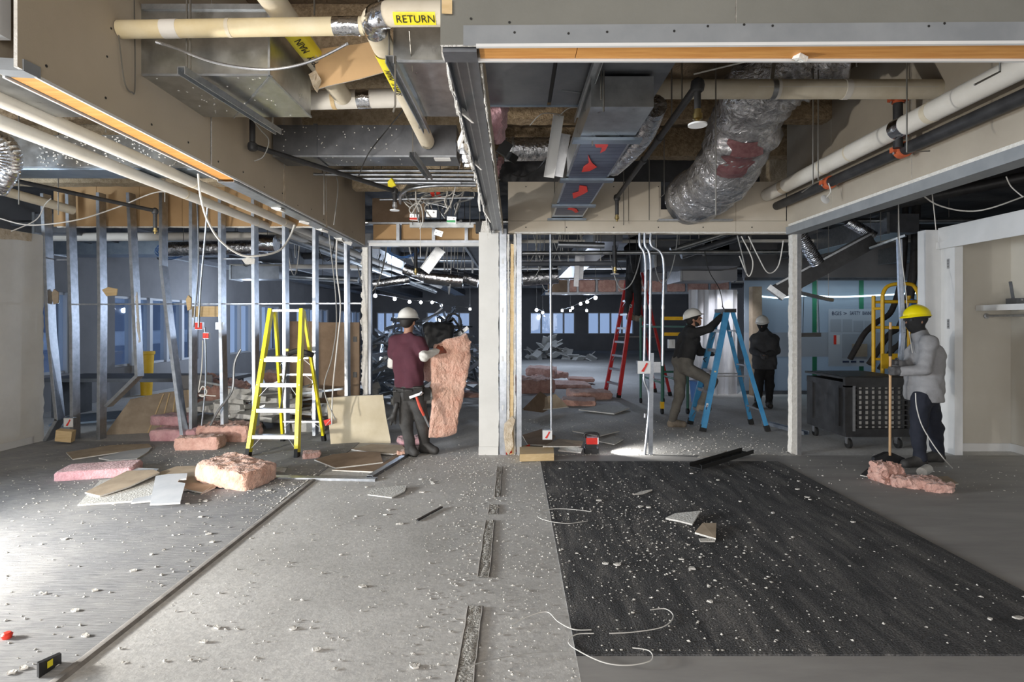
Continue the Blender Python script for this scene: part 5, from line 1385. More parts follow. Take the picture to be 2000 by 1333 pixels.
def cone(P_, a, b, r1, r2):
    a = np.array(a, float); b = np.array(b, float); ab = b-a
    L2 = ab @ ab
    if L2 < 1e-9: return np.linalg.norm(P_-a, axis=1) - r1
    t = np.clip(((P_-a) @ ab)/L2, 0, 1)
    return np.linalg.norm(P_ - (a + t[:,None]*ab), axis=1) - (r1 + (r2-r1)*t)
def blend(P_, prims, k=0.03, infl=0.0):
    d = None
    for (a, b, r1, r2) in prims:
        q = cone(P_, a, b, r1+infl, r2+infl)
        if d is None: d = q
        else:
            h = np.clip(0.5 + 0.5*(q-d)/k, 0, 1)
            d = q*(1-h) + d*h - k*h*(1-h)
    return d
def sdf_part(name, prims, m, parent, h=0.014, k=0.03, infl=0.0, wrinkle=0.0, cut=None, label=None, freq=30.0):
    pts = np.array([p for q in prims for p in (q[0], q[1])], float); r = max(max(q[2], q[3]) for q in prims) + infl + 0.03
    def fn(Q):
        d = blend(Q, prims, k, infl)
        if wrinkle:
            x, y, z = Q[:,0], Q[:,1], Q[:,2]
            d = d + wrinkle*(np.sin(freq*z + 4*np.sin(11*x + 7*y)) * np.sin(9*x - 13*y + 5*z) + 0.5*np.sin(2.1*freq*z + 9*x))
        if cut is not None:
            for (p, n_) in cut:
                d = np.maximum(d, (Q - np.array(p)) @ np.array(n_))
        return d
    v, f = surfnet(fn, pts.min(0)-r, pts.max(0)+r, h)
    mb = MB(); mb.add([tuple(q) for q in v], [tuple(int(i) for i in q) for q in f])
    o = part(name, mb, m, parent, local=True, angle=180, label=label)
    return o

def hand_prims(w, d, n, side, curl=0.6, spread=0.12, s=1.0):
    """palm + five fingers. w wrist, d direction, n palm normal (fingers curl towards n), side: thumb direction"""
    w = Vector(w); d = Vector(d).normalized(); n = Vector(n); n = (n - d*n.dot(d)).normalized(); t = Vector(side); t = (t - d*t.dot(d) - n*t.dot(n)).normalized()
    pr = [(w, w + d*0.03*s, 0.030*s, 0.032*s)]
    lens = (0.078, 0.086, 0.080, 0.062)
    for i in range(4):
        off = (1.5 - i)*0.0215*s
        k0 = w + d*0.085*s + t*off
        pr.append((w + d*0.02*s + t*off*.7, k0, 0.019*s, 0.015*s))
        L = lens[i]*s; a = 0.0; p = k0
        for seg, fr_ in enumerate((0.45, 0.32, 0.23)):
            a += curl*(0.9 if seg == 0 else 1.0)
            dv = d*math.cos(a) + n*math.sin(a) + t*(1.5-i)*spread*0.4
            q = p + dv.normalized()*L*fr_
            pr.append((p, q, (0.0125-0.001*seg)*s, (0.0115-0.001*seg)*s)); p = q
    tb_ = w + d*0.025*s + t*0.028*s
    t1 = tb_ + (t*0.75 + d*0.65 + n*0.35).normalized()*0.042*s; t2 = t1 + (d*0.7 + n*0.6 + t*0.1).normalized()*0.034*s
    pr += [(w + d*0.015*s, tb_, 0.022*s, 0.019*s), (tb_, t1, 0.017*s, 0.014*s), (t1, t2, 0.014*s, 0.012*s)]
    return pr

def helmet(parent, c, up, f, m, s=1.0):
    up = Vector(up).normalized(); f = Vector(f); f = (f - up*f.dot(up)).normalized(); r = f.cross(up)
    R = Matrix((r, f, up)).transposed()
    mb = MB(); n = 32; rows = 9
    vs = []
    for i in range(rows+1):
        a = i/rows*PI/2
        for j in range(n):
            th = 2*PI*j/n
            ridge = 1 + 0.05*math.exp(-(math.cos(th)*math.sin(PI/2-a)/0.18)**2)*math.sin(a)
            x = 0.117*math.cos(th)*math.cos(a); y = 0.142*math.sin(th)*math.cos(a); z = 0.118*math.sin(a)*ridge
            vs.append(Vector((x, y, z)))
    fs = [(i*n+j, i*n+(j+1) % n, (i+1)*n+(j+1) % n, (i+1)*n+j) for i in range(rows) for j in range(n)]
    # brim
    for kk, (gx, gz) in enumerate(((1.07, -0.008), (1.08, -0.014), (0.98, -0.012))):
        for j in range(n):
            th = 2*PI*j/n
            fw = max(0, math.sin(th))**2
            g = gx + (0.20*fw if kk < 2 else 0)
            vs.append(Vector((0.117*math.cos(th)*g, 0.142*math.sin(th)*g, gz - 0.016*fw*(kk < 2))))
    o0 = (rows+1)*n
    prev = 0
    for kk in range(3):
        cur = o0 + kk*n
        for j in range(n): fs.append((cur+j, cur+(j+1) % n, prev+(j+1) % n, prev+j))
        prev = cur
    mb.add([Vector(c) + R @ (v*s) for v in vs], fs)
    o = part('hard_hat', mb, m, parent, local=True, angle=50)
    mb = MB(); mb.tube([Vector(c) + R @ (Vector((0.108*math.cos(t_), 0.128*math.sin(t_), -0.022))*s) for t_ in np.linspace(0, 2*PI, 25)], 0.014*s, 6); part('suspension_band', mb, 'black_rubber', o, local=True)
    return o

def person(label, root, J, f, hf, shirt, pants, boots, gloves, hat, sleeve=None, wr=0.004, balaclava=False, hands=None, group=None, hair=True, boot_long=True, bulk=0.0):
    """root world position; J joints local; f body facing; hf head facing (may look up)"""
    f = Vector(f).normalized(); s = Vector((f.y, -f.x, 0))          # s: the person's right
    J = {k: Vector(v) for k, v in J.items()}
    tor = []
    pel, ch = J['pelvis'], J['chest']
    for q in (-1, 1):
        tor.append((pel + s*q*0.055, ch + s*q*0.085 - Vector((0,0,.02)), 0.112+bulk, 0.108+bulk))
    tor.append((ch + Vector((0,0,0.02)), J['shR'] - s*.01, 0.10, 0.066+bulk*.5)); tor.append((ch + Vector((0,0,0.02)), J['shL'] + s*.01, 0.10, 0.066+bulk*.5))
    nb = J['neck'] - Vector((0,0,0.035))
    tor.append((nb, J['shR'].lerp(nb, .12), 0.058, 0.060)); tor.append((nb, J['shL'].lerp(nb, .12), 0.058, 0.060))
    neck = [(ch + Vector((0,0,.10)), J['neck'], 0.07, 0.055), (J['neck'] - Vector((0,0,.02)), J['head'] - Vector((0,0,0.03)), 0.060, 0.056)]
    h = J['head']; hf = Vector(hf).normalized(); hr = hf.cross(Vector((0,0,1))).normalized(); hu = hr.cross(hf)
    headp = [(h + hu*0.03 - hf*0.02, h + hu*0.03 + hf*0.025, 0.090, 0.083), (h - hu*0.03 + hf*0.01, h - hu*0.075 + hf*0.045, 0.070, 0.045),
             (h + hf*0.098 + hu*0.01, h + hf*0.112 - hu*0.018, 0.010, 0.015), (h + hr*0.083 + hu*.005 - hf*.01, h + hr*0.086 - hu*0.03 - hf*.008, 0.016, 0.012), (h - hr*0.083 + hu*.005 - hf*.01, h - hr*0.086 - hu*0.03 - hf*.008, 0.016, 0.012),
             (h + hf*0.083 - hu*0.045 + hr*.012, h + hf*0.083 - hu*0.045 - hr*.012, 0.016, 0.016), (h + hf*0.078 + hu*0.04 + hr*.03, h + hf*0.078 + hu*0.04 - hr*.03, 0.018, 0.018)]
    armR = [(J['shR'], J['elR'], 0.056, 0.045), (J['elR'], J['wrR'], 0.044, 0.031)]; armL = [(J['shL'], J['elL'], 0.056, 0.045), (J['elL'], J['wrL'], 0.044, 0.031)]
    legs = []
    for q in 'LR': legs += [(J['hip'+q], J['kn'+q], 0.088, 0.060), (J['kn'+q], J['an'+q], 0.060, 0.043)]
    hips = [(pel + s*0.07, pel - s*0.07, 0.112, 0.112)]
    feet = []
    for q in 'LR':
        a, t = J['an'+q], J['toe'+q]; d = (t-a); d.z = 0; d.normalize()
        zf = min(t.z, a.z)
        feet.append([(a, a + Vector((0,0,-0.055)) - d*.015, 0.05, 0.05), (Vector((a.x, a.y, t.z)) - d*.03, t - d*0.02, 0.042, 0.04), (a + d*.03 - Vector((0,0,.02)), t - d*.03, 0.045, 0.038)])
    handsp = {}
    for q in 'LR':
        d, n_, t_, cu = hands[q]; handsp[q] = hand_prims(J['wr'+q], d, n_, t_, cu)
    body = tor + neck + headp + armR + armL + hips + legs + [p for ff in feet for p in ff] + handsp['L'] + handsp['R']
    # the body itself (skin), one continuous surface
    hp_ = handsp['L'] + handsp['R']
    pr = [(a, b, r1*0.90, r2*0.90) for a, b, r1, r2 in body[:len(body)-len(hp_)]] + [(a, b, r1*0.55, r2*0.55) for a, b, r1, r2 in hp_]
    pts = np.array([p for q in pr for p in (q[0], q[1])], float)
    v, fc = surfnet(lambda Q: blend(Q, pr, 0.02), pts.min(0)-.16, pts.max(0)+.16, 0.014)
    mb = MB(); mb.add([tuple(q) for q in v], [tuple(int(i) for i in q) for q in fc])
    o = obj('person', mb, 'skin', local=True, angle=180); o.location = root
    tag(o, label, 'person', group)
    # clothes
    lo = pel - Vector((0,0,0.10))
    if sleeve:
        mid = [(J['sh'+q], J['sh'+q].lerp(J['el'+q], 0.55), 0.060, 0.060) for q in 'LR']
        sdf_part('shirt', tor + mid, shirt, o, infl=0.016, wrinkle=wr*1.7, freq=17)
        for arm in (armL, armR): sdf_part('sleeve', [(arm[0][0].lerp(arm[0][1], .45), arm[0][1], .05, .046), arm[1]], sleeve, o, infl=0.009, wrinkle=wr, freq=70, h=.011)
    else:
        sdf_part('jacket' if wr > .0045 else 'shirt', (tor + [(pel + s*.06 + Vector((0,0,.04)), pel + s*.06 - Vector((0,0,.055)), .118+bulk, .116+bulk), (pel - s*.06 + Vector((0,0,.04)), pel - s*.06 - Vector((0,0,.055)), .118+bulk, .116+bulk)] if wr > .0045 else tor) + armR + armL + neck[:1], shirt, o, cut=[(tuple(pel - Vector((0,0,.09))), (0,0,-1))] if wr > .0045 else None, infl=0.022 if wr > .0045 else 0.018, wrinkle=wr)
    sdf_part('trousers', hips + legs, pants, o, infl=0.02, wrinkle=wr*1.2, freq=24)
    for ff in feet: sdf_part('boot', ff, boots, o, infl=0.008, h=0.011, k=0.02)
    for q in 'LR': sdf_part('glove', handsp[q] + [((J['wr'+q].lerp(J['el'+q], .22)), J['wr'+q], .036, .032)], gloves, o, h=0.0062, k=0.008, infl=0.003)
    if hair and not balaclava:
        sdf_part('hair', [(h + hu*0.035 - hf*0.045, h + hu*0.0 - hf*0.06, 0.075, 0.062), (h + hu*0.05, h + hu*0.05 - hf*.04, 0.086, 0.08)], 'hair', o, infl=0.010, h=0.011)
    if balaclava:
        sdf_part('balaclava', headp[:2] + neck + [headp[5]] , 'black_cloth', o, infl=0.010, h=0.011, k=.03, wrinkle=.002)
    else:
        for q in (-1, 1):
            e = MB().lathe(h + hf*0.083 + hr*q*0.032 + hu*0.012, [(0.002, -0.009), (0.009, -0.004), (0.011, 0), (0.009, 0.004), (0.002, 0.009)], 8); part('eye', e, 'white_paint', o, local=True)
            e = MB().bar(h + hf*0.098 + hr*q*0.018 + hu*0.035, h + hf*0.086 + hr*q*0.05 + hu*0.036, 0.008, 0.01); part('eyebrow', e, 'hair', o, local=True)
    helmet(o, h + hu*0.065 - hf*0.012, hu, hf, hat)
    return o, f, s

# ---- worker in maroon holding the batt
R1 = Vector((-1.25, 6.97, 0))
def L1(px, py, dy=0.0): return P(px, py, R1.y + dy) - R1
J = dict(pelvis=L1(800,762), chest=L1(796,690), neck=L1(797,655), head=L1(798,630,0.01), shL=L1(771,668,.06), shR=L1(820,671,-.07), elL=L1(766,712,.12), wrL=L1(800,722,.30),
         elR=L1(829,697,-.20), wrR=L1(853,686,-.06), hipL=L1(789,772,.03), hipR=L1(813,770,-.02), knL=L1(793,822,.0), knR=L1(824,818,.04), anL=L1(801,873,-.02), anR=L1(829,866,.12), toeL=L1(813,888,-.08), toeR=L1(853,880,.05))
J['toeL'].z = 0.045; J['toeR'].z = 0.045
w1, f1, s1_ = person('worker in maroon shirt and white hard hat, seen from behind carrying insulation', R1, J, (0.42, 0.9, 0), (0.35, 0.93, -0.02), 'maroon', 'charcoal', 'boot_dark', 'glove_orange', 'helmet_white', sleeve='sleeve',
    hands=dict(R=((0.7,0.5,0.15), (-0.3,0.8,-0.4), (0.1,-0.3,0.9), 0.5), L=((0.8,0.3,0.2), (0,0.5,0.5), (0,-0.3,0.9), 0.4)))
# tool belt with pouches and hammer, worn: parts of the person
def wp(px, py, dy): return L1(px, py, dy)
mb = MB(); pel = J['pelvis']; mb.tube([pel + s1_*math.cos(a)*0.185 + f1*math.sin(a)*0.145 + Vector((0,0,.01)) for a in np.linspace(0, 2*PI, 29)], 0.028, 8); part('tool_belt', mb, 'leather_black', w1, local=True)
for (px, py, dy, w_, h_) in ((797,772,-.17,.11,.13), (816,764,-.20,.10,.10), (775,778,-.08,.08,.2), (834,770,-.05,.08,.15)):
    c = wp(px, py, dy); mb = MB(); mb.obox(c, (w_, 0.06, h_), (0.1, 0, 0.3)); mb.tube([c + Vector((-w_/2, -.03, h_*.4)), c + Vector((0, -.045, h_*.45)), c + Vector((w_/2, -.03, h_*.4))], 0.012, 6); part('pouch', mb, 'leather_black', w1, local=True)
mb = MB(); mb.tube([wp(813,775,-.24), wp(820,795,-.24), wp(828,812,-.22)], [0.014, 0.018, 0.015], 8); hm = part('hammer_handle', mb, 'hammer_red', w1, 'red hammer handle hanging from the belt', local=True)
part('hammer_shaft', MB().tube([wp(828,812,-.22), wp(838,834,-.20)], 0.012, 8), 'strut', w1, local=True)
mb = MB(); mb.bar(wp(800,777,-.25), wp(822,769,-.25), 0.03, 0.03); mb.tube([wp(820,771,-.25), wp(825,766,-.25)], 0.02, 8); part('hammer_head', mb, 'aluminium', w1, local=True)
sdf_part('spare_gloves', [(wp(775,790,-.1), wp(768,815,-.12), .03, .03), (wp(768,812,-.12), wp(757,820,-.12), .02, .014), (wp(768,812,-.12), wp(763,830,-.12), .02, .013), (wp(770,812,-.12), wp(772,828,-.12), .02, .013)], 'leather_black', w1, h=.009)

# ---- the insulation batt he carries: irregular slab from its own outline
def slab(name, label, outline, thick, m, seed=0, amp=0.03, cat='insulation', group=None, res=0.03):
    """fluffy slab from an outline of world points (roughly planar); grid-filled, noisy, thick along vector"""
    pts = [Vector(p) for p in outline]; t = Vector(thick)
    c = sum(pts, Vector())/len(pts); n_ = t.normalized()
    x = (pts[1]-pts[0]); x = (x - n_*x.dot(n_)).normalized(); y = n_.cross(x)
    uv = [((p-c).dot(x), (p-c).dot(y)) for p in pts]
    rings = 9; segs = []
    for i in range(len(uv)):
        a = uv[i]; b = uv[(i+1) % len(uv)]; L = math.hypot(a[0]-b[0], a[1]-b[1]); k = max(1, int(L/res))
        for j in range(k): segs.append((a[0]+(b[0]-a[0])*j/k, a[1]+(b[1]-a[1])*j/k))
    N_ = len(segs); vs = []; fs = []
    tl = t.length
    def lay(side):
        base = len(vs)
        for r in range(rings, 0, -1):
            g = r/rings
            for (u, v) in segs:
                z = side*tl/2*(1 if g < .97 else 0.78)
                vs.append(c + x*(u*g) + y*(v*g) + n_*z)
        vs.append(c + n_*side*tl/2); ctr = len(vs)-1
        for r in range(rings-1):
            for j in range(N_):
                q = (base+r*N_+j, base+r*N_+(j+1) % N_, base+(r+1)*N_+(j+1) % N_, base+(r+1)*N_+j)
                fs.append(q if side > 0 else q[::-1])
        for j in range(N_):
            q = (base+(rings-1)*N_+j, base+(rings-1)*N_+(j+1) % N_, ctr); fs.append(q if side > 0 else q[::-1])
        return base
    b0 = lay(-1); b1 = lay(1)
    base_m = len(vs)
    for (u, v) in segs: vs.append(c + x*u*1.02 + y*v*1.02)
    for j in range(N_):
        j2 = (j+1) % N_
        fs.append((b0+j, b0+j2, base_m+j2, base_m+j)); fs.append((base_m+j, base_m+j2, b1+j2, b1+j))
    off = Vector((seed*5.1, seed*2.7, seed))
    out = []
    for p in vs:
        d = noise.noise_vector(p*4.5+off)*0.6 + noise.noise_vector(p*13+off)*0.45 + noise.noise_vector(p*36+off)*0.28
        out.append(p + d*amp*1.2)
    mb = MB(); mb.add(out, fs)
    o = obj(name, mb, m, angle=55); return tag(o, label, cat, group)
Yb = 7.10
slab('insulation_batt', 'large peach-pink insulation batt carried by the worker in maroon', [P(840,696,Yb), P(848,672,Yb), P(875,662,Yb), P(897,660,Yb), P(910,654,Yb), P(918,668,Yb), P(919,700,Yb-.05), P(914,735,Yb-.08), P(906,775,Yb-.1), P(898,815,Yb-.1), P(890,848,Yb-.1), P(865,853,Yb-.1), P(838,852,Yb-.1), P(840,815,Yb-.08), P(844,775,Yb-.05), P(842,735,Yb)], (-0.03, 0.13, 0), 'pink_peach', 2, 0.026)
slab('insulation_batt', 'small peach-pink insulation piece behind the carried batt', [P(818,694,7.35), P(843,690,7.35), P(846,735,7.35), P(838,745,7.35), P(820,738,7.35)], (0, 0.08, 0), 'pink_fluff', 5, 0.02)

# ---- worker on the blue ladder
R2 = Vector((2.60, 8.90, 0))
def L2(px, py, dy=0.0): return P(px, py, R2.y + dy) - R2
J = dict(pelvis=L2(1333,706), chest=L2(1345,660), neck=L2(1348,641), head=L2(1356,625,-.02), shR=L2(1352,652,-.19), shL=L2(1350,650,.17), elR=L2(1386,642,-.22), wrR=L2(1409,619,-.14), elL=L2(1366,688,.22), wrL=L2(1391,690,.16),
         hipR=L2(1337,718,-.09), hipL=L2(1329,718,.09), knR=L2(1391,746,-.14), anR=L2(1370,790,-.12), toeR=L2(1386,799,-.12), knL=L2(1327,772,.02), anL=L2(1313,822,-.02), toeL=L2(1338,832,-.06))
J['toeL'].z = 0.045
w2, f2, s2_ = person('worker in black shirt and white hard hat climbing the blue ladder', R2, J, (0.95, 0.3, 0), (0.86, -0.28, 0.30), 'black_cloth', 'trouser_brown', 'boot_tan', 'glove_grey', 'helmet_white',
    hands=dict(R=((0.6,0.1,0.7), (0.6,0.3,-0.5), (0,0.9,0), 0.7), L=((0.9,-0.1,0.1), (0.1,-0.2,-0.9), (0,-0.7,0.4), 0.8)))
h = J['head']; sdf_part('beard', [(h + Vector((.055,-.012,-.05)), h + Vector((.03,-.03,-.075)), .03, .03), (h + Vector((.0,-.06,-.04)), h + Vector((.04,-.04,-.07)), .018, .02)], 'hair', w2, h=.01)
pl = thing('pliers', 'black pliers held up in the gloved hand at the blue ladder top', 'pliers', tuple(P(1416,608,8.8)))
part('jaw', MB().tube([P(1416,609,8.76), P(1413,602,8.76), P(1410,598,8.76)], [0.012, 0.010, 0.004], 6), 'black_plastic', pl); part('handle', MB().tube([P(1416,609,8.76), P(1420,618,8.76)], 0.012, 6), 'black_plastic', pl)
part('handle', MB().tube([P(1415,609,8.77), P(1414,619,8.77)], 0.012, 6), 'black_plastic', pl)
hmr = thing('hook_tool', 'black hooked pry tool in the lower hand at the blue ladder', 'tool', tuple(P(1384,702,9.05)))
part('bar', MB().tube([P(1391,689,9.0), P(1382,696,9.0), P(1374,702,9.0), P(1378,708,9.0)], 0.012, 6), 'black_plastic', hmr)

# ---- worker with broom at the right
R3 = Vector((4.66, 6.52, 0))
def L3(px, py, dy=0.0): return P(px, py, R3.y + dy) - R3
J = dict(pelvis=L3(1804,768), chest=L3(1806,690), neck=L3(1797,652), head=L3(1789,627), shL=L3(1815,672,-.20), shR=L3(1803,672,.20), elL=L3(1806,722,-.26), wrL=L3(1762,726,-.16), elR=L3(1785,722,.22), wrR=L3(1752,712,.02),
         hipL=L3(1800,780,-.09), hipR=L3(1812,780,.09), knL=L3(1793,840,-.10), knR=L3(1826,838,.10), anL=L3(1797,892,-.12), anR=L3(1832,885,.12), toeL=L3(1765,900,-.14), toeR=L3(1800,897,.10))
J['toeL'].z = 0.045; J['toeR'].z = 0.045; J['anL'].z = .1; J['anR'].z = .1
w3, f3, s3_ = person('worker in yellow hard hat and grey jacket sweeping beside the black cart', R3, J, (-0.96, -0.1, 0), (-0.97, 0.02, -0.05), 'grey_jacket', 'navy', 'boot_dark', 'glove_dark', 'helmet_yellow', balaclava=True, wr=0.006, bulk=0.012,
    hands=dict(L=((-0.95,0.1,0.05), (0,0.9,-0.1), (0,0,1), 0.9), R=((-0.9,-0.4,0.1), (0,-0.9,-0.1), (0,0,1), 0.9)))
h = J['head']; part('glasses', MB().bar(h + Vector((-.095,-.075,.015)), h + Vector((-.10,.06,.015)), 0.012, 0.032), 'black_plastic', w3, local=True)
br = thing('push_broom', 'wooden handled black broom held by the worker in the yellow hard hat', 'broom', tuple(G(1738,893)))
a, b = G(1738,890,0.1), P(1739,630,6.40)
part('handle', MB().tube([a, a.lerp(b, .75)], 0.014, 10), 'broom_wood', br); part('grip', MB().tube([a.lerp(b, .75), a.lerp(b, .95)], 0.018, 10), 'black_rubber', br); part('handle_tip', MB().tube([a.lerp(b, .95), b], 0.014, 10), 'broom_wood', br)
mb = MB(); mb.prism([a + Vector(q) for q in ((-.03,0,.03),(.03,0,.03),(.17,0,-.03),(.19,0,-.09),(-.19,0,-.09),(-.17,0,-.03))], (0, 0.06, 0)); part('head', mb, 'black_plastic', br)
for k in range(24):
    x = -0.18 + 0.36*k/23; part('bristle', MB().bar(a + Vector((x, .03, -.085)), Vector((a.x + x*1.1, a.y+.03, 0.006)), 0.012, 0.05, (0,1,0)), 'black_rubber', br)
wirepath('loose_cable', 'white cord trailing from the sweeping worker down to the floor', [P(1788,768,6.28), P(1790,795,6.26), P(1800,830,6.24), P(1820,865,6.2), P(1842,895,6.1), G(1860,915,.01)], 0.006, 'wire_white', 'cord')

# ---- worker standing in the dark by the glass
R4 = G(1490, 796); R4.z = 0
def L4(px, py, dy=0.0): return P(px, py, R4.y + dy) - R4
J = dict(pelvis=L4(1493,712), chest=L4(1493,668), neck=L4(1492,646), head=L4(1489,635,-.02), shR=L4(1511,663,.05), shL=L4(1475,663,.05), elR=L4(1517,686,-.05), wrR=L4(1497,694,-.25), elL=L4(1471,686,-.05), wrL=L4(1484,692,-.24),
         hipR=L4(1501,715,0), hipL=L4(1485,715,0), knR=L4(1503,755,-.02), knL=L4(1482,755,-.02), anR=L4(1502,787), anL=L4(1480,787), toeR=L4(1505,797,-.18), toeL=L4(1474,797,-.17))
J['toeR'].z = J['toeL'].z = .045; J['anR'].z = J['anL'].z = .1
person('dim worker in grey hoodie and white hard hat standing by the glass wall', R4, J, (-0.2, -0.98, 0), (-0.5, -0.85, -0.2), 'dark_hoodie', 'black_cloth', 'boot_dark', 'glove_dark', 'helmet_white', wr=.005, bulk=.02, balaclava=True,
    hands=dict(R=((-0.7,-0.6,0), (0,0.3,-0.9), (0,-0.5,0.8), 0.6), L=((0.7,-0.6,0), (0,0.3,-0.9), (0,-0.5,0.8), 0.6)))
# ---- worker on the red ladder, upper body up among the services
R5 = Vector((2.58, 12.45, 0))
def L5(px, py, dy=0.0): return P(px, py, R5.y + dy) - R5
J = dict(pelvis=L5(1236,540), chest=L5(1238,498), neck=L5(1240,478), head=L5(1242,466), shR=L5(1252,486,-.1), shL=L5(1226,486,.1), elR=L5(1264,490,-.2), wrR=L5(1270,468,-.2), elL=L5(1226,486,.15), wrL=L5(1238,466,.2),
         hipR=L5(1243,545,-.06), hipL=L5(1231,545,.06), knR=L5(1246,585,-.05), knL=L5(1228,585,.05), anR=L5(1246,616,-.03), anL=L5(1230,614,.05), toeR=L5(1257,624,-.03), toeL=L5(1243,622,.05))
person('worker in black trousers standing high on the red ladder', R5, J, (0.97, 0.2, 0), (0.9, 0.1, 0.3), 'black_cloth', 'black_cloth', 'boot_tan', 'glove_dark', 'helmet_white',
    hands=dict(R=((0.2,0,0.95), (0.6,0,0), (0,0.9,0), 0.4), L=((0.2,0,0.95), (0.6,0,0), (0,-0.9,0), 0.4)))
# ================================================================== CART, SCAFFOLDS, POSTER
cx0, cx1, cy0, cy1 = 4.24, 5.06, 7.28, 8.25
ca = thing('bin_cart', 'black slatted plastic bin cart on casters beside the sweeping worker', 'cart', ((cx0+cx1)/2, (cy0+cy1)/2, 0))
part('base', MB().box((cx0, cy0, 0.16), (cx1, cy1, 0.22)), 'black_plastic', ca)
part('rear_panel', MB().box((cx0, cy1-0.03, 0.22), (cx1, cy1, 0.86)), 'black_plastic', ca)
part('right_panel', MB().box((cx1-0.03, cy0+.03, 0.22), (cx1, cy1-.03, 0.86)), 'black_plastic', ca)
mb = MB().box((cx0, cy0+0.03, 0.22), (cx0+0.03, cy1-0.03, 0.86)); mb.box((cx0-.025, cy0+.12, .28), (cx0, cy0+.2, .8)); mb.box((cx0-.025, cy1-.2, .28), (cx0, cy1-.12, .8)); mb.box((cx0-.02, cy0+.03, .78), (cx0, cy1-.03, .86)); part('left_panel', mb, 'black_plastic', ca)
mb = MB().box((cx0-.02, cy0-.02, 0.80), (cx1+.02, cy0+.03, 0.90)); mb.box((cx0-.02, cy0-.02, .22), (cx0+.11, cy0+.03, .82)); mb.box((cx0+.11, cy0-.02, .2), (cx1, cy0+.03, .27)); part('front_frame', mb, 'black_plastic', ca)
mb = MB().box((cx0-.02, cy0-.02, .90), (cx1+.02, cy1+.02, .925)); mb.box((cx0+.06, cy0+.06, .925), (cx1-.06, cy1-.06, .935)); part('lid', mb, 'black_plastic', ca)
part('liner', MB().box((cx0+.10, cy0+.045, .26), (cx1-.04, cy0+.06, .80)), 'ceiling_tile', ca, 'pale contents seen through the slats')
for k in range(9):
    x = cx0 + .14 + k*.083; part('upright_slat', MB().box((x, cy0+.005, .26), (x+.03, cy0+.035, .80)), 'black_plastic', ca)
for k in range(8):
    z = .30 + k*.065; part('cross_slat', MB().box((cx0+.11, cy0+.0, z), (cx1-.02, cy0+.03, z+.018)), 'black_plastic', ca)
part('edge_guard', MB().box((cx0+.075, cy0-.03, .24), (cx0+.105, cy0-.018, .82)), 'aluminium', ca, 'metal edge strip')
for (x, y) in ((cx0+.08, cy0+.08), (cx1-.1, cy0+.08), (cx0+.08, cy1-.08), (cx1-.1, cy1-.08)):
    c_ = part('caster', MB().tube([(x-.018, y, .065), (x+.018, y, .065)], 0.065, 16), 'black_rubber', ca)
    part('fork', MB().box((x-.03, y-.02, .06), (x-.02, y+.03, .16)).box((x+.02, y-.02, .06), (x+.03, y+.03, .16)).box((x-.04, y-.04, .15), (x+.04, y+.04, .165)), 'aluminium', ca)

def scaffold(label, loc, rz, w, L, H, post, brd, rungs, m_post, m_deck):
    o = thing('scaffold_frame', label, 'scaffold', loc, (0,0,rz), 'scaffolds')
    for x in (0, w):
        for y in (0, L):
            part('post', MB().tube([(x, y, 0.1), (x, y, H)], post, 10), m_post, o, local=True)
            part('caster', MB().tube([(x-.02, y, .05), (x+.02, y, .05)], 0.05, 12), 'black_rubber', o, local=True)
    for z in rungs:
        for y in (0, L): part('rung', MB().tube([(0, y, z), (w, y, z)], post*.8, 8), m_deck, o, local=True)
    for x in (0, w):
        for z in (H*.32, H*.9): part('side_rail', MB().tube([(x, 0, z), (x, L, z)], post*.8, 8), m_deck, o, local=True)
    return o
ys = scaffold('yellow rolling scaffold frame behind the sweeping worker', (5.66, 8.75, 0), 0.0, 0.56, 0.22, 2.05, 0.028, .02, [0.75, 1.05, 1.55, 1.95], 'yellow_steel', 'yellow_steel')
mb = MB(); mb.tube(smoothpath([(0.0, 0, 2.05), (0.06, 0, 2.17), (0.2, 0, 2.22), (0.42, 0, 2.22), (0.5, 0, 2.17), (0.56, 0, 2.05)], 5), 0.028, 10); part('guard_hoop', mb, 'yellow_steel', ys, local=True)
part('plate', MB().box((-.03, -.03, .92), (.56, -.01, 1.15)), 'yellow_steel', ys, local=True)
tag(obj('blue_tarp_scrap', MB().obox(P(1788,600,8.9), (0.2, 0.05, 0.22), (0.1,0.2,0.1)), 'wire_blue'), 'blue bag hung on the yellow scaffold top', 'bag')
gs = scaffold('green scaffold frame with yellow rails behind the climbing worker', (2.62, 10.1, 0), 0.05, 0.46, 1.4, 1.72, 0.025, .02, [0.75], 'green_steel', 'green_steel')
for z in (1.70, 1.42): part('yellow_rail', MB().box((0, -.03, z-.03), (.46, -.01, z+.03)), 'yellow_steel', gs, local=True)
part('yellow_foot', MB().box((-.03, -.03, .1), (.03, .03, .22)), 'yellow_steel', gs, local=True)
tag(obj('white_control_box', MB().obox(P(1311,672,10.6), (0.12, 0.08, 0.16)).obox(P(1310,670,10.55), (0.05, 0.02, 0.10)), 'white_paint'), 'white box hung on the green scaffold', 'box')

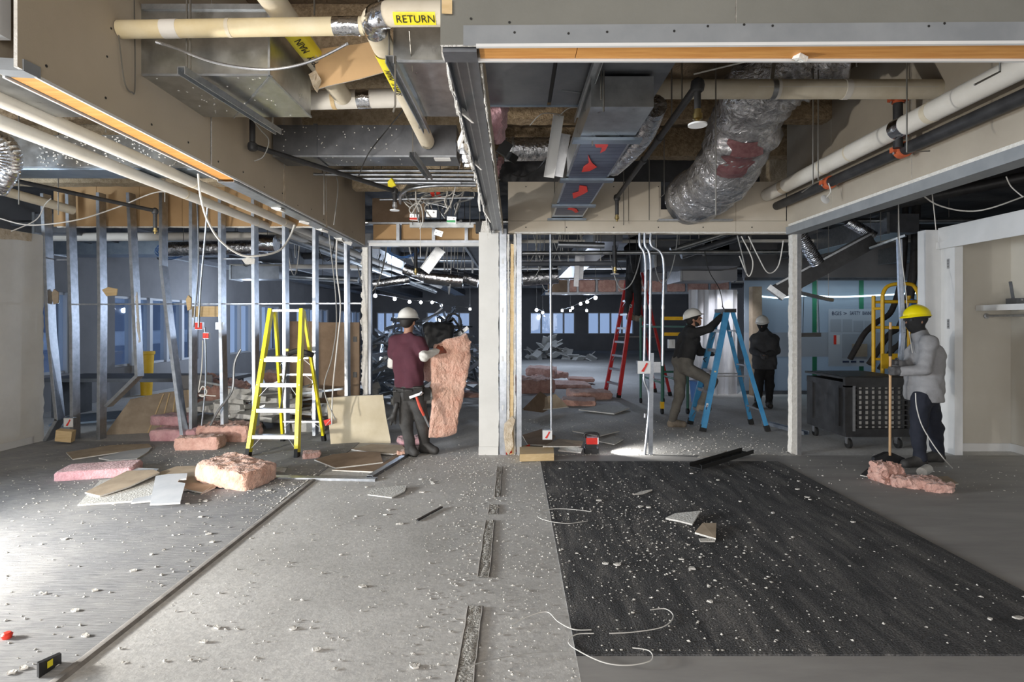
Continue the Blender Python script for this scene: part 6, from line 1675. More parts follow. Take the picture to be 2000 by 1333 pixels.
po = thing('safety_poster', 'pale blue safety banner poster taped on the frosted glass', 'poster', (7.66, 12.87, 0.85))
a = P(1618, 604, 12.87); b = P(1712, 716, 12.87)
part('sheet', MB().box((a.x, 12.872, b.z), (b.x, 12.880, a.z)), 'poster', po)
def ptext(s, px, py, size, xs=1.0, m='ink_blue'):
    text_part('lettering', s, size, m, po, basis(P(px, py, 12.868), (1,0,0), (0,0,1)), xs=xs)
ptext('BGIS', 1634, 613, 0.125, .9); ptext('>', 1650.5, 613, 0.13, 1.2); ptext('SAFETY', 1670, 612.5, 0.12, .60); ptext('BANNER', 1695.5, 612.5, 0.12, .56)
for (x0, x1, y0, y1) in ((1622,1643,624,648), (1646,1664,624,648), (1667,1686,627,648), (1689,1708,627,648), (1645,1706,653,700)):
    q0, q1 = P(x0, y0, 12.87), P(x1, y1, 12.87); part('printed_panel', MB().box((q0.x, 12.868, q1.z), (q1.x, 12.872, q0.z)), 'banner_grey', po)
q0, q1 = P(1628, 655, 12.87), P(1640, 673, 12.87); part('red_notice', MB().box((q0.x, 12.867, q1.z), (q1.x, 12.872, q0.z)), 'white_paint', po); part('red_notice_bar', MB().box((q0.x, 12.864, q1.z), (q0.x+.06, 12.867, q0.z)), 'red_paint', po)
for k, (px, w_) in enumerate(((1652, .14), (1667, .12), (1683, .1))): part('small_print', MB().box((P(px,0,12.87).x-w_/2, 12.866, P(0,707,12.87).z-.02), (P(px,0,12.87).x+w_/2, 12.872, P(0,707,12.87).z+.02)), 'ink_blue', po)
q0, q1 = P(1664, 672, 12.87), P(1693, 697, 12.87); tag(obj('cardboard_notice', MB().box((q0.x, 12.85, q1.z), (q1.x, 12.866, q0.z)), 'board_tan'), 'brown cardboard square stuck over the poster', 'notice')
mb = MB(); mb.tube(smoothpath([P(1478,578,12.8), P(1520,582,12.8), P(1570,578,12.8), P(1640,580,12.8), P(1720,577,12.8), P(1800,572,12.8)], 8), 0.018, 6); tag(obj('led_strip', mb, 'led'), 'glowing bluish led strip strung across the frosted glass', 'led strip')
lamp('led_strip_light', 'AREA', (7.6, 12.3, 2.45), 8, (0.7, 0.88, 1.0), 3.6, (7.6, 12.9, 1.0), 0.1)
# sagging dark foam tubes
for k, pts in enumerate(([P(1742,606,10.5), P(1715,628,10.5), P(1690,650,10.5), P(1672,680,10.5), P(1660,702,10.5)], [P(1760,630,10.4), P(1735,655,10.4), P(1712,690,10.4), P(1697,712,10.4)], [P(1765,655,10.3), P(1742,685,10.3), P(1718,722,10.3)])):
    mb = MB(); mb.tube(smoothpath([Vector((pts[0].x+.25, pts[0].y, 3.745)), Vector((pts[0].x+.2, pts[0].y, 2.6))] + pts, 6), 0.05, 10); tag(obj('foam_tube', mb, 'foam_dark'), ['long curved dark foam tube drooping before the poster', 'middle dark foam tube left of the yellow scaffold', 'shortest dark foam tube beside the yellow scaffold'][k], 'foam tube', 'foam tubes')

# fallen duct and broken pieces in the gap right of the jamb
fd2 = thing('fallen_duct', 'long dark duct section hanging down at a slant above the glass wall', 'duct', tuple(P(1520,582,9.2)))
part('casing', MB().bar(P(1700,470,9.0), P(1516,572,9.4), 0.34, 0.26), 'black_plastic', fd2); part('end_flange', MB().bar(P(1519,568,9.4), P(1512,576,9.42), 0.38, 0.30), 'strut', fd2)
part('edge_angle', MB().bar(P(1700,458,8.85), P(1516,556,9.25), 0.03, 0.03), 'strut', fd2)
mb = MB(); mb.channel(P(1700,487,8.7), P(1770,462,8.3), 0.06, 0.03, 0.004); tag(hang(obj('bent_rail', mb, 'galv'), [P(1720,480,8.59)], 4.14), 'pale rail ends poking out above the fallen duct', 'rail')
mb = MB(); mb.channel(P(1560,575,9.5), P(1625,590,9.5), 0.09, 0.05, 0.004); tag(hang(obj('light_rail', mb, 'galv'), [P(1566,577,9.5), P(1618,589,9.5)], 3.745), 'grey light rail hanging level left of the poster', 'rail')
mb = MB(); mb.bar(P(1540,655,10.0), P(1602,654,10.0), 0.06, 0.07); tag(hang(obj('hanging_rail', mb, 'galv_dark'), [P(1548,655,10.0), P(1596,654,10.0)], 3.745), 'short dark rail hanging low left of the poster', 'rail')
for q in ((1570,578,1568,650), (1598,585,1600,650)): wirepath('hanger_wire', 'thin wire holding the ' + ('left' if q[0] < 1590 else 'right') + ' end of the low dark rail', [P(q[0],q[1],9.6), P(q[2],q[3],10.0)], 0.005, 'wire_black', 'wire')
mb = MB(); pth = [P(1560,455,8.0), P(1575,480,8.0), P(1597,515,8.05)]; pp = []
for i in range(40): 
    t = i/39; pp.append(pth[0].lerp(pth[2], t))
mb.tube(pp, [0.085 + .008*(i % 2) for i in range(40)], 14); tag(hang(obj('flex_duct', mb, 'foil'), [P(1565,463,8.0)], 4.14), 'small ribbed silver duct stub right of the jamb', 'duct')
mb = MB(); pp = [P(1655+i*1.3, 432+i*.75, 9.0) for i in range(40)]; mb.tube(pp, [0.075 + .008*(i % 2) for i in range(40)], 12); tag(hang(obj('flex_duct', mb, 'foil'), [P(1660,435,9.0), P(1700,458,9.0)], 3.745), 'ribbed silver duct high above the poster', 'duct')
mb = MB()
for a, b in ((P(1756,720,7.0), P(1761,650,7.0)), (P(1761,650,7.0), P(1757,560,7.0)), (P(1757,560,7.0), P(1754,468,7.0))): mb.channel(a, b, 0.055, 0.035, 0.003, (0,-1,0))
tag(hang(obj('metal_stud', mb, 'steel'), [P(1754,470,7.0)]), 'dented bright stud hanging before the yellow scaffold', 'stud')
wk = [P(1700,430,9.2), P(1900,428,9.2)]; mb = MB(); mb.tube([P(1640,432,9.2), P(2020,430,9.2)], 0.04, 10); rp_ = obj('grey_pipe', mb, 'galv'); tag(rp_, 'grey ceiling pipe with red collar above the closet', 'pipe'); part('collar', MB().tube([P(1733,431,9.2), P(1745,431,9.2)], 0.065, 12), 'red_tag', rp_, 'red collar')
pipe('black_pipe', 'thick black pipe in the dark above the closet', 'pipe', [P(1640,420,7.8), P(2010,345,6.6)], 0.07, 'black_pipe', n=12)
# clamp on closet shelf
cs = thing('bar_clamp', 'small metal clamp tool standing on the closet shelf', 'tool', (6.05, 6.85, 1.84))
part('body', MB().box((6.0, 6.8, 1.84), (6.1, 6.95, 1.92)), 'galv_dark', cs); part('lever', MB().bar((6.05, 6.9, 1.9), (5.97, 6.85, 2.12), 0.03, 0.015), 'galv_dark', cs); part('pin', MB().tube([(6.05, 6.78, 1.9), (6.05, 6.97, 1.9)], .012, 8), 'aluminium', cs)

# ================================================================== DEBRIS ON THE FLOOR
def flat(name, label, pts, thick, mats, cat='board', group=None, down=True):
    """sheet lying or leaning: pts = (px, py, height of its upper face)"""
    q = [G(px, py, z) for (px, py, z) in pts]
    mb = MB(); mb.prism(q, (0, 0, -thick), 0, 1, 0) if down else mb.prism(q, (0, thick, 0), 0, 1, 0)
    return tag(obj(name, mb, mats), label, cat, group)
T = 0.0135
flat('drywall_sheet', 'long tan drywall sheet lying left below the studs', [(129,884,.03), (215,870,.04), (290,867,.03), (297,874,.022), (215,886,.03), (142,897,.022)], T, ['board_tan', 'gypsum'])
flat('drywall_sheet', 'blue-grey drywall sheet next to the long tan one', [(193,895,.025), (240,882,.03), (296,874,.028), (290,882,.022), (268,896,.022), (215,899,.022)], T, ['board_grey', 'gypsum'])
flat('drywall_sheet', 'crumb covered bottom sheet of the floor pile', [(152,986,.03), (196,938,.04), (260,930,.04), (330,925,.04), (380,955,.03), (322,963,.03), (310,975,.025), (228,981,.022)], T, ['ceiling_tile', 'gypsum'])
flat('drywall_sheet', 'long tan sheet tilted across the floor pile', [(166,962,.05), (248,920,.10), (300,918,.10), (312,923,.09), (253,950,.06), (195,969,.045)], T, ['board_tan', 'gypsum'])
flat('drywall_sheet', 'grey sheet behind the tilted tan one in the pile', [(230,930,.05), (262,914,.07), (310,916,.08), (300,926,.06)], T, ['board_grey', 'gypsum'])
flat('drywall_sheet', 'tan sheet under the pink insulation chunk', [(305,925,.06), (345,911,.08), (395,910,.08), (430,940,.05), (395,962,.03), (360,955,.03), (330,940,.05)], T, ['board_tan', 'gypsum'])
flat('broken_tile', 'light grey notched tile on top of the floor pile', [(293,985,.05), (304,930,.10), (330,926,.11), (366,925,.12), (364,935,.11), (350,937,.105), (347,942,.10), (362,944,.10), (352,982,.06), (320,984,.05)], T, ['board_grey', 'gypsum'], 'tile')
flat('drywall_strip', 'narrow white strip at the front of the floor pile', [(256,982,.03), (262,974,.035), (305,966,.04), (300,978,.03)], T, ['board_grey', 'gypsum'])
flat('drywall_sheet', 'small bent tan scrap right of the notched tile', [(392,965,.02), (400,950,.05), (428,942,.05), (420,952,.03), (398,962,.02)], T, ['board_tan', 'gypsum'])
flat('drywall_sheet', 'grey scrap left by the front foot of the ladder', [(508,920,.02), (530,912,.03), (560,915,.03), (556,921,.02)], T, ['ceiling_tile', 'gypsum'])
flat('drywall_sheet', 'brown face-up sheet left of the worker in maroon', [(614,898,.03), (650,888,.05), (700,882,.05), (742,884,.05), (748,903,.03), (700,909,.024), (655,914,.022)], T, ['board_brown', 'gypsum'])
flat('drywall_sheet', 'tan sheet behind the worker boots', [(686,878,.05), (725,868,.06), (785,870,.06), (795,880,.05), (768,887,.03), (735,885,.03)], T, ['board_tan', 'gypsum'])
flat('drywall_sheet', 'brown sheet corner below the worker boots', [(648,918,.018), (745,906,.02), (782,884,.024), (788,888,.02), (735,922,.016)], T, ['board_brown', 'gypsum'])
flat('drywall_sheet', 'thin white edged plaster sheet alone on the concrete', [(718,966,.02), (722,956,.03), (760,951,.03), (795,948,.03), (790,960,.02), (765,972,.018)], 0.01, ['ceiling_tile', 'gypsum'])
mb = MB(); mb.channel(G(523,931,.02), G(735,935,.02), 0.09, -0.03, 0.003, (0,0,1)); tag(obj('metal_stud', mb, 'steel'), 'bright stud lying on the floor right of the pink chunk', 'stud')
mb = MB(); mb.channel(G(722,930,.03), G(792,888,.03), 0.07, -0.03, 0.003, (0,0,1)); tag(obj('metal_stud', mb, 'galv_dark'), 'dark stud lying at the worker boots', 'stud')
def floorfluff(px, py, size, rz, m_, label, seed, amp=.22, tilt=(0,0), lift=0.0, res=.03):
    c = G(px, py, 0); c.z = size[2]/2*0.86 + lift
    return fluffy('insulation_batt', label, tuple(c), size, (tilt[0], tilt[1], rz), m_, seed, amp, res=res)
floorfluff(196, 928, (0.72, 0.42, 0.11), 0.30, 'pink_bright', 'flat bright pink batt on the grey carpet at left', 11, .12)
floorfluff(462, 945, (0.66, 0.46, 0.19), -0.35, 'pink_peach', 'thick peach insulation chunk on the floor pile', 12, .2, (0.05, 0.1), .04)
floorfluff(392, 877, (0.56, 0.26, 0.18), 0.08, 'pink_fluff', 'rolled pink insulation at the foot of the leaning stud', 13, .2)
floorfluff(357, 876, (0.12, 0.2, 0.12), 0.3, 'pink_bright', 'small pink tuft left of the rolled insulation', 14, .3)
floorfluff(350, 857, (0.62, 0.4, 0.17), 0.1, 'pink_bright', 'pink batt behind the leaning stud foot', 15, .2)
floorfluff(340, 848, (0.5, 0.4, 0.14), -0.2, 'pink_bright', 'upper pink batt behind the leaning stud foot', 115, .2, lift=.16)
floorfluff(450, 858, (0.75, 0.45, 0.24), -0.1, 'pink_fluff', 'wide pink heap behind the stud left of the ladder', 16, .22)
floorfluff(608, 895, (0.20, 0.14, 0.09), 0.4, 'pink_fluff', 'small pink wisp at the right foot of the yellow ladder', 17, .4)
floorfluff(785, 890, (0.12, 0.1, 0.07), 0.4, 'pink_peach', 'small peach tuft beside the worker left boot', 18, .4)
floorfluff(800, 868, (0.3, 0.3, 0.10), 0.4, 'pink_bright', 'pink tuft between the worker boots', 19, .4)
for k, (px, py, size, rz, tilt, lift, lab) in enumerate(((430, 818, (0.85, 0.6, 0.42), .1, (.2,.3), .25, 'big pink folded batt on the rubble left of the ladder'), (590, 800, (0.75, 0.5, 0.22), -.1, (.1,-.1), .45, 'pink batt on top of the tile rubble behind the ladder'), (545, 795, (0.5, 0.4, 0.22), .3, (.1,.1), .48, 'second pink batt on the tile rubble, behind the ladder'))):
    floorfluff(px, py, size, rz, 'pink_fluff', lab, 20+k, .25, tilt, lift, .05)

# leaning cream board against the left jamb
mb = MB(); mb.prism([P(637,778,7.80), P(690,774,7.82), P(748,772,7.82), P(754,815,7.70), P(763,861,7.56), G(763,866,0), G(700,866,0), G(646,869,0), P(641,815,7.70)], (0, 0.014, 0.004), 0, 1); tag(obj('drywall_sheet', mb, ['board_cream', 'gypsum']), 'cream board leaning beside the left jamb, right of the ladder', 'board')
# fan of leaning panels behind the left studs
for k in range(5):
    x0, x1 = 216+k*22, 300+k*17; yb_ = 852 - k*2
    Yk = 8.35 + k*0.05
    a0 = Vector(((x0-1005)*Yk/FP, Yk-.12, 0)); a1 = Vector(((x0+70-1005)*Yk/FP, Yk+.02, 0)); tp0 = P(255+k*14, 780-k*3, Yk+.15); tp1 = P(318+k*12, 770-k*2, Yk+.30)
    mb = MB(); mb.prism([a0, a1, tp1, tp0], (0.012, 0.014, 0), 0, 1); tag(obj('drywall_panel_sheet', mb, ['board_tan', 'pine']), ['first', 'second', 'third', 'fourth', 'last'][k] + ' of the leaning drywall panels fanned behind the left studs, counted from the left', 'board', 'fanned panels')
# white ceiling tile rubble behind the ladder
rnd = random.Random(3)
for k in range(44):
    px = rnd.uniform(395, 632); lay = k % 4; Yk = rnd.uniform(8.45, 9.3)
    z = 0.08 + lay*0.135 + rnd.uniform(-.02,.03); c = Vector(((px-1005)*Yk/FP, Yk, z))
    if px < 440 and lay > 2: continue
    big = rnd.random() < .5
    mb = MB(); mb.obox(c, (rnd.uniform(.3,.55), rnd.uniform(.25,.4), 0.07) if not big else (rnd.uniform(.25,.45), 0.14, rnd.uniform(.13,.22)), (rnd.uniform(-.25,.25), rnd.uniform(-.3,.3), rnd.uniform(-.5,.5)))
    tag(obj('broken_tile', mb, 'ceiling_tile'), 'broken white ceiling tile in the rubble heap behind the yellow ladder', 'tile', 'ceiling tile rubble')
for k in range(12):
    px = rnd.uniform(400, 620); Yk = rnd.uniform(8.6, 9.2); z = rnd.uniform(.2, .62); c = Vector(((px-1005)*Yk/FP, Yk, z)); d = Vector((rnd.uniform(.3,.6), rnd.uniform(-.2,.2), rnd.uniform(-.12,.16)))
    mb = MB(); mb.channel(c-d, c+d, 0.03, 0.03, 0.003); tag(obj('grid_rail', mb, 'galv'), 'loose ceiling grid rail in the rubble behind the yellow ladder', 'rail', 'loose grid rails')
# black thin stick, little standing box, cap
mb = MB(); mb.bar(G(815,1017,.01), G(863,991,.012), 0.02, 0.012); tag(obj('stick', mb, 'black_plastic'), 'thin black stick lying on the bare concrete', 'stick')
lv = thing('level_box', 'small dark box with yellow window standing at the bottom left corner', 'box', tuple(G(88,1322)))
c0, c1 = G(72,1326), G(116,1297); d = (c1-c0)
mb = MB(); mb.prism([c0, c1, c1 + Vector((0,0,.055)), c0 + Vector((0,0,.075))], (0.02, -0.012, 0)); part('case', mb, 'black_plastic', lv)
q = c0.lerp(c1, .35) + Vector((0.022, -.0135, .03)); part('window', MB().prism([q, q+d*.25, q+d*.25+Vector((0,0,.03)), q+Vector((0,0,.03))], (0.002,-.002,0)), 'yellow_tape', lv)
tag(obj('red_cap', MB().lathe(G(14,1247,0.008), [(0.02, 0), (0.025, .02), (0.015, .03)], 14), 'red_tag'), 'small red cap on the carpet at the left edge', 'cap')

# ---- things in and near the wide opening
flat('timber_block', 'pine block lying at the foot of the centre post', [(1015,888,.10), (1015,872,.10), (1081,874,.09), (1082,886,.09)], 0.085, ['pine', 'pine'], 'block')
flat('timber_block', 'orange edged scrap beside the pine block', [(988,884,.05), (996,876,.06), (1035,868,.07), (1010,878,.05)], 0.03, ['pine', 'red_tag'], 'block')
for k, (pts, m_, lab) in enumerate((([(1020,850,.05), (1060,838,.08), (1085,852,.06), (1075,870,.04), (1030,868,.04)], 'board_brown', 'dark sheet just inside the wide opening by the post'), ([(1060,872,.12), (1090,858,.10), (1140,862,.10), (1135,872,.09)], 'board_tan', 'tan sheet propped behind the pine block'),
        ([(1090,880,.05), (1100,868,.10), (1138,876,.08), (1135,884,.05)], 'ceiling_tile', 'white edged sheet left of the work light'), ([(1118,842,.04), (1155,836,.05), (1210,842,.03), (1170,852,.03)], 'ceiling_tile', 'pale flat sheet behind the work light'),
        ([(1170,862,.03), (1195,852,.04), (1218,858,.03), (1200,868,.025)], 'ceiling_tile', 'pale sheet right of the work light'), ([(1050,780,.25), (1085,770,.35), (1110,795,.1), (1060,800,.1)], 'board_tan', 'tan board tipped on the pink heap'),
        ([(1020,800,.2), (1055,765,.4), (1090,790,.12), (1060,805,.05)], 'board_brown', 'brown board leaning on the pink heap by the post'), ([(1362,893,.03), (1375,884,.05), (1420,880,.05), (1400,890,.03)], 'ceiling_tile', 'pale plaster sheet behind the black channel piece'),
        ([(1300,1012,.03), (1318,1003,.045), (1368,998,.06), (1352,1024,.03), (1330,1018,.03)], 'ceiling_tile', 'white plaster shard in the middle of the dark carpet'), ([(1357,1040,.03), (1372,1022,.05), (1399,1022,.05), (1398,1052,.03)], 'board_tan', 'brown shard beside the white one on the dark carpet'),
        ([(1365,1052,.022), (1398,1052,.022), (1396,1058,.02), (1368,1058,.02)], 'gypsum', 'white sliver under the brown shard'), ([(1236,966,.02), (1252,960,.03), (1274,956,.03), (1255,965,.02)], 'ceiling_tile', 'small grey sliver on the dark carpet'))):
    flat('drywall_piece', lab, pts, T, [m_, 'gypsum'], 'drywall piece')
# battery work light on the floor throwing light to the right
wk_ = thing('work_light', 'red and black battery work light on the floor of the wide opening', 'work light', tuple(G(1155,886)))
c = G(1155, 886); 
part('base', MB().box(c + Vector((-.085,-.05,0)), c + Vector((.085,.06,.07))), 'black_plastic', wk_); part('battery', MB().box(c + Vector((-.07,-.04,.07)), c + Vector((.06,.05,.12))), 'black_plastic', wk_)
part('body', MB().box(c + Vector((-.06,-.045,.12)), c + Vector((.075,.05,.20))), 'red_paint', wk_); mb = MB(); mb.tube(smoothpath([c + Vector((-.08,0,.19)), c + Vector((-.075,0,.245)), c + Vector((.07,0,.245)), c + Vector((.085,0,.19))], 4), .016, 8); part('handle', mb, 'black_plastic', wk_)
part('lens', MB().box(c + Vector((.075,-.035,.125)), c + Vector((.08,.04,.195))), 'led_panel', wk_)
lamp('work_light_beam', 'SPOT', c + Vector((.10, 0.02, .20)), 90, (1.0, 0.97, 0.92), 0.03, c + Vector((1.1, 0.10, 0)), spot=1.5, blend=.9)
# black channel on the carpet
bc = thing('black_channel', 'black rubber channel lying across the far edge of the dark carpet', 'channel', tuple(G(1405,905)))
a, b = G(1358,915,.035), G(1460,884,.045)
mb = MB(); mb.channel(a, b, 0.16, 0.045, 0.008, (0,0,1)); part('trough', mb, 'black_rubber', bc)
for k in range(5): part('rib', MB().bar(a.lerp(b, .1+k*.2) + Vector((0,-.03,.012)), a.lerp(b, .1+k*.2) + Vector((0,.05,.012)), .012, .012), 'black_rubber', bc)
mb = MB(); mb.channel(P(1492,828,8.9), P(1575,850,8.1), 0.10, 0.05, 0.004, (0,0,1)); tag(obj('metal_stud', mb, 'steel'), 'bright stud on the floor behind the right jamb', 'stud')
# thin wires on the carpet and floor
for pts, lab in (([(1155,1000),(1110,995),(1070,996),(1050,1008),(1070,1018),(1110,1023),(1148,1018)], 'white wire loop at the left edge of the dark carpet'), ([(998,1222),(1030,1205),(1068,1196),(1090,1215),(1120,1230),(1155,1231)], 'white wire wandering onto the dark carpet'),
                 ([(1190,1238),(1240,1235),(1295,1225),(1315,1205),(1300,1190),(1270,1192)], 'white wire hook in the lower middle of the dark carpet'), ([(1235,1266),(1268,1272),(1272,1290),(1230,1300),(1180,1295),(1130,1272),(1110,1255),(1125,1240),(1160,1238)], 'white wire loop near the bottom edge of the carpet'),
                 ([(900,1305),(960,1290),(1030,1278),(1110,1273)], 'grey wire running from the slab cut to the carpet')):
    wirepath('floor_wire', lab, [G(x, y, .022) for x, y in pts], 0.0028, 'wire_white' if 'white' in lab else 'wire_grey', 'wire')
# swept heap by the broom
for k, (px, py, size, rz, lab) in enumerate(((1735,942,(.24,.22,.20),.2,'tall peach tuft in front of the broom'), (1790,952,(.42,.22,.11),-.3,'middle of the peach insulation swept by the broom'), (1835,962,(.22,.14,.09),-.5,'right end of the peach insulation swept by the broom'))):
    floorfluff(px, py, size, rz, 'pink_fluff', lab, 40+k, .45, res=.02)
mb = MB(); mb.tube([G(1800,923,.05), G(1812,916,.06)], .05, 12); tag(obj('paper_cup', mb, 'ceiling_tile'), 'crushed pale cup behind the swept insulation', 'cup')
flat('drywall_piece', 'dark curled scrap left of the broom', [(1680,928,.03), (1695,915,.05), (1712,922,.04), (1700,932,.02)], .01, ['galv_dark', 'gypsum'], 'drywall piece')
flat('drywall_piece', 'tan scrap under the right end of the swept insulation', [(1800,935,.02), (1850,930,.03), (1872,945,.02), (1840,950,.018)], .01, ['board_tan', 'gypsum'], 'drywall piece')

# ---- crumbs: thousands of plaster bits nobody could count
def crumbs(name, label, n, sampler, smin, smax, m, seed):
    r = np.random.RandomState(seed); P0 = np.array([sampler(r) for _ in range(n)])
    oct_ = np.array([(1,0,0),(-1,0,0),(0,1,0),(0,-1,0),(0,0,1),(0,0,-.6)], float); F0 = [(0,2,4),(2,1,4),(1,3,4),(3,0,4),(2,0,5),(1,2,5),(3,1,5),(0,3,5)]
    s = (smin + (smax-smin)*r.rand(n)**3)[:, None, None]
    V = oct_[None]*s*(0.5 + r.rand(n, 6, 1))*np.array([1, 1, .55]); V = V*(1 + .5*r.rand(n, 1, 3))
    a = r.rand(n)*6.28; ca_, sa = np.cos(a)[:,None], np.sin(a)[:,None]
    V = np.stack([V[...,0]*ca_ - V[...,1]*sa, V[...,0]*sa + V[...,1]*ca_, V[...,2]], -1)
    V += P0[:, None, :]; V[...,2] += s[...,0]*.35
    mb = MB(); mb.v = [tuple(q) for q in V.reshape(-1, 3)]
    mb.f = [tuple(i*6+k for k in f) for i in range(n) for f in F0]; mb.mi = [0]*len(mb.f)
    o = obj(name, mb, m, smooth=False); tag(o, label, 'crumbs', kind='stuff'); return o
def s_left(r):
    if r.rand() < .45:
        px, py = ((230,950),(420,950),(350,890),(560,950),(600,960))[r.randint(5)]; g = G(px, py); return (min(-2.12, g.x + r.randn()*.45), min(7.7, g.y + r.randn()*.35), .008)
    return (-2.12 - 3.6*r.rand()**1.3, 2.2 + 5.4*r.rand(), .008)
def s_mid(r):
    if r.rand() < .35: return (-.32 + r.randn()*.16, 2.0 + 5*r.rand(), .002)
    if r.rand() < .3: return (-1.0 + r.randn()*.5, 6.6 + .5*r.randn(), .002)
    return (-2.0 + 1.9*r.rand(), 1.9 + 5.6*r.rand(), .002)
def s_carpet(r):
    if r.rand() < .6: return (min(3.0, max(.32, 1.0 + r.randn()*.45)), min(6.6, max(2.8, 4.4 + r.randn()*.85)), .014)
    return (.32 + 2.7*r.rand(), 2.8 + 3.8*r.rand(), .014)
def s_far(r): return (-.1 + 3.6*r.rand(), 6.95 + 2.6*r.rand()**1.5, .001)
def s_right(r): return (-.08 + .36*r.rand(), 2.0 + 4.9*r.rand(), .004) if r.rand() < .75 else (3.1 + 2.6*r.rand(), 5.2 + 1.8*r.rand(), .004)
crumbs('plaster_crumbs', 'white plaster crumbs scattered on the ribbed grey carpet', 3400, s_left, .002, .010, 'gypsum', 1)
crumbs('plaster_crumbs', 'plaster crumbs scattered over the bare concrete', 3000, s_mid, .002, .0095, 'gypsum', 2)
crumbs('plaster_crumbs', 'white plaster crumbs scattered on the dark carpet', 2800, s_carpet, .0018, .009, 'gypsum', 3)
crumbs('plaster_crumbs', 'plaster crumbs on the floor beyond the wide opening', 1800, s_far, .003, .011, 'gypsum', 4)
crumbs('plaster_crumbs', 'plaster crumbs on the smooth grey floor margins', 1100, s_right, .002, .009, 'gypsum', 5)
rnd = random.Random(77)
for k in range(64):
    z0, lab, grp = [(.008, 'small plaster chip lying on the ribbed grey carpet', 'chips on the ribbed carpet'), (.001, 'small plaster chip lying on the bare concrete strip', 'chips on the concrete'), (.014, 'small plaster chip lying on the dark carpet', 'chips on the dark carpet')][k % 3]
    x, y = [(rnd.uniform(-3.6, -2.2), rnd.uniform(2.5, 6.2)), (rnd.uniform(-1.9, -.35), rnd.uniform(2.2, 6.5)), (rnd.uniform(.4, 2.9), rnd.uniform(2.9, 6.4))][k % 3]
    s = rnd.uniform(.009, .022); pts = []
    for j in range(7): 
        a = j/7*2*PI; q = s*rnd.uniform(.6, 1.2); pts.append(Vector((x + math.cos(a)*q*1.4, y + math.sin(a)*q, z0 + .008 + rnd.uniform(0, .004))))
    mb = MB(); mb.prism(pts, (0, 0, -.008), 0, 0); tag(obj('plaster_chip', mb, 'gypsum'), lab, 'plaster chip', grp)
# ================================================================== THE DEEP FLOOR BEYOND
# tangled scrap pile of studs behind the worker in maroon
rnd = random.Random(9)
for k in range(170):
    u = rnd.random(); X = -3.55 + 3.0*rnd.random(); Y = 11.2 + 1.9*rnd.random()
    hmax = 1.75*math.exp(-((X+2.0)/1.5)**2) + .15
    z = 0.06 + hmax*rnd.random()**1.2
    L = rnd.uniform(.5, 1.6); a = rnd.uniform(0, PI); t = rnd.uniform(-.7, .7)
    d = Vector((math.cos(a)*math.cos(t), math.sin(a)*math.cos(t)*.7, math.sin(t)))*L/2
    c = Vector((X, Y, max(z, abs(d.z)+.03)))
    mb = MB(); mb.channel(c-d, c+d, rnd.uniform(.05, .09), .035, .004, (rnd.random(), rnd.random(), .3))
    if rnd.random() < .3: mb.channel(c+d, c+d+Vector((rnd.uniform(-.3,.3), rnd.uniform(-.2,.2), rnd.uniform(-.2,.15))), .06, .03, .004, (rnd.random(), rnd.random(), .3))
    tag(obj('scrap_stud', mb, 'steel' if rnd.random() < .6 else 'galv'), 'crumpled steel stud in the tangled scrap pile behind the worker in maroon', 'stud', 'scrap stud pile')
for k in range(26):
    X = -3.5 + 2.4*rnd.random(); Y = 10.6 + .6*rnd.random(); z = .05 + .3*rnd.random()
    mb = MB(); mb.obox((X, Y, z), (rnd.uniform(.15,.3), rnd.uniform(.1,.25), rnd.uniform(.06,.14)), (rnd.uniform(-.5,.5), rnd.uniform(-.5,.5), rnd.uniform(0,3))); tag(obj('scrap_tile', mb, 'ceiling_tile'), 'broken tile at the front of the tangled scrap pile', 'tile', 'scrap tiles')
fluffy('dark_bag', 'dark rubbish bag on the scrap pile right of the white hard hat', tuple(P(855,655,11.0)), (.6,.5,.5), (0,0,.3), 'black_plastic', 61, .12, cat='bag', res=.06)
ch = thing('scrap_chair', 'dark wheeled chair frame upside down on the scrap pile', 'chair frame', tuple(P(880,650,11.3)))
mb = MB(); mb.tube([P(885,632,11.3) + Vector((math.cos(a)*.16, 0, math.sin(a)*.19)) for a in np.linspace(0, 2*PI, 25)], .02, 6); part('ring', mb, 'black_plastic', ch)
for a, b in ((P(862,648,11.3), P(885,622,11.3)), (P(885,622,11.3), P(905,650,11.3)), (P(862,625,11.3), P(872,655,11.3)), (P(850,640,11.3), P(885,626,11.3))): part('bar', MB().bar(a, b, .04, .04), 'black_plastic', ch)
# dark boards / crates behind ladder
tag(obj('plywood_sheet', MB().box((P(566,706,9.9).x, 9.9, 0.002), P(622,628,9.9)+Vector((0,.05,0))), 'board_brown'), 'dark brown panel standing behind the ladder top', 'panel')
dp = MB().box((-3.55, 9.6, 0.02), (-2.62, 9.66, 1.63)); o = obj('brown_door_panel', dp, 'board_brown'); tag(o, 'tall dark brown door panel standing left of the left opening', 'panel')
for z in (.7, 1.3): part('latch', MB().box((-2.72, 9.585, z), (-2.66, 9.6, z+.09)), 'black_plastic', o)
tag(obj('dark_table', MB().box((-8.0, 9.6, .62), (-4.9, 10.6, .68)).box((-7.9, 9.7, 0), (-7.8, 10.5, .62)).box((-5.1, 9.7, 0), (-5.0, 10.5, .62)), 'far_dark'), 'dark worktop in the gloom behind the left studs', 'table')
tag(obj('teal_board', MB().obox((-6.2, 9.0, .16), (1.9, .5, .03), (.15, -.08, .05)), 'galv_blue'), 'bluish board lying in the gloom behind the left studs', 'board')
tag(obj('grey_crate', MB().obox((-5.2, 9.3, .55), (.5, .03, .45), (.2, 0, .2)), 'wall_far'), 'grey panel leaning on the worktop behind the leaning stud', 'panel')
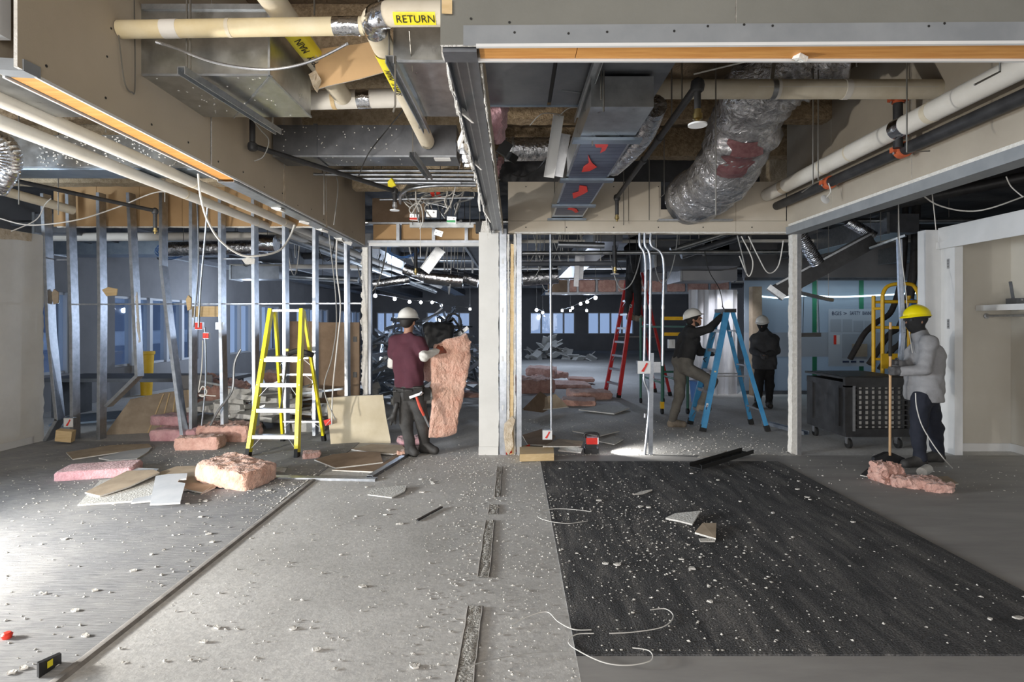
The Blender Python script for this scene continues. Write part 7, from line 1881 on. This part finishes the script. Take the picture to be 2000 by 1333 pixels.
tag(obj('yellow_bin', MB().lathe((-8.25, 12.75, 0), [(.11, 0), (.15, .9), (.17, .92), (.17, .98), (.13, .98)], 18), 'yellow_steel'), 'tall yellow bin by the window behind the snapped stud', 'bin')
for (Y0, X0) in ((11.2, -8.3), (16.0, -8.3), (21.3, -8.3), (26.8, -8.3)):
    pass
# columns
for (X, Y, lab) in ((-0.15, 24.0, 'white column far away right of the centre post'),):
    tag(obj('support_column', MB().box((X-.3, Y-.3, 0), (X+.3, Y+.3, 3.75)), 'white_paint'), lab, 'column')
# far white rubble heap
rnd = random.Random(14)
for k in range(40):
    X = rnd.uniform(.6, 3.3); Y = rnd.uniform(24, 26); hm_ = .9*math.exp(-((X-1.6)/.8)**2)
    mb = MB(); mb.obox((X, Y, .06 + hm_*rnd.random()), (rnd.uniform(.3,.8), rnd.uniform(.2,.5), .03), (rnd.uniform(-.7,.7), rnd.uniform(-.7,.7), rnd.uniform(0,3))); tag(obj('broken_tile', mb, 'ceiling_tile'), 'white tile in the far rubble heap below the end windows', 'tile', 'far tile heap')
# pink heap beyond the wide opening
for k, (px, py, size, rz, lift, lab) in enumerate(((1040,765,(.9,.8,.35),.3,.0,'large dim pink batt heap right of the centre post'), (1058,748,(.8,.7,.22),-.2,.22,'upper dim pink batt on the heap right of the post'), (1110,756,(1.1,.8,.12),.1,0,'flat dim pink batts behind the tall thin conduit'), (1135,750,(.7,.5,.09),0,.08,'topmost flat pink batt behind the tall thin conduit'), (1150,778,(.9,.6,.18),.2,0,'dim pink batt roll at the foot of the red ladder'), (1130,790,(.7,.5,.12),-.1,0,'dim pink batt lying before the red ladder'), (1085,745,(.6,.5,.16),.5,.12,'small dim pink batt at the heap edge'), (915,775,(.8,.4,.12),.1,0,'dim pink batts right of the carried batt'))):
    floorfluff(px, py, size, rz, 'pink_fluff', lab, 70+k, .25, (.05,.03), lift, .06)
flat('drywall_sheet', 'dim grey sheets before the red ladder foot', [(1130,800,.05), (1180,790,.06), (1230,797,.05), (1200,808,.03)], .02, ['ceiling_tile', 'gypsum'])

# ---- pink-filled soffit frame deep in the wide opening
ps = thing('far_soffit', 'far metal framed soffit filled with pink insulation', 'soffit', tuple(P(1250,575,15.0)))
part('track', MB().bar(P(1065,574,15.0), P(1440,572,15.0), .1, .06), 'steel', ps); part('track', MB().bar(P(1065,545,15.0), P(1440,543,15.0), .1, .05), 'galv_dark', ps)
xs_ = [1068, 1110, 1128, 1165, 1205, 1262, 1300, 1340, 1385, 1425]
for i, (a, b) in enumerate(zip(xs_, xs_[1:])):
    q0, q1 = P(a+2, 571, 15.0), P(b-2, 547, 15.0)
    if i in (0,): part('panel', MB().box((q0.x, 15.0, q0.z), (q1.x, 15.05, q1.z)), 'board_brown', ps)
    else: fluffy('batt', '', tuple((q0+q1)/2), (abs(q1.x-q0.x), .12, abs(q1.z-q0.z)), (0,0,0), 'pink_fluff', 80+i, .15, parent=ps, res=.06)
    part('stud', MB().bar(P(b, 574, 14.97), P(b, 545, 14.97), .05, .05), 'steel', ps)
mb = MB(); e = jag(P(1260,546,14.9), P(1440,548,14.9), 24, .10, (0,0,1), 5); mb.prism(e + [P(1440,500,14.9), P(1260,500,14.9)], (0,.05,0)); part('drywall_face', mb, 'wall_far', ps)
# bright hanging plastic sheet, lit by a lamp
sh = MB(); k = 22; vs = []
for i in range(k+1):
    for j in range(9):
        u = i/k; vs.append(P(1345+95*u, 566+ (796-566)*j/8, 12.9 + .10*math.sin(u*26 + j*.25) + .05*math.sin(u*61)))
sh.add(vs, [(i*9+j, (i+1)*9+j, (i+1)*9+j+1, i*9+j+1) for i in range(k) for j in range(8)])
sh2 = MB(); sh2.v = [(x, y+.012, z) for x, y, z in sh.v]; n0 = len(sh.v); sh.add(sh2.v, [f[::-1] for f in sh.f[:]])
tag(obj('plastic_sheet', sh, 'sheet_white', angle=80), 'white plastic sheeting hung behind the blue ladder, lit by a lamp', 'sheet')
mb = MB(); mb.prism([P(1470,560,12.6), P(1488,560,12.6), P(1490,790,12.6), P(1470,790,12.6)], (0,.2,0)); tag(obj('timber_post', mb, 'board_tan'), 'tan post right of the blue ladder', 'post')
tag(obj('blue_bucket', MB().lathe((3.75, 11.6, 0), [(.14, 0), (.18, .42), (.19, .44)], 18), 'wire_blue'), 'blue bucket behind the blue ladder', 'bucket')
lamp('spot_on_sheet', 'SPOT', P(1425,560,12.0) + Vector((0,0,.1)), 90, (0.95,0.95,1.0), .05, P(1420,640,12.9), spot=1.3, blend=.7)

# ---- string lights deep in the floor
def string_light(label, pts, hang_z=.05, e=0.0):
    o = thing('string_light', label, 'string light', tuple(pts[0]))
    part('cord', MB().tube([Vector(p) + Vector((0,0,hang_z)) for p in pts], .008, 5), 'wire_black', o)
    for p in pts:
        b_ = part('bulb', MB().lathe(p, [(.01,-.05), (.04,-.035), (.05,0), (.035,.035), (.015,.05)], 10), 'bulb', o)
        part('socket', MB().tube([Vector(p)+Vector((0,0,.045)), Vector(p)+Vector((0,0,.10))], .02, 8), 'black_plastic', b_)
    return hang(o, [Vector(pts[0]) + Vector((0,0,hang_z)), Vector(pts[-1]) + Vector((0,0,hang_z))], 3.745, .004)
string_light('string of work bulbs deep in the wide opening', [P(1163,582,15), P(1147,590,17), P(1134,594,18.5), P(1118,602,20), P(1098,607,21.5), P(1146,607,22), P(1114,607,23)])
string_light('short string of work bulbs right of the centre post', [P(1048,606,18), P(1060,611,20)])
string_light('string of work bulbs above the scrap pile', [P(733,578,15), P(771,584,16), P(800,590,17.5), P(822,591,18.5), P(844,591,19.5), P(862,597,20.5), P(918,604,22)])
for (px, py, Y) in ((800,590,13.0), (1150,590,16.5), (1105,606,21), (770,583,16), (850,592,20), (490,598,15)):
    lamp('bulb_light', 'POINT', P(px, py, Y) - Vector((0,0,.12)), 105, (0.68, 0.80, 1.0), .06)

# ---- dark services under the far slab
rnd = random.Random(23)
def fpipe(label, a, b, r, m_, n=10, nm='far_pipe'):
    mb = MB(); mb.tube([a, b], r, n); o = tag(obj(nm, mb, m_), label, 'pipe')
    a = Vector(a); b = Vector(b); ts_ = (.15, .5, .85) if (b-a).length > .6 else (.5,)
    if nm == 'sprinkler_drop': ts_ = (.02,)
    return hang(o, [a.lerp(b, t) for t in ts_], 3.745 if a.y > 8.6 else 4.14, .022 if nm == 'sprinkler_drop' else .006, 'black_pipe' if nm == 'sprinkler_drop' else 'rod')
def fduct(label, lo, hi, m_): 
    o = thing('far_duct', label, 'duct', ((lo[0]+hi[0])/2, (lo[1]+hi[1])/2, lo[2])); part('casing', MB().box(lo, hi), m_, o)
    part('flange', MB().box((lo[0]-.02, lo[1]-.02, lo[2]-.02), (lo[0]+.02, hi[1]+.02, hi[2]+.02)), 'strut', o); return o
fpipe('long white pipe crossing behind the left studs', P(95,463,9.4), P(560,462,9.4), .07, 'pipe_white')
fduct('blue-grey duct crossing high behind the left studs', P(105,497,10.2), P(420,470,10.2)+Vector((0,.5,0)), 'galv_blue')
fpipe('fat silver round duct behind the loop of pale cable', P(330,487,9.2), P(520,483,9.2), .12, 'foil', 16, 'far_duct')
fpipe('silver duct end catching light left of the left opening', P(505,475,9.0), P(540,476,9.0), .14, 'foil_shiny', 16, 'far_duct')
fduct('dark green duct behind the yellow ladder top', P(450,545,12), P(545,520,12)+Vector((0,.5,0)), 'galv_dark')
fpipe('upper slanting grey pipe seen through the left opening', P(560,445,8.9), P(860,560,15), .06, 'pipe_white'); fpipe('lower slanting grey pipe seen through the left opening', P(545,460,8.9), P(850,570,15), .055, 'galv')
for k in range(9):
    yy = 9.3 + k*1.9; z = 3.25 - .05*(k % 3)
    fpipe(['first','second','third','fourth','fifth','sixth','seventh','eighth','ninth'][k] + ' of the dim cross pipes under the far slab, counted from the studs', Vector((-8.2, yy, z)), Vector((9.8, yy, z + .05)), [.05,.035,.08][k % 3], ['galv','pipe_white','far_dark'][k % 3])
for k in range(8):
    xx = -7.6 + k*2.25; z = 3.35 - .12*(k % 2)
    fduct(['first','second','third','fourth','fifth','sixth','seventh','eighth'][k] + ' of the dim ducts running deep under the far slab, counted from the left', (xx, 9.0 + (k % 3), z-.3), (xx+.5, 12.7 if xx > 4.6 else 30, z), ['galv_dark','far_dark'][k % 2])
for k, (x0, y0, x1, y1, Y, r, m_, lab) in enumerate(((790,525,830,540,9.5,.10,'foil','crumpled silver duct over the white hard hat'), (830,540,905,548,9.6,.13,'foil_shiny','long silver duct right above the scrap pile'), (880,535,935,550,10,.11,'foil','silver duct end beside the centre post'), (730,555,800,545,11,.09,'foil','thin silver duct left over the scrap pile'),
        (1020,545,1090,540,10,.13,'foil','silver duct just right of the centre post'), (1090,478,1180,480,9,.05,'steel','bright conduit high in the wide opening'), (1020,495,1545,492,9.2,.035,'galv','long level pipe under the header of the wide opening'), (1020,516,1200,515,9.6,.04,'far_dark','dark level pipe high in the wide opening'),
        (1310,490,1420,455,9.4,.05,'galv','slanting rail above the climbing worker'), (1330,500,1450,462,9.7,.06,'galv_dark','dark slanting rail above the climbing worker'), (560,540,700,548,13,.07,'galv','dim pipe over the right of the ladder'), (450,520,720,522,12.5,.05,'pipe_white','thin pale pipe behind the ladder top'))):
    fpipe(lab, P(x0, y0, Y), P(x1, y1, Y), r, m_, 12)
fduct('grey equipment box high in the wide opening', P(1280,520,11), P(1445,470,11)+Vector((0,1.2,0)), 'far_dark')
fduct('dim grey air handler over the climbing worker', P(1330,548,12), P(1440,505,12)+Vector((0,1.0,0)), 'wall_far')
for (px, y0, y1, Y, lab) in ((1128,500,560,9.6,'white upright hanger strip in the wide opening'), (1137,500,545,9.8,'second upright hanger strip in the wide opening')):
    mb = MB(); mb.bar(P(px,y0,Y), P(px-3,y1,Y), .08, .03); tag(hang(obj('hanger_strip', mb, 'aluminium'), [P(px,y0,Y)], 3.745), lab, 'strip')
sh_ = fpipe('black sprinkler drop high in the wide opening', P(1200,480,9), P(1201,522,9), .035, 'black_pipe', 10, 'sprinkler_drop'); sprinkler_head(sh_, P(1201,522,9), True, 'brass', 1.5)
sh_ = fpipe('black sprinkler drop above the worker in maroon', P(812,488,9), P(812,525,9), .03, 'black_pipe', 10, 'sprinkler_drop'); sprinkler_head(sh_, P(812,525,9), True, 'brass', 1.5)
mb = MB(); mb.channel(P(830,530,8.6), P(862,487,8.6), .16, .05, .004, (0,-1,0)); tag(hang(obj('tilted_tray', mb, 'galv'), [P(860,490,8.62)], 3.745), 'tilted grey tray hanging over the worker in maroon', 'tray')
mb = MB(); mb.tube(smoothpath([P(1440,520,9.0), P(1428,560,9.0), P(1420,600,8.9)], 5), .012, 6); 
rnd = random.Random(40)
for k in range(26):
    px = rnd.choice((rnd.uniform(450, 700), rnd.uniform(730, 930), rnd.uniform(1030, 1540))); Y = rnd.uniform(9, 13); y0 = rnd.uniform(470, 520); dx = rnd.uniform(-60, 60); dy = rnd.uniform(20, 60)
    wirepath('drooping_cable', 'dim cable drooping under the far slab', [Vector((P(px,0,Y).x, Y, 3.745)), P(px, y0-20, Y), P(px+dx*.3, y0+dy*.8, Y), P(px+dx*.7, y0+dy, Y+.3), P(px+dx, y0-10, Y+.4), Vector((P(px+dx,0,Y+.4).x, Y+.4, 3.745))], rnd.uniform(.006,.014), rnd.choice(('wire_grey','wire_black','wire_white')), 'cable', 'far drooping cables', 5, 5)
# neighbouring building seen through the windows
fc = thing('office_building', 'pale office building across the street outside the left windows', 'building', (-24, 18, 0))
part('facade', MB().box((-26, 2, -6), (-24, 46, 22)), 'facade', fc)
for i in range(14):
    for j in range(5):
        part('window', MB().box((-24.02, 3.5+i*3, -1.5+j*2.6), (-23.95, 5.6+i*3, .2+j*2.6)), 'facade_window', fc)
# flood lamp on its stand, just out of the frame at the left
fl2 = thing('flood_lamp', 'work flood lamp on a low stand left of the camera', 'lamp', (-4.67, 2.8, 0.008))
for a in (0, 2.1, 4.2): part('leg', MB().tube([(-4.67, 2.80, .35), (-4.67 + .3*math.cos(a), 2.80 + .3*math.sin(a), .012)], .012, 8), 'black_plastic', fl2)
part('mast', MB().tube([(-4.67, 2.80, .3), (-4.67, 2.80, .55)], .015, 8), 'black_plastic', fl2)
part('head', MB().obox((-4.65, 2.81, .62), (.05, .26, .2), (0, 0, .57)), 'yellow_steel', fl2); part('lens', MB().obox((-4.622, 2.83, .62), (.008, .22, .16), (0, 0, .57)), 'led_panel', fl2)
